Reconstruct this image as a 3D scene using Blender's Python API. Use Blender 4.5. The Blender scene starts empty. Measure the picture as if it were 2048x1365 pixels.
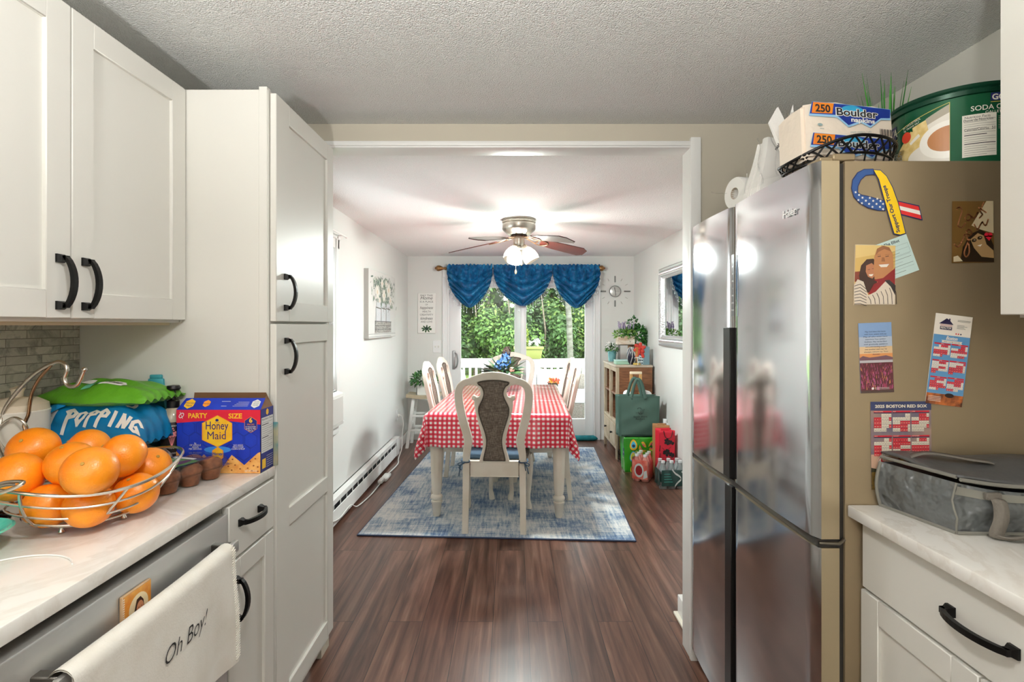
import bpy, bmesh, math, random
from mathutils import Vector, Matrix, Euler
from mathutils.geometry import tessellate_polygon
PI = math.pi
random.seed(7)
SC = bpy.context.scene
COL = SC.collection
# ---------------------------------------------------------------- camera, world, sun, exposure
F, CX, HY, CAMH = 1030.0, 1024.0, 651.0, 1.40
cam_d = bpy.data.cameras.new('camera')
cam_d.sensor_width = 36.0
cam_d.lens = F * 36.0 / 2048.0
cam_d.shift_y = (HY - 682.5) / 2048.0
cam_d.clip_start = 0.05
cam = bpy.data.objects.new('camera', cam_d)
COL.objects.link(cam)
cam.location = (0, 0, CAMH)
cam.rotation_euler = (PI / 2, 0, 0)
SC.camera = cam
SC.view_settings.view_transform = 'Standard'
SC.view_settings.look = 'None'
SC.view_settings.gamma = 1.0
SC.view_settings.exposure = 0.14
SC.view_settings.use_curve_mapping = False
SC.cycles.use_denoising = True
SC.cycles.max_bounces = 10
SC.cycles.diffuse_bounces = 6
SC.cycles.glossy_bounces = 5
SC.cycles.transparent_max_bounces = 24
SC.cycles.sample_clamp_indirect = 6.0
SC.cycles.caustics_reflective = False
SC.cycles.caustics_refractive = False
world = bpy.data.worlds.new('world')
SC.world = world
world.use_nodes = True
bg = world.node_tree.nodes['Background']
bg.inputs[0].default_value = (0.92, 0.97, 1.0, 1)
bg.inputs[1].default_value = 5.4
def lamp(name, kind, loc, power, color=(1, 1, 1), size=0.1, size_y=None, rot=(0, 0, 0), portal=False):
    d = bpy.data.lights.new(name, kind)
    d.energy = power
    d.color = color
    if kind == 'AREA':
        d.size = size
        if size_y:
            d.shape = 'RECTANGLE'; d.size_y = size_y
        d.cycles.is_portal = portal
    elif kind in ('POINT', 'SPOT'):
        d.shadow_soft_size = size
    o = bpy.data.objects.new(name, d)
    COL.objects.link(o)
    o.location = loc
    o.rotation_euler = rot
    return o
sun = lamp('sun', 'SUN', (0, -5, 12), 6.5, (1.0, 0.95, 0.85), rot=(math.radians(42), 0, math.radians(24)))
sun.data.angle = math.radians(2)
# daylight guides: portals in the sliding door and the windows
lamp('door_daylight', 'AREA', (0.12, 6.5, 1.1), 1, size=1.7, size_y=2.0, rot=(-PI / 2, 0, 0), portal=True)

# ---------------------------------------------------------------- helpers
def at(px, py, Y):
    k = Y / F
    return Vector(((px - CX) * k, Y, CAMH - (py - HY) * k))
def lin(c):
    c = c / 255.0
    return c / 12.92 if c <= 0.04045 else ((c + 0.055) / 1.055) ** 2.4
def rgb(r, g, b):
    return (lin(r), lin(g), lin(b), 1.0)
MATS = {}
def N(nt, t, **kw):
    n = nt.nodes.new(t)
    for k, v in kw.items():
        if k in n.inputs:
            n.inputs[k].default_value = v
        else:
            setattr(n, k, v)
    return n
def new_mat(name):
    m = bpy.data.materials.new(name)
    m.use_nodes = True
    nt = m.node_tree
    b = nt.nodes['Principled BSDF']
    MATS[name] = m
    return m, nt, b
def ramp(nt, fac, stops, interp='LINEAR'):
    r = nt.nodes.new('ShaderNodeValToRGB')
    r.color_ramp.interpolation = interp
    e = r.color_ramp.elements
    while len(e) < len(stops):
        e.new(0.5)
    for i, (p, c) in enumerate(stops):
        e[i].position = p
        e[i].color = c
    nt.links.new(fac, r.inputs[0])
    return r
def coords(nt, kind='Object', scale=(1, 1, 1), rot=(0, 0, 0)):
    tc = nt.nodes.new('ShaderNodeTexCoord')
    mp = nt.nodes.new('ShaderNodeMapping')
    mp.inputs['Scale'].default_value = scale
    mp.inputs['Rotation'].default_value = rot
    nt.links.new(tc.outputs[kind], mp.inputs[0])
    return mp.outputs[0]
def bump(nt, b, height, strength=0.3, dist=0.01):
    bn = nt.nodes.new('ShaderNodeBump')
    bn.inputs['Strength'].default_value = strength
    bn.inputs['Distance'].default_value = dist
    nt.links.new(height, bn.inputs['Height'])
    nt.links.new(bn.outputs[0], b.inputs['Normal'])
    return bn
def mat(name, c, rough=0.5, metal=0.0, c2=None, ns=8.0, bs=None, bst=0.2, bd=0.004, coat=0.0, spec=None,
        stretch=(1, 1, 1), trans=0.0, alpha=1.0, sheen=0.0, sss=0.0, emit=0.0):
    """plain surface: colour (8 bit), optional second colour mixed by noise, optional bump"""
    if name in MATS:
        return MATS[name]
    m, nt, b = new_mat(name)
    b.inputs['Base Color'].default_value = rgb(*c)
    b.inputs['Roughness'].default_value = rough
    b.inputs['Metallic'].default_value = metal
    b.inputs['Coat Weight'].default_value = coat
    if spec is not None:
        b.inputs['Specular IOR Level'].default_value = spec
    b.inputs['Transmission Weight'].default_value = trans
    b.inputs['Alpha'].default_value = alpha
    b.inputs['Sheen Weight'].default_value = sheen
    if sss:
        b.inputs['Subsurface Weight'].default_value = sss
        b.inputs['Subsurface Radius'].default_value = (0.01, 0.005, 0.002)
    if emit:
        b.inputs['Emission Color'].default_value = rgb(*c)
        b.inputs['Emission Strength'].default_value = emit
    v = coords(nt, 'Object', stretch)
    if c2 is not None:
        n = N(nt, 'ShaderNodeTexNoise', Scale=ns, Detail=4.0)
        nt.links.new(v, n.inputs['Vector'])
        r = ramp(nt, n.outputs[0], [(0.35, rgb(*c)), (0.65, rgb(*c2))])
        nt.links.new(r.outputs[0], b.inputs['Base Color'])
    if bs:
        n2 = N(nt, 'ShaderNodeTexNoise', Scale=bs, Detail=3.0)
        nt.links.new(v, n2.inputs['Vector'])
        bump(nt, b, n2.outputs[0], bst, bd)
    return m
def link_of(o, parent=None):
    COL.objects.link(o)
    if parent is not None:
        o.parent = parent
    return o
ROOT = {}
def tag(o, label=None, cat=None, group=None, kind=None):
    if label: o['label'] = label
    if cat: o['category'] = cat
    if group: o['group'] = group
    if kind: o['kind'] = kind
    return o
def thing(name, label, cat, loc=(0, 0, 0), rz=0.0, group=None):
    o = bpy.data.objects.new(name, None)
    o.empty_display_size = 0.05
    COL.objects.link(o)
    o.location = loc
    o.rotation_euler = (0, 0, rz)
    ROOT[o.name] = Matrix.Translation(Vector(loc)) @ Matrix.Rotation(rz, 4, 'Z')
    return tag(o, label, cat, group)
def dup(o, loc=None, rz=None, label=None, parent=None):
    c = o.copy()
    COL.objects.link(c)
    if parent is not None:
        c.parent = parent
    if loc is not None: c.location = loc
    if rz is not None: c.rotation_euler = (0, 0, rz)
    if label: c['label'] = label
    for ch in list(o.children):
        dup(ch, parent=c)
    return c
TXT = {}
def text_mesh(body, bold, shear, sp):
    key = (body, bold, shear, sp)
    if key in TXT:
        return TXT[key]
    cu = bpy.data.curves.new('t', 'FONT')
    cu.body = body
    cu.size = 1.0
    cu.offset = bold
    cu.shear = shear
    cu.space_character = sp
    cu.resolution_u = 3
    cu.fill_mode = 'FRONT'
    o = bpy.data.objects.new('t', cu)
    COL.objects.link(o)
    me = bpy.data.meshes.new_from_object(o)
    vs = [(v.co.x, v.co.y) for v in me.vertices]
    fs = [list(p.vertices) for p in me.polygons]
    bpy.data.objects.remove(o)
    bpy.data.meshes.remove(me)
    bpy.data.curves.remove(cu)
    TXT[key] = (vs, fs)
    return TXT[key]
def clip(poly, ax, val, keep_less):
    out = []
    n = len(poly)
    for i in range(n):
        a, b = poly[i], poly[(i + 1) % n]
        ina = (a[ax] <= val) if keep_less else (a[ax] >= val)
        inb = (b[ax] <= val) if keep_less else (b[ax] >= val)
        if ina:
            out.append(a)
        if ina != inb:
            t = (val - a[ax]) / (b[ax] - a[ax])
            out.append((a[0] + t * (b[0] - a[0]), a[1] + t * (b[1] - a[1])))
    return out
class MB:
    """collects shapes with materials and links them as ONE mesh object"""
    def __init__(s, M=None):
        s.v = []; s.f = []; s.m = []; s.sm = []; s.uv = {}; s.mats = []
        s.M = M or Matrix(); s.warp = None; s.strip = None
    def mi(s, m):
        if m not in s.mats:
            s.mats.append(m)
        return s.mats.index(m)
    def add(s, vs, fs, m, smooth=False, uvs=None):
        b = len(s.v)
        M = s.M
        s.v += [M @ Vector(p) for p in vs]
        i = s.mi(m)
        for f in fs:
            if uvs is not None:
                s.uv[len(s.f)] = [uvs[k] for k in f]
            s.f.append([b + k for k in f]); s.m.append(i); s.sm.append(smooth)
    def addbm(s, bm, m, smooth=False):
        bm.verts.index_update()
        s.add([v.co.copy() for v in bm.verts], [[v.index for v in f.verts] for f in bm.faces], m, smooth)
        bm.free()
    def box(s, x0, x1, y0, y1, z0, z1, m, bev=0.0, seg=2, fn=None):
        bm = bmesh.new()
        bmesh.ops.create_cube(bm, size=1.0)
        for v in bm.verts:
            v.co = Vector(((x0 + x1) / 2 + v.co.x * (x1 - x0), (y0 + y1) / 2 + v.co.y * (y1 - y0), (z0 + z1) / 2 + v.co.z * (z1 - z0)))
        if bev:
            bmesh.ops.bevel(bm, geom=bm.edges[:], offset=bev, segments=seg, affect='EDGES', profile=0.5)
        if fn:
            for v in bm.verts:
                v.co = Vector(fn(v.co))
        s.addbm(bm, m, bool(bev))
        return s
    def tube(s, pts, r, m, n=8, closed=False, radii=None, flat=None):
        pts = [Vector(p) for p in pts]
        if not closed and len(pts) < 2:
            return s
        L = len(pts)
        rings = []
        prev = None
        for i, p in enumerate(pts):
            a = pts[(i - 1) % L] if (closed or i > 0) else p
            b = pts[(i + 1) % L] if (closed or i < L - 1) else p
            t = (b - a)
            t = t.normalized() if t.length > 1e-9 else Vector((0, 0, 1))
            if prev is None:
                u = t.orthogonal().normalized() if abs(t.z) > 0.95 else Vector((0, 0, 1)).cross(t).normalized()
            else:
                u = (prev - t * prev.dot(t))
                u = u.normalized() if u.length > 1e-6 else t.orthogonal().normalized()
            prev = u
            w = t.cross(u)
            rr = radii[i] if radii else r
            ry = rr * flat if flat else rr
            rings.append([p + u * (math.cos(2 * PI * k / n) * rr) + w * (math.sin(2 * PI * k / n) * ry) for k in range(n)])
        vs = [q for g in rings for q in g]
        fs = []
        for i in range(L if closed else L - 1):
            j = (i + 1) % L
            for k in range(n):
                k2 = (k + 1) % n
                fs.append([i * n + k, i * n + k2, j * n + k2, j * n + k])
        if not closed:
            fs.append(list(range(n))[::-1])
            fs.append([(L - 1) * n + k for k in range(n)])
        s.add(vs, fs, m, True)
        return s
    def lathe(s, prof, m, n=24, c=(0, 0, 0), axis=None, close=True):
        """prof = [(r,z)...]; axis = optional direction vector"""
        q = Vector((0, 0, 1)).rotation_difference(Vector(axis).normalized()).to_matrix() if axis is not None else None
        vs = []; fs = []
        for r, z in prof:
            for k in range(n):
                p = Vector((math.cos(2 * PI * k / n) * r, math.sin(2 * PI * k / n) * r, z))
                if q is not None: p = q @ p
                vs.append(p + Vector(c))
        for i in range(len(prof) - 1):
            for k in range(n):
                k2 = (k + 1) % n
                fs.append([i * n + k, i * n + k2, (i + 1) * n + k2, (i + 1) * n + k])
        if close:
            fs.append(list(range(n))[::-1])
            fs.append([(len(prof) - 1) * n + k for k in range(n)])
        s.add(vs, fs, m, True)
        return s
    def ball(s, c, r, m, nu=16, nv=10, rot=None):
        if not hasattr(r, '__len__'): r = (r, r, r)
        c = Vector(c)
        vs = []; fs = []
        for j in range(1, nv):
            for i in range(nu):
                th, ph = PI * j / nv, 2 * PI * i / nu
                p = Vector((math.sin(th) * math.cos(ph) * r[0], math.sin(th) * math.sin(ph) * r[1], math.cos(th) * r[2]))
                if rot: p = rot @ p
                vs.append(c + p)
        top = Vector((0, 0, r[2])); bot = -top
        if rot: top = rot @ top; bot = rot @ bot
        vs += [c + top, c + bot]
        T, B = len(vs) - 2, len(vs) - 1
        for i in range(nu):
            i2 = (i + 1) % nu
            fs.append([T, i, i2])
            fs.append([B, (nv - 2) * nu + i2, (nv - 2) * nu + i])
            for j in range(nv - 2):
                fs.append([j * nu + i, (j + 1) * nu + i, (j + 1) * nu + i2, j * nu + i2])
        s.add(vs, fs, m, True)
        return s
    def grid(s, fn, nu, nv, m, closed=False, uvfn=None, smooth=True):
        vs = []; uvs = []
        for j in range(nv + 1):
            for i in range(nu + (0 if closed else 1)):
                u, v = i / nu, j / nv
                vs.append(fn(u, v))
                uvs.append(uvfn(u, v) if uvfn else (u, v))
        w = nu if closed else nu + 1
        fs = []
        for j in range(nv):
            for i in range(nu):
                i2 = (i + 1) % w if closed else i + 1
                fs.append([j * w + i, j * w + i2, (j + 1) * w + i2, (j + 1) * w + i])
        s.add(vs, fs, m, smooth, uvs)
        return s
    # flat printing in the local x,y plane of s.M (h = height above it)
    def tri(s, pts, m, h):
        polys = [pts]
        if s.strip:
            for ax in (0, 1):
                w = s.strip[ax]
                if not w: continue
                nxt = []
                for p in polys:
                    lo, hi = min(q[ax] for q in p), max(q[ax] for q in p)
                    a = math.floor(lo / w)
                    while a * w < hi:
                        q = clip(clip(p, ax, a * w, False), ax, (a + 1) * w, True)
                        if len(q) > 2: nxt.append(q)
                        a += 1
                polys = nxt
        for p in polys:
            vs = [s.warp(q[0], q[1], h) if s.warp else (q[0], q[1], h) for q in p]
            s.add(vs, [list(range(len(vs)))], m, False)
    def poly(s, pts, m, h=0.0):
        if len(pts) > 4 or s.strip:
            for t in tessellate_polygon([[Vector((p[0], p[1], 0)) for p in pts]]):
                a, b, c = (pts[i] for i in t)
                if (b[0] - a[0]) * (c[1] - a[1]) - (b[1] - a[1]) * (c[0] - a[0]) < 0:
                    b, c = c, b
                s.tri([a, b, c], m, h)
        else:
            s.tri(list(pts), m, h)
        return s
    def rect(s, x0, y0, x1, y1, m, h=0.0):
        s.tri([(x0, y0), (x1, y0), (x1, y1), (x0, y1)], m, h)
        return s
    def disc(s, cx, cy, rx, m, h=0.0, ry=None, n=24, rot=0.0):
        ry = ry or rx
        c, sn = math.cos(rot), math.sin(rot)
        s.poly([(cx + c * rx * math.cos(2 * PI * k / n) - sn * ry * math.sin(2 * PI * k / n),
                 cy + sn * rx * math.cos(2 * PI * k / n) + c * ry * math.sin(2 * PI * k / n)) for k in range(n)], m, h)
        return s
    def line(s, pts, w, m, h=0.0):
        for (a, b) in zip(pts[:-1], pts[1:]):
            d = Vector((b[0] - a[0], b[1] - a[1]))
            if d.length < 1e-9: continue
            n = Vector((-d.y, d.x)).normalized() * (w / 2)
            e = d.normalized() * (w * 0.3)
            s.tri([(a[0] - n.x - e.x, a[1] - n.y - e.y), (b[0] - n.x + e.x, b[1] - n.y + e.y), (b[0] + n.x + e.x, b[1] + n.y + e.y), (a[0] + n.x - e.x, a[1] + n.y - e.y)], m, h)
        return s
    def text(s, body, x, y, size, m, h=0.0005, align='C', width=None, bold=0.0, shear=0.0, sp=1.0, rot=0.0, fn=None):
        vs, fs = text_mesh(body, bold, shear, sp)
        if not vs: return s
        x0, x1 = min(p[0] for p in vs), max(p[0] for p in vs)
        sx = size
        if width: sx = width / (x1 - x0)
        off = {'L': x0, 'C': (x0 + x1) / 2, 'R': x1}[align]
        c, sn = math.cos(rot), math.sin(rot)
        P = []
        for p in vs:
            a, b = (p[0] - off) * sx, p[1] * size
            q = (x + c * a - sn * b, y + sn * a + c * b)
            P.append(fn(*q) if fn else q)
        for f in fs:
            s.tri([P[k] for k in f], m, h)
        return s
    def extr(s, loops, depth, m, bev=0.0, fn=None):
        """2D outline with holes, thickness = depth centred on the local plane; fn maps each vertex"""
        cu = bpy.data.curves.new('e', 'CURVE')
        cu.dimensions = '2D'; cu.fill_mode = 'BOTH'
        cu.extrude = max(depth / 2 - bev, 0.0001); cu.bevel_depth = bev; cu.bevel_resolution = 1; cu.offset = -bev
        for lp in loops:
            sp = cu.splines.new('POLY')
            sp.points.add(len(lp) - 1)
            for p, q in zip(sp.points, lp):
                p.co = (q[0], q[1], 0, 1)
            sp.use_cyclic_u = True
        o = bpy.data.objects.new('e', cu)
        COL.objects.link(o)
        me = bpy.data.meshes.new_from_object(o)
        vs = [v.co.copy() for v in me.vertices]
        if fn: vs = [Vector(fn(p)) for p in vs]
        fs = [list(p.vertices) for p in me.polygons]
        bpy.data.objects.remove(o); bpy.data.meshes.remove(me); bpy.data.curves.remove(cu)
        s.add(vs, fs, m, False)
        return s
    def build(s, name, parent=None, label=None, cat=None, group=None, kind=None, autosmooth=True, keep=False):
        me = bpy.data.meshes.new(name)
        vs = s.v
        loc = Vector((0, 0, 0))
        if parent is not None:
            r = parent
            while r.parent is not None:
                r = r.parent
            inv = ROOT[r.name].inverted() if r.name in ROOT else Matrix()
            vs = [inv @ p for p in vs]
        elif not keep and vs:
            xs = [p.x for p in vs]; ys = [p.y for p in vs]; zs = [p.z for p in vs]
            loc = Vector(((min(xs) + max(xs)) / 2, (min(ys) + max(ys)) / 2, min(zs)))
            vs = [p - loc for p in vs]
        me.from_pydata([tuple(p) for p in vs], [], s.f)
        for m in s.mats: me.materials.append(m)
        me.polygons.foreach_set('material_index', s.m)
        me.polygons.foreach_set('use_smooth', s.sm)
        if s.uv:
            ul = me.uv_layers.new(name='UVMap')
            for p in me.polygons:
                u = s.uv.get(p.index)
                if u:
                    for li, c in zip(p.loop_indices, u):
                        ul.data[li].uv = c
        me.update()
        if autosmooth and any(s.sm):
            try: me.set_sharp_from_angle(angle=math.radians(40))
            except Exception: pass
        o = bpy.data.objects.new(name, me)
        o.location = loc
        link_of(o, parent)
        if parent is None:
            ROOT[o.name] = Matrix.Translation(loc)
        return tag(o, label, cat, group, kind)
def frame(o, x, y):
    """matrix with origin o, local x axis, local y axis (z = out of the printed face)"""
    x = Vector(x).normalized(); y = Vector(y); z = x.cross(y).normalized(); y = z.cross(x)
    M = Matrix((x, y, z)).transposed().to_4x4()
    M.translation = Vector(o)
    return M
def smoothstep(a, b, x):
    t = max(0.0, min(1.0, (x - a) / (b - a)))
    return t * t * (3 - 2 * t)
def spline(pts, n=8, closed=False):
    pts = [Vector(p) for p in pts]
    L = len(pts); out = []
    for i in range(L if closed else L - 1):
        p0 = pts[(i - 1) % L] if (closed or i > 0) else pts[0]
        p1 = pts[i]; p2 = pts[(i + 1) % L]
        p3 = pts[(i + 2) % L] if (closed or i + 2 < L) else pts[-1]
        for k in range(n):
            t = k / n
            out.append(0.5 * ((2 * p1) + (p2 - p0) * t + (2 * p0 - 5 * p1 + 4 * p2 - p3) * t * t + (3 * p1 - p0 - 3 * p2 + p3) * t ** 3))
    if not closed: out.append(pts[-1])
    return out
# ---------------------------------------------------------------- materials of the setting
white_cab = mat('cabinet_white', (220, 218, 211), 0.38)
trim_white = mat('trim_white', (238, 238, 236), 0.42)
pvc_white = mat('pvc_white', (232, 233, 234), 0.35)
wall_dining = mat('wall_paint_dining', (222, 223, 220), 0.7, bs=180, bst=0.05)
wall_kitchen = mat('wall_paint_kitchen', (196, 189, 173), 0.7, bs=180, bst=0.05)
black_metal = mat('black_metal', (22, 21, 20), 0.42, 0.6)
chrome = mat('chrome', (212, 208, 202), 0.16, 1.0)
black_plastic = mat('black_plastic', (14, 14, 14), 0.35)
def ceiling_mat(name, c, sc, st):
    m, nt, b = new_mat(name)
    b.inputs['Base Color'].default_value = rgb(*c)
    b.inputs['Roughness'].default_value = 0.85
    v = coords(nt)
    n = N(nt, 'ShaderNodeTexNoise', Scale=sc, Detail=3.0, Roughness=0.6)
    vo = N(nt, 'ShaderNodeTexVoronoi', Scale=sc * 0.9)
    nt.links.new(v, n.inputs['Vector']); nt.links.new(v, vo.inputs['Vector'])
    mx = N(nt, 'ShaderNodeMath', operation='SUBTRACT')
    nt.links.new(n.outputs[0], mx.inputs[0]); nt.links.new(vo.outputs['Distance'], mx.inputs[1])
    bump(nt, b, mx.outputs[0], st, 0.012)
    return m
ceil_k = ceiling_mat('ceiling_texture_kitchen', (238, 239, 237), 240, 0.65)
ceil_d = ceiling_mat('ceiling_texture_dining', (242, 243, 242), 170, 0.4)
def floor_mat():
    m, nt, b = new_mat('vinyl_plank')
    v = coords(nt, 'Object', (1, 1, 1), (0, 0, PI / 2))
    br = N(nt, 'ShaderNodeTexBrick', Scale=1.0)
    br.offset = 0.37; br.squash = 1.0
    br.inputs['Brick Width'].default_value = 1.22
    br.inputs['Row Height'].default_value = 0.165
    br.inputs['Mortar Size'].default_value = 0.0014
    br.inputs['Color1'].default_value = (0, 0, 0, 1); br.inputs['Color2'].default_value = (1, 1, 1, 1)
    br.inputs['Mortar'].default_value = (0.5, 0.5, 0.5, 1)
    nt.links.new(v, br.inputs['Vector'])
    # grain streaks along the plank, shifted per plank
    tc = nt.nodes.new('ShaderNodeTexCoord')
    mp = nt.nodes.new('ShaderNodeMapping'); mp.inputs['Scale'].default_value = (26, 1.3, 1)
    nt.links.new(tc.outputs['Object'], mp.inputs[0])
    ad = N(nt, 'ShaderNodeVectorMath', operation='MULTIPLY_ADD')
    ad.inputs[1].default_value = (9, 17, 5)
    nt.links.new(br.outputs['Color'], ad.inputs[0]); nt.links.new(mp.outputs[0], ad.inputs[2])
    n = N(nt, 'ShaderNodeTexNoise', Scale=1.0, Detail=6.0, Roughness=0.62, Distortion=0.6)
    nt.links.new(ad.outputs[0], n.inputs['Vector'])
    r = ramp(nt, n.outputs[0], [(0.25, rgb(46, 28, 23)), (0.42, rgb(82, 54, 44)), (0.58, rgb(108, 76, 63)), (0.8, rgb(142, 110, 94))])
    hs = N(nt, 'ShaderNodeHueSaturation')
    ma = N(nt, 'ShaderNodeMapRange'); ma.inputs[3].default_value = 0.70; ma.inputs[4].default_value = 1.20
    nt.links.new(br.outputs['Color'], ma.inputs[0]); nt.links.new(ma.outputs[0], hs.inputs['Value'])
    nt.links.new(r.outputs[0], hs.inputs['Color'])
    mx = N(nt, 'ShaderNodeMixRGB'); mx.inputs[2].default_value = rgb(30, 20, 17)
    nt.links.new(br.outputs['Fac'], mx.inputs[0]); nt.links.new(hs.outputs[0], mx.inputs[1])
    nt.links.new(mx.outputs[0], b.inputs['Base Color'])
    b.inputs['Roughness'].default_value = 0.30
    bump(nt, b, n.outputs[0], 0.12, 0.003)
    return m
plank = floor_mat()
def tile_mat():
    m, nt, b = new_mat('marble_strip_tile')
    v = coords(nt, 'Object', (1, 1, 1))
    # tile rows on the x=const wall: use (y, z)
    sx = N(nt, 'ShaderNodeSeparateXYZ'); cb = N(nt, 'ShaderNodeCombineXYZ')
    nt.links.new(v, sx.inputs[0]); nt.links.new(sx.outputs[1], cb.inputs[0]); nt.links.new(sx.outputs[2], cb.inputs[1])
    br = N(nt, 'ShaderNodeTexBrick', Scale=1.0); br.offset = 0.43
    br.inputs['Brick Width'].default_value = 0.105; br.inputs['Row Height'].default_value = 0.0235
    br.inputs['Mortar Size'].default_value = 0.0009
    br.inputs['Color1'].default_value = (0, 0, 0, 1); br.inputs['Color2'].default_value = (1, 1, 1, 1)
    br.inputs['Mortar'].default_value = (0.3, 0.3, 0.3, 1)
    nt.links.new(cb.outputs[0], br.inputs['Vector'])
    ad = N(nt, 'ShaderNodeVectorMath', operation='MULTIPLY_ADD'); ad.inputs[1].default_value = (5, 7, 3)
    nt.links.new(br.outputs['Color'], ad.inputs[0]); nt.links.new(v, ad.inputs[2])
    n = N(nt, 'ShaderNodeTexNoise', Scale=11.0, Detail=7.0, Roughness=0.65, Distortion=1.6)
    nt.links.new(ad.outputs[0], n.inputs['Vector'])
    r = ramp(nt, n.outputs[0], [(0.3, rgb(120, 118, 112)), (0.43, rgb(176, 172, 162)), (0.52, rgb(206, 201, 190)), (0.75, rgb(186, 182, 172))])
    hs = N(nt, 'ShaderNodeHueSaturation'); ma = N(nt, 'ShaderNodeMapRange'); ma.inputs[3].default_value = 0.78; ma.inputs[4].default_value = 1.08
    nt.links.new(br.outputs['Color'], ma.inputs[0]); nt.links.new(ma.outputs[0], hs.inputs['Value']); nt.links.new(r.outputs[0], hs.inputs['Color'])
    mx = N(nt, 'ShaderNodeMixRGB'); mx.inputs[2].default_value = rgb(112, 108, 100)
    nt.links.new(br.outputs['Fac'], mx.inputs[0]); nt.links.new(hs.outputs[0], mx.inputs[1])
    nt.links.new(mx.outputs[0], b.inputs['Base Color'])
    b.inputs['Roughness'].default_value = 0.35
    iv = N(nt, 'ShaderNodeMath', operation='SUBTRACT'); iv.inputs[0].default_value = 1.0
    nt.links.new(br.outputs['Fac'], iv.inputs[1])
    bump(nt, b, iv.outputs[0], 0.5, 0.002)
    return m
tile = tile_mat()
def quartz_mat():
    m, nt, b = new_mat('white_quartz')
    v = coords(nt)
    n = N(nt, 'ShaderNodeTexNoise', Scale=3.0, Detail=8.0, Roughness=0.6, Distortion=2.2)
    nt.links.new(v, n.inputs['Vector'])
    r = ramp(nt, n.outputs[0], [(0.40, rgb(236, 233, 227)), (0.49, rgb(227, 222, 214)), (0.53, rgb(237, 234, 228)), (0.8, rgb(240, 238, 233))])
    nt.links.new(r.outputs[0], b.inputs['Base Color'])
    b.inputs['Roughness'].default_value = 0.16
    return m
quartz = quartz_mat()
def glass_mat(name, tint=(1, 1, 1), gl=0.08):
    m = bpy.data.materials.new(name); m.use_nodes = True; nt = m.node_tree
    nt.nodes.remove(nt.nodes['Principled BSDF'])
    t = N(nt, 'ShaderNodeBsdfTransparent'); t.inputs[0].default_value = (*tint, 1)
    g = N(nt, 'ShaderNodeBsdfGlossy'); g.inputs['Roughness'].default_value = 0.01
    mx = N(nt, 'ShaderNodeMixShader'); lw = N(nt, 'ShaderNodeLayerWeight', Blend=0.5); p5 = N(nt, 'ShaderNodeMath', operation='POWER'); p5.inputs[1].default_value = 5.0
    nt.links.new(lw.outputs['Facing'], p5.inputs[0])
    fr = N(nt, 'ShaderNodeMath', operation='MULTIPLY_ADD'); fr.inputs[1].default_value = 0.9; fr.inputs[2].default_value = 0.04
    nt.links.new(p5.outputs[0], fr.inputs[0])
    nt.links.new(fr.outputs[0], mx.inputs[0]); nt.links.new(t.outputs[0], mx.inputs[1]); nt.links.new(g.outputs[0], mx.inputs[2])
    nt.links.new(mx.outputs[0], nt.nodes['Material Output'].inputs[0])
    return m
pane = glass_mat('window_glass', (0.97, 0.99, 0.98))
clear_plastic = glass_mat('clear_plastic', (0.93, 0.93, 0.92))
# ---------------------------------------------------------------- room shell
XL, XR, YB, ZC = -1.275, 1.49, 6.30, 2.245
KL, KR, YH0, YH1, YR = -1.35, 1.39, 2.16, 2.25, -2.4
JX = 0.778
def wall(name, *boxes, m=wall_dining):
    mb = MB()
    for b in boxes: mb.box(*b, m)
    return mb.build(name, kind='structure')
wall('floor', (-1.6, 1.75, YR - 0.1, 6.46, -0.06, 0.0), m=plank)
wall('ceiling_kitchen', (-1.6, 1.75, YR - 0.1, YH0 + 0.02, ZC, ZC + 0.08), m=ceil_k)
wall('ceiling_dining', (-1.6, 1.75, YH0 + 0.02, 6.46, ZC, ZC + 0.08), m=ceil_d)
wall('wall_kitchen_left', (KL - 0.12, KL, YR, YH0, 0, ZC), m=wall_kitchen)
wall('wall_kitchen_right', (KR, KR + 0.12, YR, YH0, 0, ZC), m=mat('wall_paint_right', (205, 203, 196), 0.7))
# rear kitchen wall
wall('wall_kitchen_rear', (-1.5, 1.55, YR - 0.12, YR, 0, ZC))
# header wall between kitchen and dining room
wall('wall_header', (-1.47, -0.80, YH0, YH1, 0, ZC), (-0.80, JX, YH0, YH1, 2.165, ZC), (JX, XR + 0.1, YH0, YH1, 0, ZC), m=wall_kitchen)
mb = MB()
mb.box(-0.80, JX, YH0 - 0.008, YH1 + 0.008, 2.143, 2.167, trim_white, 0.004)
mb.box(-0.80, JX - 0.030, YH0 - 0.014, YH0 + 0.004, 2.150, 2.170, trim_white, 0.004)
mb.box(JX - 0.032, JX, YH0 - 0.007, YH1 + 0.007, 0, 2.150, trim_white, 0.004)
mb.box(JX - 0.034, JX + 0.01, YH0 - 0.017, YH0 + 0.004, 0, 2.185, trim_white, 0.004)
mb.build('trim_1', kind='structure')
mb = MB()
mb.box(0.80, 0.92, 2.262, 2.49, 0.0, 0.10, trim_white, 0.004)
mb.box(0.782, 0.92, 2.262, 2.50, 0.0, 0.014, mat('quarter_round', (226, 220, 205), 0.5), 0.004)
mb.build('trim_2', kind='structure')
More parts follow.
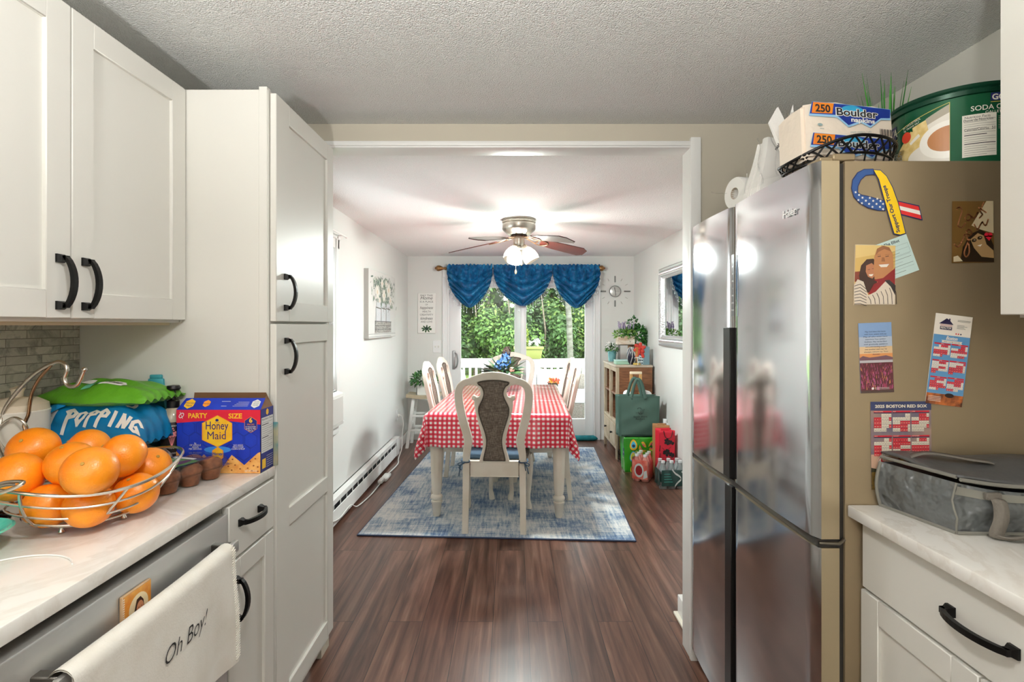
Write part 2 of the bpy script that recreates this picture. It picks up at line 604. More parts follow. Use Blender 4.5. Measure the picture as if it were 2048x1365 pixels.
# dining walls
wy0, wy1, vz0, vz1 = 2.86, 3.66, 0.76, 1.96
wall('wall_left', (XL - 0.12, XL, YH1, wy0, 0, ZC), (XL - 0.12, XL, wy1, YB + 0.1, 0, ZC), (XL - 0.12, XL, wy0, wy1, 0, vz0), (XL - 0.12, XL, wy0, wy1, vz1, ZC))
wall('wall_right', (XR, XR + 0.12, YH1, YB + 0.1, 0, ZC))
DX0, DX1, DZ1 = -0.80, 1.03, 2.03
wall('wall_back', (XL, DX0, YB, YB + 0.12, 0, ZC), (DX1, XR, YB, YB + 0.12, 0, ZC), (DX0, DX1, YB, YB + 0.12, DZ1, ZC))
def baseboard(name, x0, x1, y0, y1):
    MB().box(x0, x1, y0, y1, 0, 0.115, trim_white, 0.004).build(name, kind='structure')
baseboard('baseboard_left', XL, XL + 0.014, 5.60, YB)
baseboard('baseboard_back_left', XL + 0.015, DX0 - 0.08, YB - 0.014, YB)
baseboard('baseboard_back_right', DX1 + 0.08, XR - 0.015, YB - 0.014, YB)
baseboard('baseboard_right', XR - 0.014, XR, YH1 + 0.01, YB - 0.016)
# dining window on the left wall
mb = MB()
T = XL + 0.022
for (y0, y1, z0, z1) in ((wy1 - 0.01, wy1 + 0.08, vz0 - 0.05, vz1 + 0.08), (wy0 - 0.08, wy0 + 0.01, vz0 - 0.05, vz1 + 0.08), (wy0 - 0.08, wy1 + 0.08, vz1 - 0.01, vz1 + 0.075)):
    mb.box(XL - 0.02, T, y0, y1, z0, z1, trim_white, 0.004)
    mb.box(XL - 0.02, T + 0.012, y0 + 0.006, y1 - 0.06 if y1 - y0 < 0.2 else y1 - 0.006, z1 - 0.02 if z1 - z0 < 0.2 else z0, z1, trim_white, 0.004)
mb.box(XL - 0.09, XL - 0.03, wy0, wy0 + 0.05, vz0, vz1, pvc_white); mb.box(XL - 0.09, XL - 0.03, wy1 - 0.05, wy1, vz0, vz1, pvc_white)
mb.box(XL - 0.09, XL - 0.03, wy0, wy1, vz1 - 0.05, vz1, pvc_white); mb.box(XL - 0.09, XL - 0.03, wy0, wy1, vz0, vz0 + 0.04, pvc_white)
mb.box(XL - 0.08, XL - 0.035, wy0, wy1, 1.35, 1.40, pvc_white)
w1 = mb.build('window_1', kind='structure')
MB().box(XL - 0.062, XL - 0.058, wy0 + 0.04, wy1 - 0.04, vz0 + 0.03, vz1 - 0.04, pane).build('glass_pane', w1)
MB().box(XL, XL + 0.05, wy0 - 0.10, wy1 + 0.10, vz0 - 0.075, vz0 - 0.05, trim_white, 0.005).build('window_sill', w1)
MB().box(XL, XL + 0.018, wy0 - 0.08, wy1 + 0.08, vz0 - 0.14, vz0 - 0.077, trim_white, 0.005).build('window_apron', w1)
# ---------------------------------------------------------------- sliding door
door = bpy.data.objects.new('door_1', None); link_of(door); ROOT['door_1'] = Matrix(); door['kind'] = 'structure'
mb = MB()
for (x0, x1) in ((DX0 - 0.045, DX0 + 0.03), (DX1 - 0.03, DX1 + 0.045)):
    mb.box(x0, x1, YB - 0.018, YB + 0.13, 0, DZ1 + 0.04, pvc_white, 0.004)
    mb.box(x0 - 0.004, x0 + 0.02 if x0 < 0 else x0 + 0.018, YB - 0.026, YB, 0, DZ1 + 0.04, pvc_white, 0.004)
    mb.box(x1 - 0.018, x1 + 0.004, YB - 0.026, YB, 0, DZ1 + 0.04, pvc_white, 0.004)
mb.box(DX0 - 0.047, DX1 + 0.047, YB - 0.030, YB + 0.131, DZ1 - 0.04, DZ1 + 0.045, pvc_white, 0.004)
mb.box(DX0, DX1, YB - 0.01, YB + 0.13, 0.0, 0.035, mat('aluminium_track', (205, 206, 208), 0.35, 0.7), 0.004)
mb.build('door_frame', door)
def panel(x0, x1, yc, sl, sr, name):
    m_ = MB()
    z0, z1 = 0.04, DZ1 - 0.04
    y0, y1 = yc - 0.022, yc + 0.022
    m_.box(x0, x0 + sl, y0, y1, z0, z1, pvc_white, 0.005); m_.box(x1 - sr, x1, y0, y1, z0, z1, pvc_white, 0.005)
    m_.box(x0 + sl - 0.002, x1 - sr + 0.002, y0, y1, z0, 0.245, pvc_white, 0.005); m_.box(x0 + sl - 0.002, x1 - sr + 0.002, y0, y1, 1.86, z1, pvc_white, 0.005)
    p = m_.build(name, door)
    MB().box(x0 + sl - 0.004, x1 - sr + 0.004, yc - 0.004, yc + 0.004, 0.24, 1.865, pane).build('glass_pane', p)
    return p
pl_ = panel(-0.770, 0.175, YB + 0.022, 0.145, 0.07, 'door_panel')
pr_ = panel(0.030, 1.000, YB + 0.075, 0.14, 0.10, 'door_panel')
mb = MB()
hx = at(909, 720, YB).x
greyh = mat('handle_grey', (168, 168, 170), 0.3, 0.8)
mb.box(hx - 0.028, hx + 0.010, YB - 0.012, YB + 0.003, 0.86, 1.09, greyh, 0.008, 3)
mb.tube(spline([(hx + 0.004, YB - 0.012, 1.065), (hx + 0.03, YB - 0.03, 1.045), (hx + 0.045, YB - 0.04, 0.975), (hx + 0.03, YB - 0.03, 0.90), (hx + 0.004, YB - 0.012, 0.88)], 6), 0.009, greyh)
mb.build('door_handle', pl_)
# added unseen slab over the house so no light leaks round the walls
wall('wall_light_seal', (-2.0, 2.1, YR - 0.3, 6.75, ZC + 0.09, ZC + 0.2), m=mat('soffit', (225, 225, 222), 0.6))
# tile backsplash
MB().box(KL, KL + 0.008, 0.55, 1.598, 0.967, 1.42, tile).build('trim_backsplash', kind='structure', keep=True)
# ---------------------------------------------------------------- lamps of the rooms and added fill lights
lamp('window_daylight', 'AREA', (XL - 0.15, 3.26, 1.36), 1, size=0.8, size_y=1.2, rot=(0, -PI / 2, 0), portal=True)
nickel0 = mat('brushed_nickel', (190, 184, 174), 0.3, 1.0)
frost = mat('frosted_glass', (250, 244, 232), 0.4, emit=1.5)
def flush_light(x, y, power, name_label, drop=0.0):
    t = thing('ceiling_light', name_label, 'ceiling light', (x, y, ZC))
    MB().lathe([(0.0, ZC), (0.15, ZC), (0.155, ZC - 0.012), (0.15, ZC - 0.03), (0.0, ZC - 0.03)], mat('brushed_nickel', (190, 184, 174), 0.3, 1.0), 32, (x, y, 0), close=False).build('canopy', t)
    MB().lathe([(0.0, -0.125), (0.05, -0.118), (0.095, -0.09), (0.125, -0.05), (0.115, -0.03)], frost, 32, (x, y, ZC - drop), close=False).build('shade', t)
    if drop: MB().tube([(x, y, ZC - 0.03), (x, y, ZC - 0.12 - drop)], 0.01, nickel0, 10).build('stem', t)
    lamp('kitchen_bulb', 'POINT', (x, y, ZC - 0.20 - drop), power, (1.0, 0.99, 0.965), 0.055)
    return t
flush_light(-0.15, 0.42, 25, 'round frosted ceiling light above the middle of the kitchen')
flush_light(0.0, -1.55, 20, 'added frosted fill light on a stem in the unseen rear half of the kitchen', 0.10)  # added fill light behind the camera, brightens the kitchen

# added torchiere, unseen behind the camera, as fill light for the kitchen ceiling
tl_ = Vector((-0.55, -0.95, 0))
t = thing('floor_lamp', 'added black torchiere filling the kitchen with light, unseen behind the camera', 'floor lamp', tl_)
MB().lathe([(0.0, 0.0), (0.14, 0.0), (0.14, 0.015), (0.02, 0.03), (0.0, 0.03)], black_metal, 28, tl_, close=False).build('base', t)
MB().tube([tl_ + Vector((0, 0, 0.02)), tl_ + Vector((0, 0, 1.16))], 0.012, black_metal, 10).build('pole', t)
MB().lathe([(0.0, 1.15), (0.05, 1.155), (0.13, 1.20), (0.17, 1.25), (0.165, 1.25), (0.125, 1.205), (0.05, 1.165), (0.0, 1.16)], black_metal, 32, tl_, close=False).build('lamp_shade', t)
up = lamp('fill_bulb', 'SPOT', tl_ + Vector((0, 0, 1.262)), 165, (1.0, 0.99, 0.965), 0.06, rot=(PI, 0, 0))
up.data.spot_size = math.radians(164); up.data.spot_blend = 0.35
# ---------------------------------------------------------------- cabinets
def shaker(mb, y0, y1, z0, z1, xf, s, stile=0.062, rails=(), m=white_cab, near=None):
    """shaker door on the plane x=xf facing s"""
    a, b_ = (xf - 0.02 * s, xf) if s > 0 else (xf, xf + 0.02)
    st0 = near or stile
    def bx(yy0, yy1, zz0, zz1): mb.box(a, b_, yy0, yy1, zz0, zz1, m, 0.0018, 1)
    bx(y0, y0 + st0, z0, z1); bx(y1 - stile, y1, z0, z1)
    bx(y0 + st0 - 0.001, y1 - stile + 0.001, z0, z0 + stile); bx(y0 + st0 - 0.001, y1 - stile + 0.001, z1 - stile, z1)
    for (r0, r1) in rails: bx(y0 + st0 - 0.001, y1 - stile + 0.001, r0, r1)
    p = xf - 0.009 * s
    mb.box(min(p, p - 0.008 * s), max(p, p - 0.008 * s), y0 + st0 - 0.002, y1 - stile + 0.002, z0 + stile - 0.002, z1 - stile + 0.002, m)
    return mb
def handle(parent, xf, s, y, z, axis='z', L=0.105):
    mb = MB()
    def pt(t, out, w=0.0):
        return (xf + s * out, y + w, z + t) if axis == 'z' else (xf + s * out, y + t, z + w)
    h = L / 2
    for e in (-1, 1):
        vs = []
        for out, hw in ((0.0, 0.0095), (0.005, 0.0095), (0.013, 0.0058), (0.020, 0.0058)):
            for (a, b_) in ((-1, -1), (1, -1), (1, 1), (-1, 1)):
                vs.append(pt(e * h + a * hw, out, b_ * hw))
        fs = [[0, 3, 2, 1], [12, 13, 14, 15]]
        for i in range(3):
            for k in range(4):
                fs.append([i * 4 + k, i * 4 + (k + 1) % 4, i * 4 + 4 + (k + 1) % 4, i * 4 + 4 + k])
        mb.add(vs, fs, black_metal)
    vs = []; n = 12
    for i in range(n + 1):
        t = -1 + 2 * i / n
        o = 0.014 + 0.021 * (1 - t * t) ** 0.8 if abs(t) < 1 else 0.014
        hw = 0.0058; th = 0.0045
        tt = t * (h + 0.006)
        vs += [pt(tt, o - th, -hw), pt(tt, o - th, hw), pt(tt, o + th, hw), pt(tt, o + th, -hw)]
    fs = [[0, 1, 2, 3], [n * 4 + 3, n * 4 + 2, n * 4 + 1, n * 4]]
    for i in range(n):
        for k in range(4):
            fs.append([i * 4 + k, i * 4 + 4 + k, i * 4 + 4 + (k + 1) % 4, i * 4 + (k + 1) % 4])
    mb.add(vs, fs, black_metal)
    return mb.build('handle', parent)
YT = 1.60           # near side of the tall cabinet
# upper cabinet, left
ux = -1.01
t = thing('upper_cabinet', 'white two-door wall cabinet over the counter with the oranges', 'cabinet', (-1.18, 1.19, 1.412))
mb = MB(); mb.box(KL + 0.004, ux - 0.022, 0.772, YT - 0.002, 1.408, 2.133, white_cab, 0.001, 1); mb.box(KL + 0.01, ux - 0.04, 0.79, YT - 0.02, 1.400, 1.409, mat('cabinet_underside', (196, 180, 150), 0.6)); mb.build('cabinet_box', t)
d = shaker(MB(), 1.183, YT - 0.006, 1.416, 2.131, ux, 1).build('door', t); handle(d, ux, 1, 1.217, 1.497)
d = shaker(MB(), 0.776, 1.179, 1.416, 2.131, ux, 1).build('door', t); handle(d, ux, 1, 1.148, 1.497)
# tall pantry cabinet
tx = -0.735
t = thing('pantry_cabinet', 'tall white two-door pantry cabinet at the end of the left counter', 'cabinet', (-1.05, 1.85, 0))
mb = MB(); mb.box(KL + 0.002, tx - 0.022, YT, 2.125, 0.11, 2.133, white_cab, 0.001, 1); mb.box(KL + 0.002, tx - 0.09, YT, 2.12, 0.0, 0.11, white_cab)
mb.box(tx - 0.05, tx - 0.024, YT - 0.004, YT + 0.02, 0.11, 2.141, white_cab, 0.001, 1); mb.build('cabinet_box', t)
d = shaker(MB(), YT + 0.006, 2.118, 1.412, 2.125, tx, 1, 0.065, near=0.095).build('door', t); handle(d, tx, 1, 1.668, 1.507, L=0.10)
d = shaker(MB(), YT + 0.006, 2.118, 0.155, 1.404, tx, 1, 0.065, rails=((0.738, 0.797),), near=0.095).build('door', t); handle(d, tx, 1, 1.672, 1.30, L=0.10)
MB().lathe([(0.0, -0.006), (0.005, -0.005), (0.006, 0.0), (0.004, 0.005), (0, 0.006)], mat('clear_bumper', (235, 235, 232), 0.2), 10, (tx - 0.0, 2.10, 1.408)).build('bumper', t)
# left worktop
ZT = 0.965
MB().box(KL + 0.002, -0.735, 0.30, YT - 0.001, ZT - 0.030, ZT, quartz, 0.003, 2).build('worktop', label='white quartz worktop on the left with the orange basket on it', cat='worktop')
# base cabinet with drawer between dishwasher and pantry
t = thing('base_cabinet', 'white base cabinet with one drawer between the dishwasher and the pantry cabinet', 'cabinet', (-1.04, 1.465, 0))
bx0, bx1 = 1.336, YT - 0.003
mb = MB(); mb.box(KL + 0.002, tx - 0.022, bx0, bx1, 0.11, ZT - 0.031, white_cab); mb.box(KL + 0.002, tx - 0.08, bx0, bx1, 0, 0.11, white_cab); mb.build('cabinet_box', t)
d = MB().box(tx - 0.02, tx, bx0 + 0.002, bx1 - 0.008, 0.780, 0.926, white_cab, 0.002, 1).build('drawer', t); handle(d, tx, 1, 1.444, 0.868, 'y', 0.105)
d = shaker(MB(), bx0 + 0.002, bx1 - 0.008, 0.155, 0.772, tx, 1, 0.056).build('door', t); handle(d, tx, 1, 1.366, 0.672, L=0.10)
# dishwasher
def steel_mat(name, c, rough, axis, metal=1.0, amp=0.09, bst=0.03, sc=420):
    m, nt, b = new_mat(name)
    b.inputs['Base Color'].default_value = rgb(*c); b.inputs['Metallic'].default_value = metal
    st = [1, 1, 1]
    for k in range(3): st[k] = 0.01 if k == axis else 1
    v = coords(nt, 'Object', tuple(st))
    n = N(nt, 'ShaderNodeTexNoise', Scale=float(sc), Detail=2.0)
    nt.links.new(v, n.inputs['Vector'])
    ma = N(nt, 'ShaderNodeMapRange'); ma.inputs[3].default_value = rough - amp / 2; ma.inputs[4].default_value = rough + amp / 2
    nt.links.new(n.outputs[0], ma.inputs[0]); nt.links.new(ma.outputs[0], b.inputs['Roughness'])
    bump(nt, b, n.outputs[0], bst, 0.0005)
    return m
steel_dw = steel_mat('brushed_steel_dishwasher', (204, 203, 200), 0.42, 1, 0.85)
steel_dark = mat('dark_steel', (108, 104, 98), 0.38, 0.9)
t = thing('dishwasher', 'stainless steel dishwasher with a bar handle under the left worktop', 'dishwasher', (-1.03, 1.03, 0))
dy0, dy1 = 0.735, 1.333
MB().box(KL + 0.002, tx - 0.045, dy0, dy1, 0.0, 0.912, mat('dishwasher_tub', (90, 88, 84), 0.5)).build('body', t)
mb = MB()
mb.box(tx - 0.04, tx, dy0, dy1, 0.12, 0.913, steel_dw, 0.004, 2)
dp = mb.build('door_panel', t)
mb = MB()
for dz in (0.0, 0.011): mb.box(tx - 0.004, tx + 0.0006, dy0 + 0.03, dy0 + 0.135, 0.812 - dz, 0.817 - dz, black_plastic)
for dz in (0.0055, -0.0055, 0.0165): mb.box(tx - 0.002, tx + 0.002, dy0 + 0.028, dy0 + 0.14, 0.8125 - dz, 0.8165 - dz, steel_dw)
mb.build('vent', dp)
mb = MB()
bxh = -0.688; zh = 0.850
mb.box(bxh - 0.006, bxh + 0.006, dy0 + 0.04, dy1 - 0.045, zh - 0.014, zh + 0.014, steel_dw, 0.003, 2)
for yy in (dy0 + 0.05, dy1 - 0.075): mb.box(tx - 0.002, bxh, yy, yy + 0.02, zh - 0.012, zh + 0.012, steel_dark, 0.002, 1)
mb.build('handle', dp)
# dish towel over the bar: front and back falls, rolled over the top
towel_m = mat('towel_cotton', (234, 230, 221), 0.9, c2=(226, 220, 208), ns=14, bs=260, bst=0.25, bd=0.002, sheen=0.2)
ink = mat('print_black', (30, 26, 25), 0.7)
ty0, ty1 = 0.785, 1.240
def towel_pt(y, s, h=0.0):
    """s = arc length, 0 on top of the bar, positive down the front"""
    r = 0.021
    wv = 0.006 * math.sin(13 * y + 1.2) * smoothstep(0.02, 0.25, abs(s)) + 0.004 * math.sin(31 * y) * smoothstep(0.05, 0.3, abs(s))
    wv += 0.010 * smoothstep(ty1 - 0.09, ty1, y) * smoothstep(0.05, 0.2, s)
    a = PI / 2 * r
    rr = r + h
    if s > a: x, z = rr, -(s - a)
    elif s < -a: x, z = -rr + 0.004, -(-s - a)
    else:
        x, z = rr * math.sin(s / r), rr * math.cos(s / r)
    yy = y + (0.016 * smoothstep(0.05, 0.26, s) * (y - (ty0 + ty1) / 2) * 2)
    return Vector((bxh + x + wv * (1 if s > 0 else 0.3), yy, zh + 0.004 + z - 0.012 * math.sin(PI * (y - ty0) / (ty1 - ty0)) * 0.3))
mb = MB()
mb.grid(lambda u, v: towel_pt(ty0 + (ty1 - ty0) * u, -0.10 + 0.40 * v - (0.03 * (1 - u) * smoothstep(0.9, 1, v))), 46, 50, towel_m)
mb.grid(lambda u, v: towel_pt(ty0 + (ty1 - ty0) * u, -0.10 + 0.40 * v - (0.03 * (1 - u) * smoothstep(0.9, 1, v))) + Vector((-0.0035 if v > 0.3 else 0.0, 0, -0.003 if 0.2 < v < 0.35 else 0)), 30, 40, towel_m)
tw = mb.build('dish_towel', label='cream cotton dish towel hanging over the dishwasher handle', cat='towel')
mb = MB()
for k in range(46):
    s_ = 0.02 + 0.27 * k / 45
    a, b_ = towel_pt(ty1 - 0.012, s_, 0.001), towel_pt(ty1 + 0.002, s_ - 0.004, 0.0005)
    mb.tube([a, b_], 0.0016, towel_m, 5)
mb.build('stitched_hem', tw)
mb = MB(); mb.strip = (0.02, 0.02)
def tw_warp(u, v, h): return towel_pt(1.055 + u, 0.135 - v, h + 0.0018)
mb.warp = tw_warp
mb.text('Oh Boy!', 0.0, 0.0, 0.046, ink, 0.0008, width=0.140, shear=0.4, rot=0.02, bold=-0.008)
mb.build('lettering', tw)
# devotional picture card on the dishwasher
c0 = Vector((tx + 0.001, 0.962, 0.780))
mb = MB(frame(c0, (0, 1, 0), (0, 0, 1)))
card_o = mat('card_orange', (214, 128, 44), 0.35, c2=(236, 178, 84), ns=30)
mb.box(0, 0.077, 0, 0.110, 0.0, 0.006, mat('card_edge', (196, 160, 120), 0.4), 0.001, 1)
mb.rect(0.003, 0.002, 0.076, 0.108, card_o, 0.0062)
for k in range(24): mb.rect(0.0015, 0.004 + k * 0.0043, 0.0055, 0.0065 + k * 0.0043, mat('card_white', (240, 226, 208), 0.4), 0.0064)
mb.disc(0.042, 0.072, 0.026, mat('card_glow', (240, 222, 180), 0.4), 0.0065)
robe = mat('card_robe', (222, 205, 178), 0.45); red_r = mat('card_red', (176, 34, 26), 0.4); hair = mat('card_hair', (52, 26, 16), 0.4); skin_p = mat('print_skin', (204, 142, 104), 0.45)
mb.poly([(0.016, 0.002), (0.02, 0.028), (0.032, 0.044), (0.056, 0.044), (0.068, 0.03), (0.072, 0.002)], robe, 0.0067)
mb.poly([(0.05, 0.002), (0.058, 0.03), (0.062, 0.044), (0.074, 0.036), (0.075, 0.002)], red_r, 0.0069)
mb.poly([(0.012, 0.002), (0.014, 0.02), (0.022, 0.03), (0.02, 0.002)], red_r, 0.0069)
mb.poly([(0.026, 0.036), (0.03, 0.07), (0.036, 0.088), (0.046, 0.09), (0.054, 0.08), (0.058, 0.05), (0.062, 0.04), (0.05, 0.042), (0.04, 0.05), (0.034, 0.04)], hair, 0.0071)
mb.disc(0.0445, 0.068, 0.0095, skin_p, 0.0073, 0.0145)
mb.poly([(0.036, 0.060), (0.0445, 0.05), (0.053, 0.060), (0.05, 0.0545), (0.0445, 0.05), (0.039, 0.0545)], hair, 0.0075)
for q in (0.041, 0.048): mb.rect(q - 0.0016, 0.070, q + 0.0016, 0.0712, hair, 0.0075)
mb.build('picture_card', label='small orange and red devotional card stuck on the dishwasher front', cat='card')

# ---------------------------------------------------------------- right side: counter, cabinets
MB().box(0.812, KR - 0.002, -0.6, 1.247, ZT - 0.028, ZT, quartz, 0.003, 2).build('worktop', label='white quartz worktop on the right with the grey cooler bag on it', cat='worktop')
t = thing('base_cabinet', 'white base cabinet with drawer under the right worktop beside the fridge', 'cabinet', (1.1, 0.93, 0))
rx = 0.843
mb = MB(); mb.box(rx + 0.022, KR - 0.002, 0.62, 1.244, 0.11, ZT - 0.029, white_cab); mb.box(rx + 0.08, KR - 0.002, 0.62, 1.244, 0, 0.11, white_cab); mb.build('cabinet_box', t)
d = MB().box(rx, rx + 0.02, 0.622, 1.240, 0.772, 0.929, white_cab, 0.002, 1).build('drawer', t); handle(d, rx, -1, 0.925, 0.853, 'y', 0.125)
d = shaker(MB(), 0.932, 1.2455, 0.13, 0.764, rx, -1, 0.058).build('door', t); handle(d, rx, -1, 0.965, 0.66)
d = shaker(MB(), 0.622, 0.928, 0.13, 0.764, rx, -1, 0.058).build('door', t); handle(d, rx, -1, 0.895, 0.66)
t = thing('upper_cabinet', 'white wall cabinet above the grey cooler bag', 'cabinet', (1.2, 0.8, 1.42))
mb = MB(); mb.box(1.062, KR - 0.002, 0.40, 1.10, 1.424, 2.243, white_cab, 0.001, 1); mb.box(1.07, KR - 0.01, 0.42, 1.085, 1.416, 1.425, white_cab); mb.build('cabinet_box', t)
d = shaker(MB(), 0.754, 1.098, 1.422, 2.242, 1.04, -1).build('door', t); handle(d, 1.04, -1, 0.79, 1.51)
d = shaker(MB(), 0.402, 0.750, 1.422, 2.242, 1.04, -1).build('door', t); handle(d, 1.04, -1, 0.715, 1.51)

# ---------------------------------------------------------------- fridge
fs_side = steel_mat('fridge_side_warm_light', (158, 140, 112), 0.42, 2, 0.55, 0.05, 0.02, 300)  # grey steel, with the warm lamp light put into its base colour
fs_front = steel_mat('fridge_brushed_steel', (206, 207, 210), 0.12, 2, 1.0, 0.06, 0.03, 260)
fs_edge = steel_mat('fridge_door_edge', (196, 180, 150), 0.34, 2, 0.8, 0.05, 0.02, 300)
gask = mat('gasket_dark', (40, 36, 32), 0.5)
fx, fy0, fy1, fz1 = 0.735, 1.25, 2.13, 1.80
fm = 1.735
t = thing('refrigerator', 'stainless steel four-door refrigerator with magnets and pictures on its side', 'refrigerator', (1.08, 1.69, 0))
mb = MB()
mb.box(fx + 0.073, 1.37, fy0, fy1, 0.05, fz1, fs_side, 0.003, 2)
mb.box(fx + 0.08, 1.36, fy0 + 0.02, fy1 - 0.02, 0.0, 0.06, black_plastic)
mb.build('body', t)
mb = MB(); mb.box(fx + 0.060, fx + 0.075, fy0 + 0.006, fy1 - 0.006, 0.07, fz1 - 0.006, gask); mb.build('gasket', t)
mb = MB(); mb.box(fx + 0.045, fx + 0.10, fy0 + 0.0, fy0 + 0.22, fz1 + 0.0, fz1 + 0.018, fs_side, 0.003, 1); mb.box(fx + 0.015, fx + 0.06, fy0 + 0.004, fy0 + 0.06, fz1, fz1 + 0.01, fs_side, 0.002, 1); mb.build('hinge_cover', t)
def fdoor(y0, y1, z0, z1, rec):
    """door with slightly bowed steel front and a recessed grip along one vertical edge"""
    mb = MB()
    n = 20
    g = 0.038
    prof = []
    yy0, yy1 = (y0, y1)
    for i in range(n + 1):
        u = i / n
        y = yy0 + (yy1 - yy0) * u
        bow = 0.010 * math.sin(PI * u)
        e = 0.010 * (max(0, 1 - (y - yy0) / 0.012) ** 2 + max(0, 1 - (yy1 - y) / 0.012) ** 2)
        prof.append((fx + 0.006 - bow * 0.8 + e, y))
    vs = []
    for (x, y) in prof: vs += [(x, y, z0), (x, y, z1)]
    b0 = len(vs)
    fs = []
    for i in range(n): fs.append([2 * i, 2 * i + 1, 2 * i + 3, 2 * i + 2])
    mb.add(vs, fs, fs_front, True)
    # shell
    X1 = fx + 0.060
    vs = [(prof[0][0], yy0, z0), (prof[0][0], yy0, z1), (X1, yy0, z0), (X1, yy0, z1), (prof[-1][0], yy1, z0), (prof[-1][0], yy1, z1), (X1, yy1, z0), (X1, yy1, z1)]
    mb.add(vs, [[0, 2, 3, 1], [4, 5, 7, 6], [2, 6, 7, 3]], fs_edge)
    top = [(x, y, z1) for x, y in prof] + [(X1, yy1, z1), (X1, yy0, z1)]
    bot = [(x, y, z0) for x, y in prof] + [(X1, yy1, z0), (X1, yy0, z0)]
    mb.add(top, [list(range(len(top)))[::-1]], fs_edge); mb.add(bot, [list(range(len(bot)))], fs_edge)
    return mb
z_sp = 0.868
du_r = fdoor(fy0, fm - 0.004, z_sp + 0.012, fz1, 1).build('door', t)
du_l = fdoor(fm + 0.004, fy1, z_sp + 0.012, fz1, 0).build('door', t)
dl_r = fdoor(fy0, fm - 0.004, 0.075, z_sp - 0.010, 1).build('door', t)
dl_l = fdoor(fm + 0.012, fy1, 0.075, z_sp - 0.010, 0).build('door', t)
mb = MB()
gx = fx - 0.0025
mb.box(gx, fx + 0.03, fm - 0.002, fm + 0.052, z_sp + 0.014, 1.392, black_plastic, 0.002, 1)
mb.box(fx + 0.002, fx + 0.03, fm - 0.001, fm + 0.050, 0.08, z_sp - 0.012, black_plastic, 0.002, 1)
mb.build('grip_recess', t)
mb = MB(); mb.box(fx + 0.01, fx + 0.062, fy0 + 0.003, fy1 - 0.003, z_sp - 0.009, z_sp + 0.010, gask); mb.build('seam', t)
mb = MB(); mb.tube([(fx + 0.012, fy0 + 0.004, z_sp + 0.002), (fx + 0.058, fy0 - 0.002, z_sp + 0.002), (fx + 0.072, fy0 + 0.0, z_sp + 0.012)], 0.004, mat('hinge_metal', (130, 124, 112), 0.3, 1.0)); mb.build('hinge', t)
# control strip and badge on the right upper door
mb = MB(frame((fx - 0.0019, 1.728, 1.43), (0, -1, 0), (0, 0, 1)))
disp = mat('display_grey', (150, 152, 156), 0.12, 0.5)
mb.rect(0.008, 0.0, 0.030, 0.205, disp, 0.0004)
for k in range(7): mb.text(('MODE', 'LOCK', 'FRZ', '2', 'FRG', '37', 'SET')[k], 0.019, 0.018 + k * 0.024, 0.007, mat('display_text', (236, 238, 240), 0.4), 0.0008)
mb.build('control_strip', du_r)
mb = MB(frame((fx - 0.0005, 1.36, 1.688), (0, -1, 0), (0, 0, 1)))
mb.text('Haier', 0, 0, 0.030, mat('badge_silver', (228, 228, 226), 0.3, 0.4), 0.0025, width=0.066, bold=0.012)
mb.build('badge', du_r)
# ---------------------------------------------------------------- dining room: rug, table, cloth, chairs
def rug_mat():
    m, nt, b = new_mat('rug_weave')
    v = coords(nt, 'Object')
    def streak(sc, rough=0.7, scale=1.0, detail=5.0):
        mp = nt.nodes.new('ShaderNodeMapping'); mp.inputs['Scale'].default_value = sc
        nt.links.new(v, mp.inputs[0])
        n = N(nt, 'ShaderNodeTexNoise', Scale=scale, Detail=detail, Roughness=rough)
        nt.links.new(mp.outputs[0], n.inputs['Vector'])
        return n.outputs[0]
    a = streak((60, 6, 1)); c = streak((5, 70, 1)); big = streak((3.0, 3.6, 1), 0.6)
    w = streak((110, 110, 1), 0.8)
    def mth(op, x, y):
        n = N(nt, 'ShaderNodeMath', operation=op)
        for i, q in enumerate((x, y)):
            if isinstance(q, (int, float)): n.inputs[i].default_value = q
            else: nt.links.new(q, n.inputs[i])
        return n.outputs[0]
    s = mth('ADD', mth('MULTIPLY', a, 0.36), mth('MULTIPLY', c, 0.26))
    s = mth('ADD', s, mth('MULTIPLY', big, 0.46))
    s = mth('ADD', s, mth('MULTIPLY', w, 0.24))
    r = ramp(nt, s, [(0.535, rgb(72, 96, 132)), (0.60, rgb(112, 134, 162)), (0.655, rgb(166, 176, 186)), (0.73, rgb(212, 211, 208))])
    nt.links.new(r.outputs[0], b.inputs['Base Color'])
    b.inputs['Roughness'].default_value = 0.95
    bump(nt, b, s, 0.6, 0.006)
    return m
rug_m = rug_mat()
RR = math.radians(-3.0)
rug = MB(Matrix.Translation((-1.027, 3.42, 0)) @ Matrix.Rotation(RR, 4, 'Z'))
rug.box(0, 1.83, 0, 2.55, 0.0005, 0.009, rug_m, 0.003, 1)
rg = rug.build('area_rug', label='blue and cream woven area rug under the dining table', cat='rug')
bl = mat('rug_binding', (58, 70, 98), 0.8)
b_ = MB(Matrix.Translation((-1.027, 3.42, 0)) @ Matrix.Rotation(RR, 4, 'Z'))
b_.tube([(0, 0, 0.006), (1.83, 0, 0.006)], 0.0055, bl, 8); b_.tube([(0, 2.55, 0.006), (1.83, 2.55, 0.006)], 0.0055, bl, 8)
b_.tube([(0, 0, 0.006), (0, 2.55, 0.006)], 0.004, bl, 8); b_.tube([(1.83, 0, 0.006), (1.83, 2.55, 0.006)], 0.004, bl, 8)
b_.build('bound_edge', rg, label='dark blue bound edge')
RZ = 0.0095
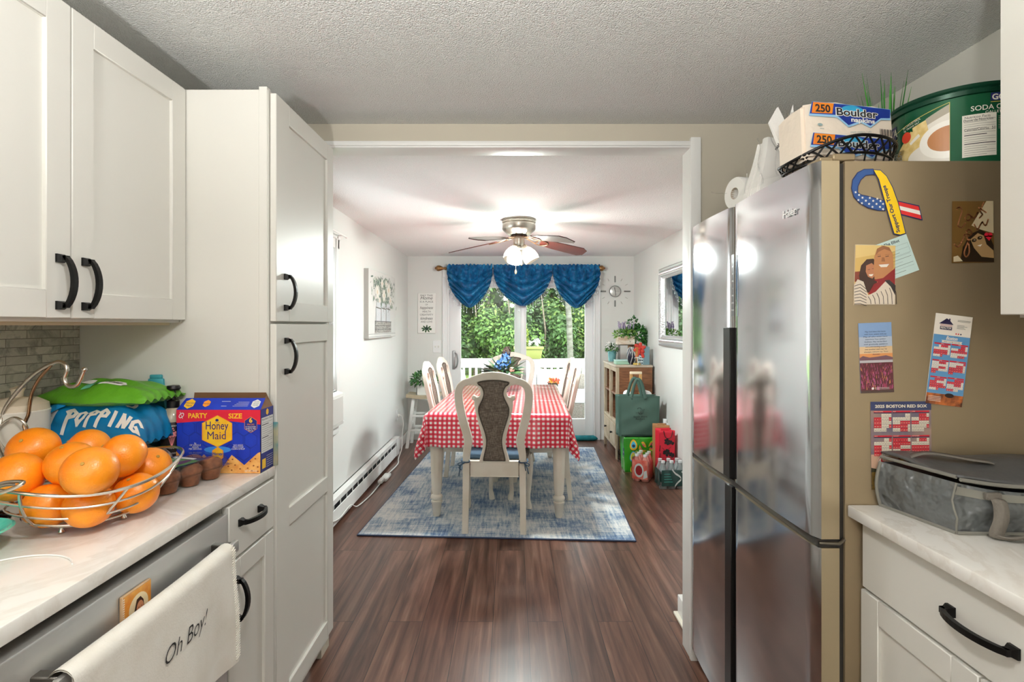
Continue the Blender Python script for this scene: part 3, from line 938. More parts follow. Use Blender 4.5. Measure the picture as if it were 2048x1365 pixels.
# table: local x across, local y away from the kitchen; origin = centre of the top on the floor
TA = math.radians(-2.0)
TC = Vector((-0.075, 4.60, RZ))
cream = mat('antique_white_paint', (226, 219, 207), 0.45, c2=(214, 205, 190), ns=6)
TW, TL, TH = 1.00, 1.80, 0.755
tb = thing('dining_table', 'cream painted dining table with turned legs under the red gingham cloth', 'table', TC, TA)
TM = ROOT[tb.name]
mb = MB(TM); mb.box(-TW / 2, TW / 2, -TL / 2, TL / 2, TH - 0.03, TH, cream, 0.008, 2); mb.build('tabletop', tb)
mb = MB(TM)
for s in (-1, 1):
    mb.box(s * 0.44 - 0.012, s * 0.44 + 0.012, -TL / 2 + 0.05, TL / 2 - 0.05, TH - 0.115, TH - 0.03, cream)
    mb.box(-0.45, 0.45, s * (TL / 2 - 0.055) - 0.012, s * (TL / 2 - 0.055) + 0.012, TH - 0.115, TH - 0.03, cream)
mb.build('apron', tb)
leg_prof = [(0.0, 0.0), (0.022, 0.0), (0.026, 0.01), (0.036, 0.095), (0.040, 0.10), (0.041, 0.112), (0.032, 0.118), (0.040, 0.128), (0.044, 0.14), (0.040, 0.152), (0.028, 0.16), (0.036, 0.19), (0.040, 0.25), (0.045, 0.42), (0.054, 0.56), (0.058, 0.60), (0.056, 0.62), (0.0, 0.62)]
def fluted(mb, c, prof, sc=1.0, n=32, m=cream):
    vs = []; fs = []
    for r, z in prof:
        for k in range(n):
            a = 2 * PI * k / n
            q = r * sc * (1 - (0.05 if 0.19 <= z <= 0.56 else 0) * (0.5 + 0.5 * math.cos(8 * a)))
            vs.append((c[0] + math.cos(a) * q, c[1] + math.sin(a) * q, c[2] + z))
    for i in range(len(prof) - 1):
        for k in range(n): fs.append([i * n + k, i * n + (k + 1) % n, (i + 1) * n + (k + 1) % n, (i + 1) * n + k])
    mb.add(vs, fs, m, True)
    return mb
for sx in (-1, 1):
    for sy in (-1, 1):
        mb = MB(TM); fluted(mb, (sx * 0.445, sy * 0.855, 0), leg_prof); mb.box(sx * 0.445 - 0.05, sx * 0.445 + 0.05, sy * 0.855 - 0.05 if sy < 0 else sy * 0.855 - 0.05, sy * 0.855 + 0.05, 0.61, TH - 0.03, cream, 0.004, 1)
        mb.build('leg', tb)
for q in (-0.068, 0.068):
    mb = MB(TM); fluted(mb, (q, -0.02, 0), leg_prof, 0.72); mb.box(q - 0.03, q + 0.03, -0.05, 0.01, 0.61, TH - 0.03, cream); mb.build('leg', tb)
# gingham cloth
def gingham():
    m, nt, b = new_mat('red_gingham_vinyl')
    tc = nt.nodes.new('ShaderNodeTexCoord')
    sx = N(nt, 'ShaderNodeSeparateXYZ'); nt.links.new(tc.outputs['UV'], sx.inputs[0])
    st = []
    for i in (0, 1):
        mu = N(nt, 'ShaderNodeMath', operation='MULTIPLY'); mu.inputs[1].default_value = 1 / 0.0335
        fr = N(nt, 'ShaderNodeMath', operation='FRACT'); gt = N(nt, 'ShaderNodeMath', operation='GREATER_THAN'); gt.inputs[1].default_value = 0.5
        nt.links.new(sx.outputs[i], mu.inputs[0]); nt.links.new(mu.outputs[0], fr.inputs[0]); nt.links.new(fr.outputs[0], gt.inputs[0])
        st.append(gt.outputs[0])
    ad = N(nt, 'ShaderNodeMath', operation='ADD'); nt.links.new(st[0], ad.inputs[0]); nt.links.new(st[1], ad.inputs[1])
    dv = N(nt, 'ShaderNodeMath', operation='MULTIPLY'); dv.inputs[1].default_value = 0.5; nt.links.new(ad.outputs[0], dv.inputs[0])
    r = ramp(nt, dv.outputs[0], [(0.0, rgb(240, 230, 229)), (0.25, rgb(216, 58, 84)), (0.75, rgb(196, 16, 46))], 'CONSTANT')
    nt.links.new(r.outputs[0], b.inputs['Base Color'])
    b.inputs['Roughness'].default_value = 0.3
    b.inputs['Coat Weight'].default_value = 1.0; b.inputs['Coat Roughness'].default_value = 0.14
    n = N(nt, 'ShaderNodeTexNoise', Scale=9.0, Detail=3.0)
    nt.links.new(tc.outputs['Object'], n.inputs['Vector'])
    bump(nt, b, n.outputs[0], 0.25, 0.01)
    return m
ging = gingham()
CW, CL = TW + 0.50, TL + 0.50
hw, hl = TW / 2, TL / 2
def cloth_pt(u, v):
    x, y = (u - 0.5) * CW, (v - 0.5) * CL
    qx, qy = max(-hw, min(hw, x)), max(-hl, min(hl, y))
    dx, dy = x - qx, y - qy
    t = math.hypot(dx, dy)
    if t < 1e-9:
        z = TH + 0.0035
        # fold creases across the vinyl
        for cy in (-0.55, -0.25, 0.08, 0.38, 0.66):
            z += 0.0040 * math.exp(-((y - cy) / 0.016) ** 2) * (0.6 + 0.4 * math.sin(9 * x + cy * 7))
        z += 0.0012 * math.sin(11 * x + 3) * math.sin(8 * y)
        return Vector((x, y, z))
    nx, ny = dx / t, dy / t
    corner = 0.0
    if abs(dx) > 1e-9 and abs(dy) > 1e-9:
        corner = math.sin(2 * math.atan2(abs(dy), abs(dx)))
    p = (y if abs(dx) > abs(dy) else x)
    fold = 0.012 * math.sin(p * 21 + (1 if dx > 0 else 2.2)) + 0.008 * math.sin(p * 47 + 1.1)
    r = 0.012
    fall = max(0.0, t - r)
    out = r + (0.05 + 0.06 * corner) * fall + fold * smoothstep(0.02, 0.25, t) * (1 - corner) + 0.02 * smoothstep(0, 0.04, t)
    if corner:
        ang = math.atan2(abs(dy), abs(dx))
        out += 0.045 * math.cos(ang * 8 + 0.6) * smoothstep(0.05, 0.3, t) * corner
    z = TH + 0.0035 - fall * (0.97 - 0.05 * corner) - (r if t > r else t) * 0.6
    return Vector((qx + nx * out, qy + ny * out, z))
def lin_u(n_in, n_out, L, D):
    o = [(D * i / n_out) for i in range(n_out)] + [D + L * i / n_in for i in range(n_in)] + [D + L + D * i / n_out for i in range(n_out + 1)]
    return [q / (L + 2 * D) for q in o]
us = lin_u(48, 22, TW, (CW - TW) / 2); vsx = lin_u(110, 22, TL, (CL - TL) / 2)
mb = MB(TM)
P = []; UV = []
for vv in vsx:
    for uu in us:
        P.append(cloth_pt(uu, vv)); UV.append((uu * CW, vv * CL))
w = len(us); fs = []
for j in range(len(vsx) - 1):
    for i in range(w - 1):
        fs.append([j * w + i, j * w + i + 1, (j + 1) * w + i + 1, (j + 1) * w + i])
mb.add(P, fs, ging, True, UV)
cl = mb.build('tablecloth', label='red and white gingham vinyl tablecloth hanging over the dining table', cat='tablecloth', autosmooth=False)
so = cl.modifiers.new('thickness', 'SOLIDIFY'); so.thickness = 0.0015; so.offset = 1.0

# ---------------------------------------------------------------- chairs
def weave_mat(name, c, c2, sc=320):
    m, nt, b = new_mat(name)
    v = coords(nt)
    outs = []
    for st in ((sc, sc * 0.1, sc * 0.12), (sc * 0.1, sc * 0.1, sc)):
        mp = nt.nodes.new('ShaderNodeMapping'); mp.inputs['Scale'].default_value = st; nt.links.new(v, mp.inputs[0])
        n = N(nt, 'ShaderNodeTexNoise', Scale=1.0, Detail=2.0); nt.links.new(mp.outputs[0], n.inputs['Vector']); outs.append(n.outputs[0])
    ad = N(nt, 'ShaderNodeMath', operation='ADD'); nt.links.new(outs[0], ad.inputs[0]); nt.links.new(outs[1], ad.inputs[1])
    r = ramp(nt, ad.outputs[0], [(0.0, rgb(*c)), (0.85, rgb(*c)), (1.0, rgb(*c2))])
    r.color_ramp.elements[1].position = 0.42
    hf = N(nt, 'ShaderNodeMath', operation='MULTIPLY'); hf.inputs[1].default_value = 0.5
    nt.links.new(ad.outputs[0], hf.inputs[0]); nt.links.new(hf.outputs[0], r.inputs[0])
    r.color_ramp.elements[0].position = 0.3; r.color_ramp.elements[1].position = 0.45; r.color_ramp.elements[2].position = 0.62
    nt.links.new(r.outputs[0], b.inputs['Base Color']); b.inputs['Roughness'].default_value = 0.9
    bump(nt, b, hf.outputs[0], 0.3, 0.002)
    return m
linen = weave_mat('taupe_linen', (88, 78, 68), (142, 130, 118))
welt = mat('welt_cord', (70, 62, 54), 0.9)
S = 0.000957
def cz(yc): return 1.2694 - 0.000957 * yc
def mirror(pts):
    """right-hand half outline (top to bottom) -> closed loop"""
    R = [(x * S, cz(y)) for x, y in pts]
    L = [(-x, z) for x, z in reversed(R) if abs(x) > 1e-6]
    return R + L
def lean(x, z): return -0.115 * max(0.0, (z - 0.45) / 0.62) ** 1.25
def sm(pts, n=5):
    q = spline([(p[0], p[1], 0) for p in pts], n)
    return [(p.x, p.y) for p in q]
outer_r = sm([(0, 190), (60, 196), (118, 213), (165, 232), (207, 246), (242, 272), (263, 310), (270, 355), (267, 425), (254, 500), (238, 570), (222, 630), (213, 675), (213, 715), (219, 755), (223, 800), (223, 842)])
hole_r = [(x * S, cz(y)) for x, y in sm([(104, 296), (122, 287), (150, 280), (178, 284), (200, 298), (212, 322), (215, 360), (209, 420), (197, 490), (180, 560), (163, 625), (154, 668), (155, 705), (164, 748), (172, 790), (175, 826)])] + \
    [(x * S, cz(y)) for x, y in sm([(106, 826), (95, 785), (84, 745), (79, 700), (85, 652), (97, 600), (113, 535), (127, 475), (134, 425), (134, 396), (147, 385), (150, 368), (141, 355), (127, 356), (116, 366), (101, 362), (91, 345), (92, 318), (104, 296)])][:-1]
fab_r = sm([(0, 247), (52, 250), (108, 264), (84, 292), (70, 320), (67, 350), (79, 386), (97, 423), (106, 452), (103, 492), (86, 550), (66, 610), (55, 660), (54, 700), (61, 745), (72, 790), (78, 828)])
def make_chair(name, label, cat, group=None):
    t = thing(name, label, cat, (0, 0, 0), 0.0, group)
    fn = lambda p: (p.x, lean(p.x, p.y) + p.z, p.y)   # extruded outline stands up in x,z
    mb = MB()
    mb.extr([mirror(outer_r), hole_r, [(-x, z) for x, z in hole_r], mirror(fab_r)], 0.034, cream, 0.006, fn)
    fr = mb.build('back_frame', t)
    for s in (-1, 1):
        c = Vector((s * 0.128, lean(0, cz(370)), cz(370)))
        mb = MB(); mb.lathe([(0.0, -0.0225), (0.004, -0.0225), (0.006, -0.019), (0.011, -0.021), (0.013, -0.016), (0.013, 0.016), (0.011, 0.021), (0.006, 0.019), (0.004, 0.0225), (0, 0.0225)], cream, 16, c, axis=(0, 1, 0), close=False)
        mb.build('scroll', fr)
    mb = MB()
    mb.extr([mirror(fab_r)], 0.030, linen, 0.004, lambda p: (p.x, lean(p.x, p.y) + p.z, p.y))
    bp = mb.build('back_panel', t)
    mb = MB()
    loop = mirror(fab_r)
    for sd in (-1, 1):
        mb.tube([(x * 0.975, lean(x, z) + sd * 0.016, z + (0.004 if z < 0.5 else -0.003 if z > 1.0 else 0)) for x, z in loop], 0.0035, welt, 6, closed=True)
    mb.build('welt', bp)
    mb = MB(); mb.box(-0.163, 0.163, -0.017, 0.017, cz(938), cz(832), cream, 0.004, 1)
    for s in (-1, 1): mb.tube([(-0.165, s * 0.0175, cz(936)), (0.165, s * 0.0175, cz(936))], 0.003, cream, 6)
    mb.build('back_rail', t)
    for s in (-1, 1):
        mb = MB()
        vs = []
        zs = [0.0, 0.15, 0.30, cz(932), cz(838)]
        for z in zs:
            k = 1 - z / 0.47
            xo = s * (0.190 + 0.004 * k); yo = -0.035 * k ** 1.6
            h = 0.0225 - 0.003 * k
            for a, b_ in ((-1, -1), (1, -1), (1, 1), (-1, 1)): vs.append((xo + a * h, yo + b_ * h * 0.9, z))
        fs = [[3, 2, 1, 0], [len(vs) - 4, len(vs) - 3, len(vs) - 2, len(vs) - 1]]
        for i in range(len(zs) - 1):
            for k in range(4): fs.append([i * 4 + k, i * 4 + (k + 1) % 4, i * 4 + 4 + (k + 1) % 4, i * 4 + 4 + k])
        mb.add(vs, fs, cream); mb.build('leg', t)
    # seat frame and pad
    def seat_shape(p):
        wd = 1.0 + 0.16 * (p[1] / 0.46)
        return (p[0] * wd, p[1], p[2])
    mb = MB(); mb.box(-0.21, 0.21, 0.015, 0.455, 0.375, 0.44, cream, 0.008, 2, seat_shape); mb.build('seat_frame', t)
    mb = MB(); mb.box(-0.205, 0.205, 0.022, 0.45, 0.43, 0.478, linen, 0.018, 3, seat_shape); mb.build('seat', t)
    for s in (-1, 1):
        mb = MB()
        path = [(s * 0.222, 0.425, 0.42), (s * 0.232, 0.44, 0.36), (s * 0.236, 0.445, 0.28), (s * 0.230, 0.435, 0.16), (s * 0.226, 0.432, 0.07), (s * 0.232, 0.440, 0.02), (s * 0.234, 0.442, 0.0)]
        mb.tube(spline(path, 4), 0.02, cream, 12, radii=[0.030, 0.031, 0.032, 0.033, 0.032, 0.031, 0.029, 0.027, 0.025, 0.023, 0.021, 0.019, 0.018, 0.017, 0.016, 0.016, 0.017, 0.019, 0.021, 0.022, 0.022, 0.022, 0.022, 0.021, 0.02])
        mb.build('leg', t)
    return t
def tpos(x, y):
    p = TM @ Vector((x, y, 0)); return Vector((p.x, p.y, RZ))
GC = 'cream chairs around the dining table'
ch0 = make_chair('dining_chair', 'cream dining chair nearest the kitchen, its back toward us, with a blue seat pad', 'chair', GC)
spots = [((-0.118, 3.475), TA, None),
         (tuple(tpos(-0.52, -0.28)[:2]), TA - PI / 2 + 0.05, 'nearer of the two cream dining chairs on the left side of the table'),
         (tuple(tpos(-0.50, 0.30)[:2]), TA - PI / 2, 'farther of the two cream dining chairs on the left side of the table'),
         (tuple(tpos(0.53, -0.28)[:2]), TA + PI / 2 - 0.04, 'nearer of the two cream dining chairs on the right side of the table'),
         (tuple(tpos(0.52, 0.30)[:2]), TA + PI / 2, 'farther of the two cream dining chairs on the right side of the table'),
         ((-0.005, 5.72), TA + PI, 'cream dining chair at the far end of the table by the glass door')]
for i, (xy, rz, lab) in enumerate(spots):
    c = ch0 if i == 0 else dup(ch0, label=lab)
    c.location = (xy[0], xy[1], RZ); c.rotation_euler = (0, 0, rz)
# seat pad tied to the nearest chair
CM = Matrix.Translation((-0.118, 3.475, RZ)) @ Matrix.Rotation(TA, 4, 'Z')
padm = mat('slate_blue_cotton', (70, 92, 112), 0.9, c2=(60, 80, 100), ns=20, bs=200, bst=0.2, bd=0.002)
mb = MB(CM)
mb.box(-0.205, 0.205, 0.03, 0.44, 0.474, 0.515, padm, 0.02, 3)
mb.tube([(-0.20, 0.035, 0.495), (0.20, 0.035, 0.495), (0.20, 0.435, 0.495), (-0.20, 0.435, 0.495)], 0.005, padm, 6, closed=True)
pad = mb.build('seat_cushion', label='slate blue seat cushion tied onto the nearest cream dining chair', cat='cushion')
for s in (-1, 1):
    mb = MB(CM)
    lp = [(s * 0.195, 0.04, 0.488), (s * 0.165, -0.03, 0.478), (s * 0.19, -0.032, 0.472), (s * 0.222, -0.012, 0.474), (s * 0.22, 0.03, 0.482)]
    mb.tube(spline(lp, 5), 0.0042, padm, 7, flat=1.5)
    e = s * 0.218 if s > 0 else s * 0.225
    mb.tube(spline([(s * 0.20, -0.034, 0.472), (e + 0.015 * s, -0.036, 0.466), (e + 0.01 * s, -0.036, 0.452), (s * 0.20, -0.034, 0.468)], 5), 0.004, padm, 7)
    mb.tube(spline([(s * 0.205, -0.034, 0.470), (e, -0.038, 0.445), (e + 0.012 * s, -0.036, 0.40 if s > 0 else 0.38)], 5), 0.004, padm, 7)
    mb.tube(spline([(s * 0.205, -0.034, 0.470), (e - 0.01, -0.038, 0.44), (e - 0.006 * s, -0.036, 0.42)], 5), 0.004, padm, 7)
    mb.ball((s * 0.205, -0.036, 0.470), 0.008, padm, 8, 6)
    mb.build('tie', pad)
# ---------------------------------------------------------------- flower arrangement on the table
rnd = random.Random(3)
leaf_d = mat('leaf_dark', (38, 74, 44), 0.6, c2=(66, 104, 60), ns=18)
leaf_m = mat('leaf_mid', (70, 122, 58), 0.6, c2=(100, 150, 74), ns=14)
leaf_b = mat('leaf_bluish', (70, 104, 86), 0.6, c2=(104, 136, 112), ns=14)
brnd = random.Random(77)
def blade(mb, p0, d, L, w, m, bend=0.4, n=4):
    d = Vector(d).normalized(); side = d.cross(Vector((0, 0, 1)))
    side = side.normalized() if side.length > 1e-3 else Vector((1, 0, 0))
    side = Matrix.Rotation(brnd.uniform(-1.2, 1.2), 3, d) @ side
    p = Vector(p0); L_, R_ = [], []
    for i in range(n + 1):
        t = i / n
        q = p + d * (L * t) + Vector((0, 0, -bend * L * t * t))
        ww = w * math.sin(PI * (0.12 + 0.88 * t)) if t < 1 else 0.0008
        L_.append(q - side * ww / 2); R_.append(q + side * ww / 2)
    vs = L_ + R_; fs = [[i, n + 1 + i, n + 2 + i, i + 1] for i in range(n)]
    mb.add(vs, fs, m, True)
def leafy(mb, c, r, n, L, w, mats, rnd, up=0.2):
    """bush of small leaves filling an ellipsoid"""
    for _ in range(n):
        a = rnd.uniform(0, 2 * PI); z = rnd.uniform(-0.7, 1); q = math.sqrt(max(0, 1 - z * z)); k = rnd.uniform(0.35, 1) ** 0.5
        d = Vector((q * math.cos(a), q * math.sin(a), z))
        p = Vector(c) + Vector((d.x * r[0], d.y * r[1], d.z * r[2])) * k
        dd = (d + Vector((rnd.uniform(-.7, .7), rnd.uniform(-.7, .7), rnd.uniform(-.5, .5) + up)))
        blade(mb, p, dd, L * rnd.uniform(0.7, 1.3), w * rnd.uniform(0.8, 1.2), rnd.choice(mats), rnd.uniform(0, 0.5), 2)
fc = TM @ Vector((-0.02, 0.28, TH + 0.006))
t = thing('flower_arrangement', 'blue and white artificial flower arrangement with grassy leaves on the gingham tablecloth', 'flowers', fc)
mb = MB(); mb.lathe([(0.0, 0), (0.05, 0.0), (0.062, 0.02), (0.066, 0.06), (0.055, 0.10), (0.05, 0.12), (0.046, 0.12), (0.05, 0.10), (0.0, 0.09)], mat('vase_glaze', (120, 130, 132), 0.25), 24, fc, close=False); mb.build('vase', t)
mb = MB()
for k in range(150):
    a = rnd.uniform(0, 2 * PI); e = rnd.uniform(0.15, 1.0)
    blade(mb, fc + Vector((0, 0, 0.15)), (math.cos(a) * e, math.sin(a) * e, rnd.uniform(0.4, 1.0)), rnd.uniform(0.18, 0.30), 0.022, rnd.choice((leaf_d, leaf_d, leaf_m, leaf_b)), rnd.uniform(0.1, 0.6))
for k in range(26):
    a = PI + rnd.uniform(-0.7, 0.7)
    blade(mb, fc + Vector((-0.03, 0, 0.15)), (math.cos(a), math.sin(a) * 0.7, rnd.uniform(0.4, 1.1)), rnd.uniform(0.2, 0.30), 0.015, mat('leaf_black_green', (36, 52, 40), 0.6), rnd.uniform(0.2, 0.5))
mb.build('leaves', t)
blue1 = mat('petal_blue', (46, 104, 176), 0.6, c2=(112, 150, 200), ns=40); brn = mat('seed_brown', (92, 78, 72), 0.8)
def spike(mb, base, top, r, n, m, sz):
    b_, tp = Vector(base), Vector(top)
    for k in range(n):
        u = rnd.random(); a = rnd.uniform(0, 2 * PI)
        rr = r * (0.55 + 0.6 * math.sin(PI * min(1, u * 0.9 + 0.1)))
        p = b_.lerp(tp, u) + Vector((math.cos(a), math.sin(a), 0)) * rr
        d = Vector((math.cos(a), math.sin(a), 0.3))
        for q in range(4):
            aa = a + q * PI / 2
            e = d.orthogonal().normalized(); f = d.cross(e)
            s_ = e * math.cos(q * PI / 2) + f * math.sin(q * PI / 2)
            s2 = e * math.cos(q * PI / 2 + 1.57) + f * math.sin(q * PI / 2 + 1.57)
            mb.add([p, p + s_ * sz + d * sz * 0.4, p + (s_ + s2) * sz * 0.75 + d * sz * 0.5, p + s2 * sz + d * sz * 0.4], [[0, 1, 2, 3]], m, False)
mb = MB(); spike(mb, fc + Vector((0.01, -0.02, 0.20)), fc + Vector((0.03, -0.02, 0.37)), 0.042, 130, blue1, 0.013); mb.build('hyacinth', t)
mb = MB(); spike(mb, fc + Vector((-0.045, -0.02, 0.20)), fc + Vector((-0.035, -0.02, 0.29)), 0.03, 60, blue1, 0.012); mb.build('hyacinth', t)
mb = MB(); spike(mb, fc + Vector((0.03, -0.02, 0.35)), fc + Vector((0.04, -0.02, 0.42)), 0.03, 70, brn, 0.011); mb.build('seed_head', t)
mb = MB(); mb.ball(fc + Vector((0.085, -0.05, 0.215)), (0.028, 0.028, 0.026), mat('petal_cream', (232, 216, 196), 0.6), 14, 9)
mb.tube([fc + Vector((0.03, -0.02, 0.1)), fc + Vector((0.085, -0.05, 0.2))], 0.003, leaf_m, 6); mb.build('tulip', t)
mb = MB()
for k in range(9):
    p = fc + Vector((rnd.uniform(-0.06, 0.08), -0.06, rnd.uniform(0.15, 0.24))); mb.ball(p, rnd.uniform(0.006, 0.012), mat('petal_white', (236, 234, 222), 0.6), 8, 6)
mb.build('small_blossoms', t)
# ---------------------------------------------------------------- ceiling fan
nickel = mat('brushed_nickel', (190, 184, 174), 0.3, 1.0)
bronze_d = mat('flywheel_dark', (60, 44, 34), 0.4, 0.7)
FC = Vector((0.055, 4.12, ZC))
fan = thing('ceiling_fan', 'brushed nickel ceiling fan with five dark red-brown blades and lit glass shades', 'ceiling fan', FC)
mb = MB()
mb.lathe([(0.10, 0), (0.134, 0), (0.134, -0.006), (0.127, -0.010), (0.134, -0.016), (0.134, -0.028), (0.128, -0.032), (0.134, -0.038), (0.134, -0.075), (0.128, -0.085), (0.085, -0.122), (0.06, -0.124)], nickel, 40, FC, close=False)
mo = mb.build('motor_housing', fan)
mb = MB()
for k in range(56):
    a = 2 * PI * k / 56
    mb.ball(FC + Vector((math.cos(a) * 0.134, math.sin(a) * 0.134, -0.022)), (0.003, 0.003, 0.005), nickel, 6, 4)
b_ = mb.build('beaded_band', mo); b_['kind'] = 'stuff'
mb = MB(); mb.lathe([(0.0, -0.12), (0.055, -0.122), (0.068, -0.130), (0.066, -0.146), (0.05, -0.152), (0.0, -0.152)], bronze_d, 28, FC, close=False); mb.build('flywheel', fan)
blade_m = mat('blade_mahogany', (58, 24, 19), 0.4, c2=(78, 34, 26), ns=3, stretch=(1, 1, 1))
mb = MB(); mb.lathe([(0.0, -0.15), (0.044, -0.152), (0.046, -0.20), (0.040, -0.215), (0.052, -0.222), (0.050, -0.235), (0.0, -0.24)], nickel, 28, FC, close=False); lk = mb.build('light_kit', fan)
for k in range(5):
    A = math.radians(20 + 72 * k)
    R = Matrix.Rotation(A, 4, 'Z')
    pit = math.radians(-13)
    droop = 0.17
    def bp(x, y, z):
        # x along the radius, y across, pitched about the radius and drooping to the tip
        yy = y * math.cos(pit) - z * math.sin(pit); zz = y * math.sin(pit) + z * math.cos(pit)
        return FC + (R @ Vector((x, yy, -0.165 - droop * (x - 0.16) + zz)))
    o = sm([(0.20, -0.050), (0.19, -0.02), (0.19, 0.02), (0.20, 0.050)], 4) + [(0.30, 0.068), (0.545, 0.077), (0.578, 0.050), (0.588, 0.044), (0.588, -0.044), (0.578, -0.050), (0.545, -0.077), (0.30, -0.068)]
    mb = MB(); mb.extr([o], 0.007, blade_m, 0.001, lambda p: bp(p.x, p.y, p.z)); bl_ = mb.build('blade', fan)
    mb = MB()
    for s in (-1, 1):
        mb.tube([FC + R @ Vector((0.055, s * 0.012, -0.14)), FC + R @ Vector((0.10, s * 0.024, -0.156)), bp(0.15, s * 0.035, -0.007), bp(0.20, s * 0.045, -0.008), bp(0.235, s * 0.03, -0.008), bp(0.25, 0, -0.008)], 0.006, mat('arm_bronze', (150, 112, 84), 0.3, 0.9), 8, flat=0.6)
    mb.tube([bp(0.145, -0.03, -0.007), bp(0.16, 0, -0.007), bp(0.145, 0.03, -0.007)], 0.005, mat('arm_bronze', (150, 112, 84), 0.3, 0.9), 8)
    mb.build('blade_arm', bl_)
def shade_mat():
    m = bpy.data.materials.new('lit_opal_glass'); m.use_nodes = True; nt = m.node_tree
    nt.nodes.remove(nt.nodes['Principled BSDF'])
    tr = N(nt, 'ShaderNodeBsdfTransparent'); tr.inputs[0].default_value = (0.9, 0.86, 0.8, 1)
    tl = N(nt, 'ShaderNodeBsdfTranslucent'); tl.inputs[0].default_value = (0.03, 0.026, 0.02, 1)
    em = N(nt, 'ShaderNodeEmission'); em.inputs[0].default_value = (1.0, 0.84, 0.62, 1); em.inputs[1].default_value = 0.45
    m1 = N(nt, 'ShaderNodeMixShader'); m1.inputs[0].default_value = 0.76
    ad = N(nt, 'ShaderNodeAddShader')
    nt.links.new(tr.outputs[0], m1.inputs[1]); nt.links.new(tl.outputs[0], m1.inputs[2])
    nt.links.new(m1.outputs[0], ad.inputs[0]); nt.links.new(em.outputs[0], ad.inputs[1])
    nt.links.new(ad.outputs[0], nt.nodes['Material Output'].inputs[0])
    return m
opal = shade_mat()
FANW = 58.0
for k in range(3):
    A = math.radians(-128 + 120 * k)
    d = Vector((math.cos(A) * 0.55, math.sin(A) * 0.55, -1)).normalized()
    c = FC + Vector((math.cos(A) * 0.045, math.sin(A) * 0.045, -0.215))
    mb = MB(); mb.lathe([(0.020, 0), (0.024, 0.012), (0.040, 0.03), (0.058, 0.07), (0.064, 0.105), (0.061, 0.125), (0.056, 0.135)], opal, 24, c, axis=d, close=False); sh = mb.build('glass_shade', lk)
    MB().lathe([(0.0, -0.012), (0.016, -0.01), (0.022, 0.0), (0.024, 0.012), (0.0, 0.012)], nickel, 16, c, axis=d, close=False).build('socket', lk)
    MB().ball(c + d * 0.06, (0.022, 0.022, 0.03), mat('bulb_glow', (255, 236, 205), 0.4, emit=2.0), 12, 8).build('bulb', lk)
    lamp('fan_bulb', 'POINT', c + d * 0.105, FANW, (0.90, 0.99, 0.965), 0.045)
for k, (dx, dy, L) in enumerate(((-0.025, -0.03, 0.17), (0.02, -0.02, 0.10))):
    mb = MB(); mb.tube([FC + Vector((dx, dy, -0.235)), FC + Vector((dx, dy, -0.235 - L))], 0.0016, nickel, 5); mb.lathe([(0, 0), (0.005, 0.004), (0.007, 0.02), (0.004, 0.034), (0, 0.036)], mat('pull_amber', (196, 132, 66), 0.4), 10, FC + Vector((dx, dy, -0.24 - L - 0.03))); mb.build('pull_chain', fan)
# ---------------------------------------------------------------- curtain rod and swag valances
gold = mat('antique_gold', (122, 88, 52), 0.4, 0.8, c2=(160, 122, 78), ns=60)
RY, RZZ = YB - 0.105, at(0, 537, 6.2).z
rx0, rx1 = at(890, 0, 6.2).x, at(1190, 0, 6.2).x
t = thing('curtain_rod', 'antique gold curtain rod with carved finials above the glass door', 'curtain rod', ((rx0 + rx1) / 2, RY, RZZ))
MB().tube([(rx0, RY, RZZ), (rx1, RY, RZZ)], 0.011, gold, 12).build('rod', t)
for s, xx in ((-1, rx0), (1, rx1)):
    MB().lathe([(0, -0.01), (0.014, -0.01), (0.018, 0.0), (0.012, 0.01), (0.014, 0.02), (0.030, 0.05), (0.036, 0.075), (0.032, 0.095), (0.018, 0.105), (0.014, 0.115), (0, 0.125)], gold, 10, (xx, RY, RZZ), axis=(s, 0, 0), close=False).build('finial', t)
    MB().box(xx - 0.012, xx + 0.012, RY, YB, RZZ - 0.012, RZZ + 0.004, gold, 0.003, 1).build('bracket', t)
def velvet():
    m, nt, b = new_mat('peacock_velvet')
    v = coords(nt)
    n = N(nt, 'ShaderNodeTexNoise', Scale=34.0, Detail=4.0, Roughness=0.7); nt.links.new(v, n.inputs['Vector'])
    n2 = N(nt, 'ShaderNodeTexNoise', Scale=9.0, Detail=3.0, Distortion=1.0); nt.links.new(v, n2.inputs['Vector'])
    ad = N(nt, 'ShaderNodeMath', operation='ADD'); nt.links.new(n.outputs[0], ad.inputs[0]); nt.links.new(n2.outputs[0], ad.inputs[1])
    hf = N(nt, 'ShaderNodeMath', operation='MULTIPLY'); hf.inputs[1].default_value = 0.5; nt.links.new(ad.outputs[0], hf.inputs[0])
    r = ramp(nt, hf.outputs[0], [(0.38, rgb(4, 58, 104)), (0.5, rgb(8, 88, 142)), (0.64, rgb(34, 140, 188))])
    nt.links.new(r.outputs[0], b.inputs['Base Color'])
    b.inputs['Roughness'].default_value = 0.55; b.inputs['Sheen Weight'].default_value = 0.5; b.inputs['Sheen Tint'].default_value = (0.05, 0.45, 0.85, 1)
    return m
velv = velvet()
crystal = mat('crystal_bead', (226, 232, 236), 0.08, spec=0.8)
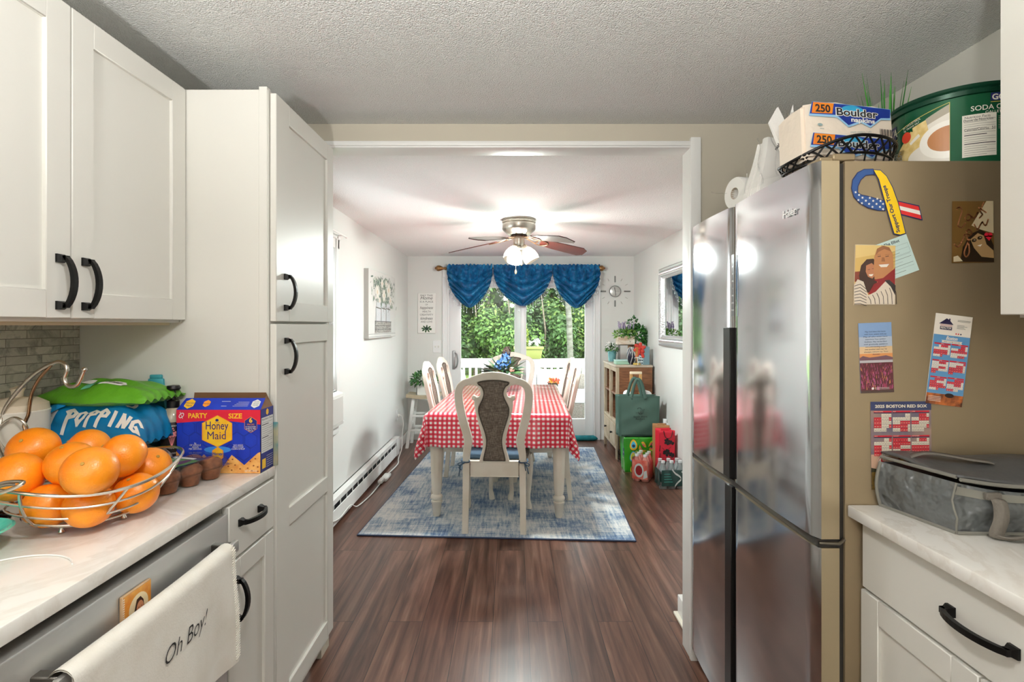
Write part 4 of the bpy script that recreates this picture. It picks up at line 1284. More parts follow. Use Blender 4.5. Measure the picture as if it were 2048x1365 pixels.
def valance(pxl, pxr, pyb, label, seed):
    x0, x1 = at(pxl, 0, 6.19).x, at(pxr, 0, 6.19).x
    zb = at(0, pyb, 6.17).z; zt = RZZ + 0.035
    xc, hwid = (x0 + x1) / 2, (x1 - x0) / 2
    t = thing('valance', label, 'valance', (xc, RY, zt - 0.035), 0, 'blue swag valances on the gold rod')
    H_ = zt - zb
    rr = random.Random(seed)
    ph = rr.uniform(0, 6)
    def edge(v):
        """half width at depth v (0 top .. 1 bottom)"""
        return hwid * max(0.0, (1 - max(0, (v - 0.06) / 0.94) ** 2.2)) ** 0.75
    def pt(u, v, back=0.0):
        w = edge(v)
        s = u * 2 - 1
        x = s * w
        z = -H_ * v
        f = v + 0.62 * s * s * (0.35 + v) + 0.05 * s * math.sin(ph)
        prof = 0.040 * (abs(math.sin(f * 14 + ph)) ** 0.55 * 2 - 1.2) * smoothstep(0.16, 0.5, v + 0.25 * s * s) * smoothstep(1.0, 0.9, v)
        vert = 0.034 * math.sin(s * 15 + ph + 2 * s * v) * smoothstep(0.08, 0.16, v) * (1 - smoothstep(0.25, 0.7, v)) + 0.012 * math.sin(s * 33 + ph) * (1 - smoothstep(0.12, 0.3, v))
        belly = 0.07 * math.sin(PI * min(1, v * 0.9 + 0.05)) * (1 - s * s)
        rod = -0.018 * math.exp(-((v - 0.09) / 0.06) ** 2)
        frill = 0.010 * math.sin(s * 40 + ph) * (1 - smoothstep(0.0, 0.06, v))
        top = 0.012 * abs(math.sin(s * 17 + ph)) * (1 - smoothstep(0, 0.04, v)) + 0.006 * math.sin(s * 41)* (1 - smoothstep(0, 0.04, v))
        return Vector((xc + x, RY - 0.018 - belly - prof - vert - frill + rod * 0.4 + back, zt + z + top))
    mb = MB()
    mb.grid(lambda u, v: pt(u, v * 0.995), 64, 60, velv)
    mb.grid(lambda u, v: pt(u, 0.13 * v, 0.004) if False else Vector((xc + (u * 2 - 1) * hwid, RY + 0.016 + 0.004 * math.sin(u * 40), zt - 0.10 * v)), 40, 4, velv)
    sw = mb.build('swag', t)
    mb = MB()
    for sd in (0, 1):
        mb.tube([pt(sd, 0.12 + 0.868 * i / 40) for i in range(41)], 0.004, mat('velvet_hem', (8, 74, 120), 0.7), 6)
    mb.build('hem', sw)
    mb = MB()
    for sd in (0, 1):
        for i in range(17):
            v = 0.22 + 0.75 * (i / 16) ** 0.9
            p = pt(sd, v)
            L = 0.07 + 0.012 * (i % 2)
            mb.tube([p, p - Vector((0, 0, L))], 0.0006, crystal, 4)
            for q, r_ in ((0.012, 0.0035), (0.026, 0.004), (0.042, 0.0045)):
                mb.ball(p - Vector((0, 0, q)), r_, crystal, 6, 4)
            mb.lathe([(0, 0), (0.0065, -0.012), (0.004, -0.018), (0, -0.02)], crystal, 6, p - Vector((0, 0, L - 0.012)), close=False)
    o = mb.build('bead_fringe', t); o['kind'] = 'stuff'
valance(894, 985, 616, 'left blue velvet swag valance with bead fringe on the gold rod', 1)
valance(987, 1104, 613, 'middle, widest blue velvet swag valance with bead fringe on the gold rod', 2)
valance(1105, 1200, 617, 'right blue velvet swag valance with bead fringe on the gold rod', 5)
# ---------------------------------------------------------------- things on the walls
grey_ink = mat('sign_grey', (98, 98, 98), 0.7); black_ink = mat('sign_black', (52, 54, 54), 0.7)
paperw = mat('sign_white', (236, 236, 232), 0.6)
a, b_ = at(836, 587, YB), at(871, 667, YB)
mb = MB(frame((a.x, YB - 0.014, b_.z), (1, 0, 0), (0, 0, 1)))
W, Hh = b_.x - a.x, a.z - b_.z
mb.box(0, W, 0, Hh, -0.013, 0.0, paperw, 0.002, 1)
rows = [('MAY THIS', 0.945, 0.026, grey_ink, 0.15, 0), ('Home', 0.865, 0.048, black_ink, 0.15, .3), ('IS A PLACE', 0.79, 0.026, grey_ink, 0.16, 0), ('OF', 0.722, 0.022, grey_ink, 0.03, 0), ('happiness', 0.63, 0.040, black_ink, 0.16, .3), ('HEALTH', 0.545, 0.026, grey_ink, 0.10, 0), ('CREATIVITY', 0.465, 0.026, grey_ink, 0.16, 0), ('kindness', 0.365, 0.040, black_ink, 0.15, .3), ('AND LOVE', 0.29, 0.026, grey_ink, 0.14, 0)]
for s_, y, sz, m_, w_, sh in rows:
    mb.text(s_, W / 2, y * Hh - 0.012, sz * 1.25, m_, 0.0006, width=w_, shear=sh, bold=0.0)
for k in range(9):
    an = k * 0.75
    mb.disc(W / 2 + 0.045 * math.cos(an), 0.055 + 0.028 * math.sin(an), 0.020, leaf_d, 0.0006 + 0.0001 * k, 0.009, 12, an)
mb.disc(W / 2, 0.058, 0.024, mat('leaf_deep', (30, 60, 44), 0.6), 0.0018, 0.02)
mb.build('wall_sign', label='narrow white wall sign with grey sayings and a green sprig', cat='sign')
# canvas print on the left wall
ya, yb = 4.43, 5.44; za, zb = 1.285, 1.892
mb = MB(frame((XL + 0.042, ya, za), (0, 1, 0), (0, 0, 1)))
W, Hh = yb - ya, zb - za
canv = mat('canvas_white', (206, 207, 204), 0.8, bs=200, bst=0.1)
mb.box(0, W, 0, Hh, -0.040, 0.0, canv, 0.002, 1)
mb.box(-0.001, 0.002, 0, Hh, -0.0405, -0.001, mat('canvas_side', (176, 174, 170), 0.8))
rnd = random.Random(12)
sage = [mat('paint_sage', (128, 146, 128), 0.8), mat('paint_grey_green', (96, 116, 104), 0.8), mat('paint_light', (170, 180, 168), 0.8), mat('paint_grey', (140, 144, 142), 0.8)]
petal = mat('paint_petal', (218, 216, 208), 0.8); blush = mat('paint_blush', (216, 196, 172), 0.8)
for k in range(520):
    x = rnd.gauss(W * 0.52, W * 0.17); y = rnd.uniform(0.29, 0.56)
    mb.disc(x, y, rnd.uniform(0.012, 0.045), rnd.choice(sage), 0.0004 + 0.000003 * k, rnd.uniform(0.004, 0.013), 7, rnd.uniform(0, PI))
for (x, y, r_) in ((0.28, 0.42, 0.09), (0.52, 0.40, 0.08), (0.45, 0.51, 0.06), (0.70, 0.46, 0.10), (0.60, 0.52, 0.05), (0.36, 0.34, 0.05), (0.78, 0.36, 0.06)):
    for q in range(6):
        an = q * 1.05
        mb.disc(x * W / 1.0 + 0.42 * r_ * math.cos(an), y + 0.42 * r_ * math.sin(an) * 0.8, r_ * 0.48, petal, 0.0022 + 0.00002 * q, r_ * 0.3, 12, an)
    mb.disc(x * W, y, r_ * 0.22, blush, 0.0025)
jar = mat('paint_jar', (198, 202, 206), 0.7); jar2 = mat('paint_jar_shade', (176, 180, 184), 0.7); twine = mat('paint_twine', (104, 100, 90), 0.8)
for k in range(3):
    x0 = W * (0.24 + 0.185 * k)
    mb.rect(x0, 0.14, x0 + 0.155 * W, 0.30, jar, 0.0028); mb.rect(x0 - 0.012, 0.14, x0, 0.29, jar2, 0.0029)
    mb.rect(x0 + 0.012, 0.30, x0 + 0.14 * W, 0.325, jar, 0.0028); mb.line([(x0, 0.278), (x0 + 0.155 * W, 0.27)], 0.009, twine, 0.0031)
    if k: mb.line([(x0 + 0.05, 0.295), (x0 + 0.085, 0.27), (x0 + 0.12, 0.295), (x0 + 0.085, 0.27), (x0 + 0.06, 0.24)], 0.008, twine, 0.0033)
    for q in range(3): mb.line([(x0 + 0.03 + 0.03 * q, 0.20 + 0.015 * q), (x0 + 0.06 + 0.03 * q, 0.19 + 0.018 * q)], 0.003, jar2, 0.0031)
crate = mat('paint_crate', (132, 130, 126), 0.8, c2=(176, 174, 168), ns=20, stretch=(1, 1, 6))
mb.rect(W * 0.20, 0.045, W * 0.80, 0.148, crate, 0.0034)
for y in (0.078, 0.112): mb.line([(W * 0.20, y), (W * 0.80, y - 0.002)], 0.004, black_ink, 0.0036)
mb.line([(W * 0.19, 0.152), (W * 0.81, 0.149)], 0.007, grey_ink, 0.0036); mb.line([(0.0, 0.036), (W, 0.034)], 0.003, grey_ink, 0.0006); mb.line([(0.0, 0.012), (W * 0.8, 0.012)], 0.003, grey_ink, 0.0006)
mb.build('canvas_print', label='canvas print of white flowers in three jars on the left wall', cat='picture')
# switch plate
a, b_ = at(866, 681, YB), at(882, 706, YB)
t = thing('light_switch', 'white double light switch plate left of the glass door', 'switch', ((a.x + b_.x) / 2, YB, b_.z))
MB().box(a.x, b_.x, YB - 0.006, YB, b_.z, a.z, pvc_white, 0.002, 1).build('plate', t)
for q in (0.3, 0.7):
    xx = a.x + (b_.x - a.x) * q; zz = (a.z + b_.z) / 2
    MB().box(xx - 0.006, xx + 0.006, YB - 0.012, YB - 0.004, zz - 0.012, zz + 0.012, mat('toggle_ivory', (224, 222, 214), 0.4), 0.002, 1).build('toggle', t)
# wall clock
cc = at(1230.5, 583, YB - 0.02)
ck = thing('wall_clock', 'round silver wall clock with loose hour bars right of the glass door', 'clock', (cc.x, YB, cc.z - 0.19))
silv = mat('clock_silver', (168, 168, 168), 0.35, 0.8); silv2 = mat('clock_disc', (206, 206, 204), 0.3, 0.6)
MB().lathe([(0, 0.02), (0.060, 0.02), (0.066, 0.016), (0.066, 0.0), (0, 0.0)], silv2, 40, (cc.x, YB - 0.001, cc.z), axis=(0, -1, 0), close=False).build('dial', ck)
mb = MB(); mb.lathe([(0.062, 0.018), (0.066, 0.024), (0.071, 0.018), (0.071, 0.0)], silv, 40, (cc.x, YB - 0.001, cc.z), axis=(0, -1, 0), close=False); mb.build('bezel', ck)
for k in range(12):
    an = k * PI / 6
    d = Vector((math.sin(an), 0, math.cos(an)))
    if k % 3 == 0:
        mb = MB(); n_ = Vector((math.cos(an), 0, -math.sin(an)))
        for o in (-0.006, 0.0, 0.006): mb.tube([cc + d * 0.11 + n_ * o + Vector((0, 0.012, 0)), cc + d * 0.188 + n_ * o + Vector((0, 0.012, 0))], 0.0022, mat('clock_numeral', (110, 110, 108), 0.4, 0.6), 6)
    else:
        mb = MB(); mb.tube([cc + d * 0.145 + Vector((0, 0.014, 0)), cc + d * 0.178 + Vector((0, 0.014, 0))], 0.0032, mat('clock_mark', (190, 188, 182), 0.4, 0.4), 6)
    mb.build('hour_marker', ck)
for an, L, w_ in ((math.radians(-12), 0.05, 0.003), (math.radians(172), 0.055, 0.0025), (math.radians(90), 0.05, 0.0012)):
    mb = MB(); mb.tube([cc + Vector((0, -0.004, 0)), cc + Vector((math.sin(an) * L, -0.004, math.cos(an) * L))], w_, black_ink, 5); mb.build('hand', ck)
# mirror on the right wall
my0, my1, mz0, mz1 = 3.95, 5.12, 1.20, 1.955
t = thing('wall_mirror', 'wall mirror in a ribbed silver frame on the right wall', 'mirror', (XR, (my0 + my1) / 2, mz0))
fw = 0.105
def ribbed():
    m, nt, b = new_mat('ribbed_silver')
    b.inputs['Base Color'].default_value = rgb(214, 215, 217); b.inputs['Metallic'].default_value = 0.75; b.inputs['Roughness'].default_value = 0.3
    v = coords(nt)
    vo = N(nt, 'ShaderNodeTexVoronoi', Scale=75.0); nt.links.new(v, vo.inputs['Vector'])
    bump(nt, b, vo.outputs['Distance'], 0.5, 0.004)
    return m
rib = ribbed()
mb = MB()
prof = [(0.0, 0.0), (0.0, 0.028), (0.012, 0.034), (0.024, 0.026), (0.034, 0.034), (0.060, 0.040), (0.074, 0.030), (0.086, 0.034), (0.098, 0.022), (fw, 0.008)]
def fr_pt(o, h, c):
    y = my0 + o if c in (0, 3) else my1 - o
    z = mz0 + o if c in (0, 1) else mz1 - o
    return Vector((XR - 0.002 - h, y, z))
vs = [fr_pt(o, h, c) for o, h in prof for c in range(4)]; fs = []
for i in range(len(prof) - 1):
    for c in range(4): fs.append([i * 4 + c, i * 4 + (c + 1) % 4, i * 4 + 4 + (c + 1) % 4, i * 4 + 4 + c])
mb.add(vs, fs, rib); fr = mb.build('frame', t)
mb = MB()
for o, h, r_ in ((0.052, 0.040, 0.006),):
    for (A, B) in (((my0 + o, mz0 + o), (my1 - o, mz0 + o)), ((my0 + o, mz1 - o), (my1 - o, mz1 - o)), ((my0 + o, mz0 + o), (my0 + o, mz1 - o)), ((my1 - o, mz0 + o), (my1 - o, mz1 - o))):
        L = math.hypot(B[0] - A[0], B[1] - A[1]); n_ = int(L / 0.014)
        for k in range(n_ + 1):
            q = k / n_
            dy, dz = (0.004, 0.012) if A[1] == B[1] else (0.012, 0.004)
            mb.ball((XR - 0.002 - h, A[0] + (B[0] - A[0]) * q, A[1] + (B[1] - A[1]) * q), (0.006, dy, dz), mat('bead_silver', (224, 225, 227), 0.25, 0.8), 6, 4)
o = mb.build('beading', fr); o['kind'] = 'stuff'
MB().box(XR - 0.012, XR - 0.006, my0 + fw - 0.003, my1 - fw + 0.003, mz0 + fw - 0.003, mz1 - fw + 0.003, mat('mirror_silver', (236, 240, 240), 0.01, 1.0)).build('glass', t)
# rod and wooden plaque over the left window
t = thing('window_rod', 'thin white curtain rod above the left dining window', 'curtain rod', (XL + 0.05, 3.25, 2.045))
MB().tube([(XL + 0.055, 2.62, 2.05), (XL + 0.055, 3.80, 2.05)], 0.006, trim_white, 10).build('rod', t)
for yy in (2.68, 3.72): MB().tube([(XL, yy, 2.05), (XL + 0.055, yy, 2.05)], 0.005, trim_white, 8).build('bracket', t)
MB().ball((XL + 0.055, 3.80, 2.05), 0.010, trim_white, 10, 8).build('finial', t)
wood_b = mat('wood_brown', (120, 84, 56), 0.6, c2=(160, 124, 92), ns=8, stretch=(1, 1, 8))
mb = MB(); mb.box(XL + 0.001, XL + 0.022, 2.85, 3.585, 2.075, 2.225, wood_b, 0.003, 1); mb.box(XL + 0.02, XL + 0.024, 2.86, 3.575, 2.12, 2.18, mat('plaque_white', (196, 184, 168), 0.7)); mb.build('wooden_plaque', label='weathered brown wooden plaque above the left dining window', cat='plaque')
# air conditioner in the window
t = thing('air_conditioner', 'white window air conditioner in the left dining window', 'air conditioner', (XL + 0.1, 3.08, 0.765))
ax0, ax1, ay0, ay1, az0, az1 = XL + 0.002, XL + 0.185, 2.95, 3.335, 0.766, 1.02
def acf(p):
    k = (p[0] - ax0) / (ax1 - ax0)
    z = p[2] - (0.055 * k if p[2] > 0.9 else 0)
    return (p[0], p[1], z)
mb = MB(); mb.box(ax0, ax1, ay0, ay1, az0, az1, mat('ac_white', (226, 226, 222), 0.4), 0.008, 2, acf); ac = mb.build('body', t)
mb = MB()
for k in range(7):
    x = ax0 + 0.028 + 0.018 * k
    mb.box(x, x + 0.010, ay0 + 0.03, ay1 - 0.02, az1 - 0.055 * (x - ax0) / (ax1 - ax0) - 0.004, az1 - 0.055 * (x + 0.005 - ax0) / (ax1 - ax0) + 0.0016, mat('ac_louvre', (36, 36, 38), 0.5))
mb.build('louvre', t)
mb = MB(); mb.box(ax1 - 0.001, ax1 + 0.003, ay0 + 0.02, ay1 - 0.02, az0 + 0.02, az1 - 0.075, mat('ac_panel', (212, 212, 208), 0.45), 0.001, 1); mb.build('front_panel', t)
mb = MB(); mb.box(XL - 0.03, XL - 0.005, 3.34, 3.62, 0.80, 1.03, pvc_white); mb.box(XL + 0.003, XL + 0.03, ay1 - 0.08, ay1 + 0.02, az1 + 0.002, az1 + 0.035, pvc_white, 0.003, 1); mb.build('side_filler', t)
# baseboard heater
hx, hy0, hy1 = XL + 0.062, 2.30, 5.54
t = thing('baseboard_heater', 'long white electric baseboard heater along the left wall', 'heater', (XL + 0.03, (hy0 + hy1) / 2, 0.02))
heat = mat('heater_white', (234, 234, 232), 0.4)
mb = MB()
mb.box(XL, XL + 0.012, hy0, hy1, 0.03, 0.205, heat); mb.box(XL, hx - 0.004, hy0, hy1, 0.185, 0.205, heat, 0.003, 1)
mb.box(XL + 0.012, hx - 0.014, hy0, hy1, 0.030, 0.04, heat)
mb.build('back_plate', t)
mb = MB(); mb.box(hx - 0.008, hx, hy0, hy1 - 0.13, 0.025, 0.132, heat, 0.003, 1); mb.box(hx - 0.010, hx - 0.002, hy0, hy1, 0.165, 0.205, heat, 0.003, 1); mb.build('front_cover', t)
mb = MB(); mb.box(XL, hx + 0.004, hy1 - 0.13, hy1, 0.022, 0.208, heat, 0.003, 1); mb.build('end_cap', t)
mb = MB(); mb.box(XL + 0.014, hx - 0.016, hy0 + 0.02, hy1 - 0.14, 0.06, 0.165, mat('heater_fins', (26, 26, 28), 0.5)); mb.build('heating_fins', t)
mb = MB()
for k in range(22):
    yy = hy0 + 0.1 + k * 0.14
    if yy < hy1 - 0.2: mb.box(hx - 0.010, hx - 0.006, yy, yy + 0.012, 0.13, 0.168, heat)
mb.build('grille_tabs', t)
mb = MB(); mb.box(XL + 0.0, XL + 0.03, hy0, hy1, 0.0, 0.03, black_plastic); mb.build('shade_strip', t)  # black strip standing in for the shade under the heater
# outlet and the white cord along the heater
op = at(791, 836, YB); oy = 5.70
oc = Vector((XL, oy, 0.40))
t = thing('wall_outlet', 'white wall outlet on the left wall beyond the heater', 'outlet', oc)
MB().box(XL, XL + 0.006, oy - 0.036, oy + 0.036, 0.345, 0.465, pvc_white, 0.002, 1).build('plate', t)
cordm = mat('cord_white', (226, 226, 222), 0.45)
t = thing('power_cord', 'white power cord running from the left wall outlet along the heater', 'cord', (XL + 0.12, 4.8, 0))
mb = MB()
pts = [(XL + 0.03, oy, 0.40), (XL + 0.06, oy - 0.02, 0.395), (XL + 0.085, oy - 0.06, 0.32), (XL + 0.082, oy - 0.10, 0.22), (XL + 0.10, oy - 0.20, 0.10), (XL + 0.09, oy - 0.32, 0.012), (XL + 0.13, 5.15, 0.009), (XL + 0.12, 4.75, 0.02)]
mb.tube(spline(pts, 8), 0.0055, cordm, 8); mb.build('cord', t)
mb = MB(); mb.box(XL + 0.008, XL + 0.034, oy - 0.013, oy + 0.013, 0.385, 0.415, cordm, 0.004, 2); mb.build('plug', t)
mb = MB(); mb.box(XL + 0.095, XL + 0.155, 4.60, 4.78, 0.0005, 0.030, cordm, 0.008, 2); mb.build('socket_block', t)
mb = MB()
pts = [(XL + 0.125, 4.60, 0.018), (XL + 0.12, 4.42, 0.012), (XL + 0.115, 4.2, 0.008), (XL + 0.09, 3.95, 0.012), (XL + 0.082, 3.80, 0.07), (XL + 0.072, 3.58, 0.055), (XL + 0.075, 3.36, 0.13), (XL + 0.07, 3.26, 0.33), (XL + 0.07, 3.16, 0.60), (XL + 0.08, 3.12, 0.77)]
mb.tube(spline(pts, 8), 0.0045, cordm, 8); mb.build('cord', t)
mb = MB()
mb.box(XL + 0.10, XL + 0.14, 4.50, 4.60, 0.012, 0.040, cordm, 0.006, 2); mb.build('plug', t)
# stool with the plant in the corner
sc_ = Vector((-1.02, 6.0, 0))
t = thing('stool', 'white wooden stool with a plant on it in the back left corner', 'stool', sc_)
swood = mat('seat_ash', (190, 176, 150), 0.5, c2=(172, 156, 128), ns=5, stretch=(1, 8, 1))
def sad(p):
    u = (p[0] - sc_.x) / 0.19
    return (p[0], p[1], p[2] + 0.025 * u * u - (0.03 * max(0, abs(u) - 0.75) if abs(u) > 0.75 else 0))
bm = bmesh.new(); bmesh.ops.create_cube(bm, size=1); bmesh.ops.subdivide_edges(bm, edges=bm.edges[:], cuts=6, use_grid_fill=True)
for v in bm.verts: v.co = Vector(sad((sc_.x + v.co.x * 0.38, sc_.y + v.co.y * 0.26, 0.575 + v.co.z * 0.036)))
mb = MB(); mb.addbm(bm, swood, True); mb.build('seat', t)
whw = mat('stool_white', (232, 232, 228), 0.45)
for sx in (-1, 1):
    for sy in (-1, 1):
        mb = MB(); a = Vector((sc_.x + sx * 0.11, sc_.y + sy * 0.08, 0.565)); b2 = Vector((sc_.x + sx * 0.175, sc_.y + sy * 0.135, 0.0))
        e = 0.017
        vs = [a + Vector((i * e, j * e, 0)) for i, j in ((-1, -1), (1, -1), (1, 1), (-1, 1))] + [b2 + Vector((i * e, j * e, 0)) for i, j in ((-1, -1), (1, -1), (1, 1), (-1, 1))]
        mb.add(vs, [[0, 1, 2, 3], [7, 6, 5, 4]] + [[k, k + 4, (k + 1) % 4 + 4, (k + 1) % 4] for k in range(4)], whw); mb.build('leg', t)
for z, k in ((0.20, 0.155), (0.36, 0.135)):
    for s in (-1, 1):
        mb = MB(); mb.box(sc_.x - k, sc_.x + k, sc_.y + s * (k * 0.77) - 0.01, sc_.y + s * (k * 0.77) + 0.01, z - 0.012, z + 0.012, whw, 0.002, 1); mb.build('rung', t)
    mb = MB(); mb.box(sc_.x - k - 0.01, sc_.x - k + 0.01, sc_.y - k * 0.75, sc_.y + k * 0.75, z + 0.04, z + 0.064, whw, 0.002, 1); mb.build('rung', t)
    mb = MB(); mb.box(sc_.x + k - 0.01, sc_.x + k + 0.01, sc_.y - k * 0.75, sc_.y + k * 0.75, z + 0.04, z + 0.064, whw, 0.002, 1); mb.build('rung', t)
pc = Vector((-1.02, 5.98, 0.5945))
t = thing('potted_plant', 'bushy green plant in a white wooden box on the corner stool', 'plant', pc)
mb = MB()
for (x0, x1, y0, y1) in ((-0.08, 0.08, -0.055, -0.045), (-0.08, 0.08, 0.045, 0.055), (-0.08, -0.07, -0.055, 0.055), (0.07, 0.08, -0.055, 0.055)):
    mb.box(pc.x + x0, pc.x + x1, pc.y + y0, pc.y + y1, pc.z, pc.z + 0.115, whw, 0.002, 1)
mb.box(pc.x - 0.07, pc.x + 0.07, pc.y - 0.046, pc.y + 0.046, pc.z, pc.z + 0.10, mat('soil', (60, 48, 38), 0.9))
mb.build('planter_box', t)
mb = MB(); rnd = random.Random(5); leafy(mb, pc + Vector((0, 0, 0.18)), (0.15, 0.11, 0.085), 420, 0.045, 0.022, [leaf_d, leaf_m, mat('leaf_fresh', (86, 140, 92), 0.6)], rnd); mb.build('foliage', t)
# draught stopper on the sill
mb = MB()
tl = mat('teal_fabric', (24, 128, 136), 0.8, c2=(14, 104, 116), ns=20)
p0, p1 = at(1150, 873, YB - 0.07), at(1192, 873, YB - 0.07)
mb.tube([(p0.x - 0.75, YB - 0.07, 0.035), (p0.x - 0.2, YB - 0.072, 0.036), (p0.x, YB - 0.07, 0.034), (p1.x - 0.03, YB - 0.07, 0.035), (p1.x, YB - 0.07, 0.03), (p1.x + 0.02, YB - 0.07, 0.026)], 0.034, tl, 14, radii=[0.033, 0.034, 0.033, 0.033, 0.022, 0.006])
mb.build('draft_stopper', label='teal fabric draught stopper lying along the glass door sill', cat='draught stopper')
# night light outlet on the right wall
t = thing('wall_outlet', 'white wall outlet on the right wall behind the red bag', 'outlet', (XR, 4.95, 0.34))
MB().box(XR - 0.006, XR, 4.915, 4.985, 0.34, 0.46, pvc_white, 0.002, 1).build('plate', t)
MB().box(XR - 0.04, XR - 0.005, 4.93, 4.97, 0.40, 0.50, pvc_white, 0.006, 2).build('night_light', t)
# ---------------------------------------------------------------- outdoors: deck, rail, garden
deckm = mat('deck_board', (170, 164, 154), 0.7, c2=(150, 144, 134), ns=3, stretch=(8, 1, 1))
mb = MB()
for k in range(20): mb.box(-3.2, 3.4, 6.44 + k * 0.142, 6.44 + k * 0.142 + 0.136, -0.16, -0.13, deckm)
mb.build('exterior_deck', kind='structure')
grass = mat('lawn_green', (92, 122, 48), 0.9, c2=(110, 138, 58), ns=0.8)
MB().box(-40, 40, 6.5, 60, -0.7, -0.6, grass).build('exterior_lawn', kind='structure')
vinyl = mat('rail_vinyl', (240, 240, 240), 0.4)
RYD = 9.2; zr = at(0, 719, RYD).z
t = thing('deck_railing', 'white vinyl deck railing outside the glass door', 'railing', (0.1, RYD, -0.13))
MB().box(-3.2, 3.4, RYD - 0.07, RYD + 0.07, zr - 0.03, zr + 0.01, vinyl, 0.006, 1).build('cap_rail', t)
MB().box(-3.2, 3.4, RYD - 0.025, RYD + 0.025, zr - 0.15, zr - 0.03, vinyl, 0.004, 1).build('top_rail', t)
MB().box(-3.2, 3.4, RYD - 0.025, RYD + 0.025, -0.05, 0.03, vinyl, 0.004, 1).build('bottom_rail', t)
k = 0
x = -3.1
bal = None
while x < 3.3:
    if bal is None:
        bal = MB().box(x - 0.019, x + 0.019, RYD - 0.019, RYD + 0.019, 0.02, zr - 0.14, vinyl).build('baluster', t)
        bx_ = x
    else:
        c = bal.copy(); COL.objects.link(c); c.location = (x - bx_, 0, 0)
    x += 0.112
for xx in (-2.0, 0.45, 2.6): MB().box(xx - 0.05, xx + 0.05, RYD - 0.05, RYD + 0.05, -0.13, zr - 0.03, vinyl).build('post', t)
# lime planter on the rail with white flowers and a small conifer
pc = at(1069, 0, RYD); pz = zr + 0.011
t = thing('planter_box', 'lime green planter standing on the white deck rail', 'planter', (pc.x, RYD, pz))
lime = mat('planter_lime', (128, 136, 70), 0.5)
def tap(p): 
    k = 0.82 + 0.18 * (p[2] - pz) / 0.2
    return (pc.x - 0.06 + (p[0] - pc.x + 0.06) * k, RYD + (p[1] - RYD) * k, p[2])
mb = MB(); mb.box(pc.x - 0.36, pc.x + 0.145, RYD - 0.11, RYD + 0.11, pz, pz + 0.19, lime, 0.008, 2, tap); mb.build('body', t)
mb = MB(); mb.box(pc.x - 0.375, pc.x + 0.16, RYD - 0.125, RYD + 0.125, pz + 0.17, pz + 0.215, lime, 0.008, 2); mb.build('rim', t)
rnd = random.Random(21)
wfl = mat('petal_bright_white', (205, 205, 208), 0.5)
mb = MB()
def bloom(mb, c, r, m, n=9):
    for k in range(n):
        a = k * 2.4; d = Vector((math.cos(a), -0.5, math.sin(a) * 0.9 + 0.15))
        blade(mb, c, d, r, r * 0.55, m, 0.25, 3)
pf = []
for (dx, dz, r) in ((0.035, 0.12, 0.085), (0.05, 0.10, 0.07), (-0.075, 0.10, 0.05), (-0.09, 0.06, 0.045)):
    c = Vector((pc.x + dx, RYD - 0.02, pz + 0.2 + dz)); bloom(mb, c, r, wfl); pf.append(c)
for c in pf: mb.tube([(c.x, RYD, pz + 0.19), c], 0.004, leaf_m, 5)
mb.build('white_flowers', t)
mb = MB(); leafy(mb, (pc.x - 0.19, RYD, pz + 0.36), (0.075, 0.075, 0.26), 300, 0.06, 0.02, [mat('conifer_lime', (104, 128, 34), 0.7), mat('conifer_yellow', (124, 138, 44), 0.7)], rnd, 0.8); mb.build('small_conifer', t)
# outdoor sofa with cushions
t = thing('outdoor_sofa', 'outdoor sofa with pale cushions on the deck, seen through the right glass panel', 'sofa', (0.95, 8.3, -0.13))
wick = mat('wicker_grey', (128, 122, 114), 0.8, c2=(96, 90, 84), ns=60, bs=80, bst=0.5)
cush = mat('cushion_pale', (232, 238, 240), 0.85, bs=40, bst=0.15)
mb = MB(); mb.box(0.10, 1.75, 7.75, 8.55, -0.128, 0.22, wick, 0.02, 2); mb.box(0.10, 1.75, 8.45, 8.58, 0.2, 0.60, wick, 0.02, 2); mb.box(0.08, 0.20, 7.75, 8.55, 0.2, 0.45, wick, 0.02, 2); mb.box(1.66, 1.78, 7.75, 8.55, 0.2, 0.45, wick, 0.02, 2); mb.build('wicker_frame', t)
MB().box(0.20, 1.66, 7.76, 8.46, 0.22, 0.36, cush, 0.04, 3).build('seat_pad', t)
def pil(x0, x1, z0, z1, y):
    mb = MB()
    def f(u, v, s):
        a, b_ = u * 2 - 1, v * 2 - 1
        d = 0.085 * max(0, (1 - a ** 4) * (1 - b_ ** 4)) ** 0.6
        return Vector((x0 + (x1 - x0) * u, y + s * d + 0.12 * (z0 + (z1 - z0) * v - z0), z0 + (z1 - z0) * v - 0.02 * (1 - a * a) * (1 if v > .5 else -1) * abs(b_)))
    mb.grid(lambda u, v: f(u, v, -1), 14, 14, cush); mb.grid(lambda u, v: f(1 - u, v, 1), 14, 14, cush)
    return mb
q0, q1 = at(1074, 737, 8.3), at(1146, 771, 8.3)
pil(q0.x, q1.x - 0.08, 0.34, q0.z, 8.28).build('back_cushion', t)
q2 = at(1030, 725, 8.3); q3 = at(1072, 725, 8.3)
pil(q2.x - 0.05, q3.x, 0.34, q2.z - 0.03, 8.24).build('back_cushion', t)
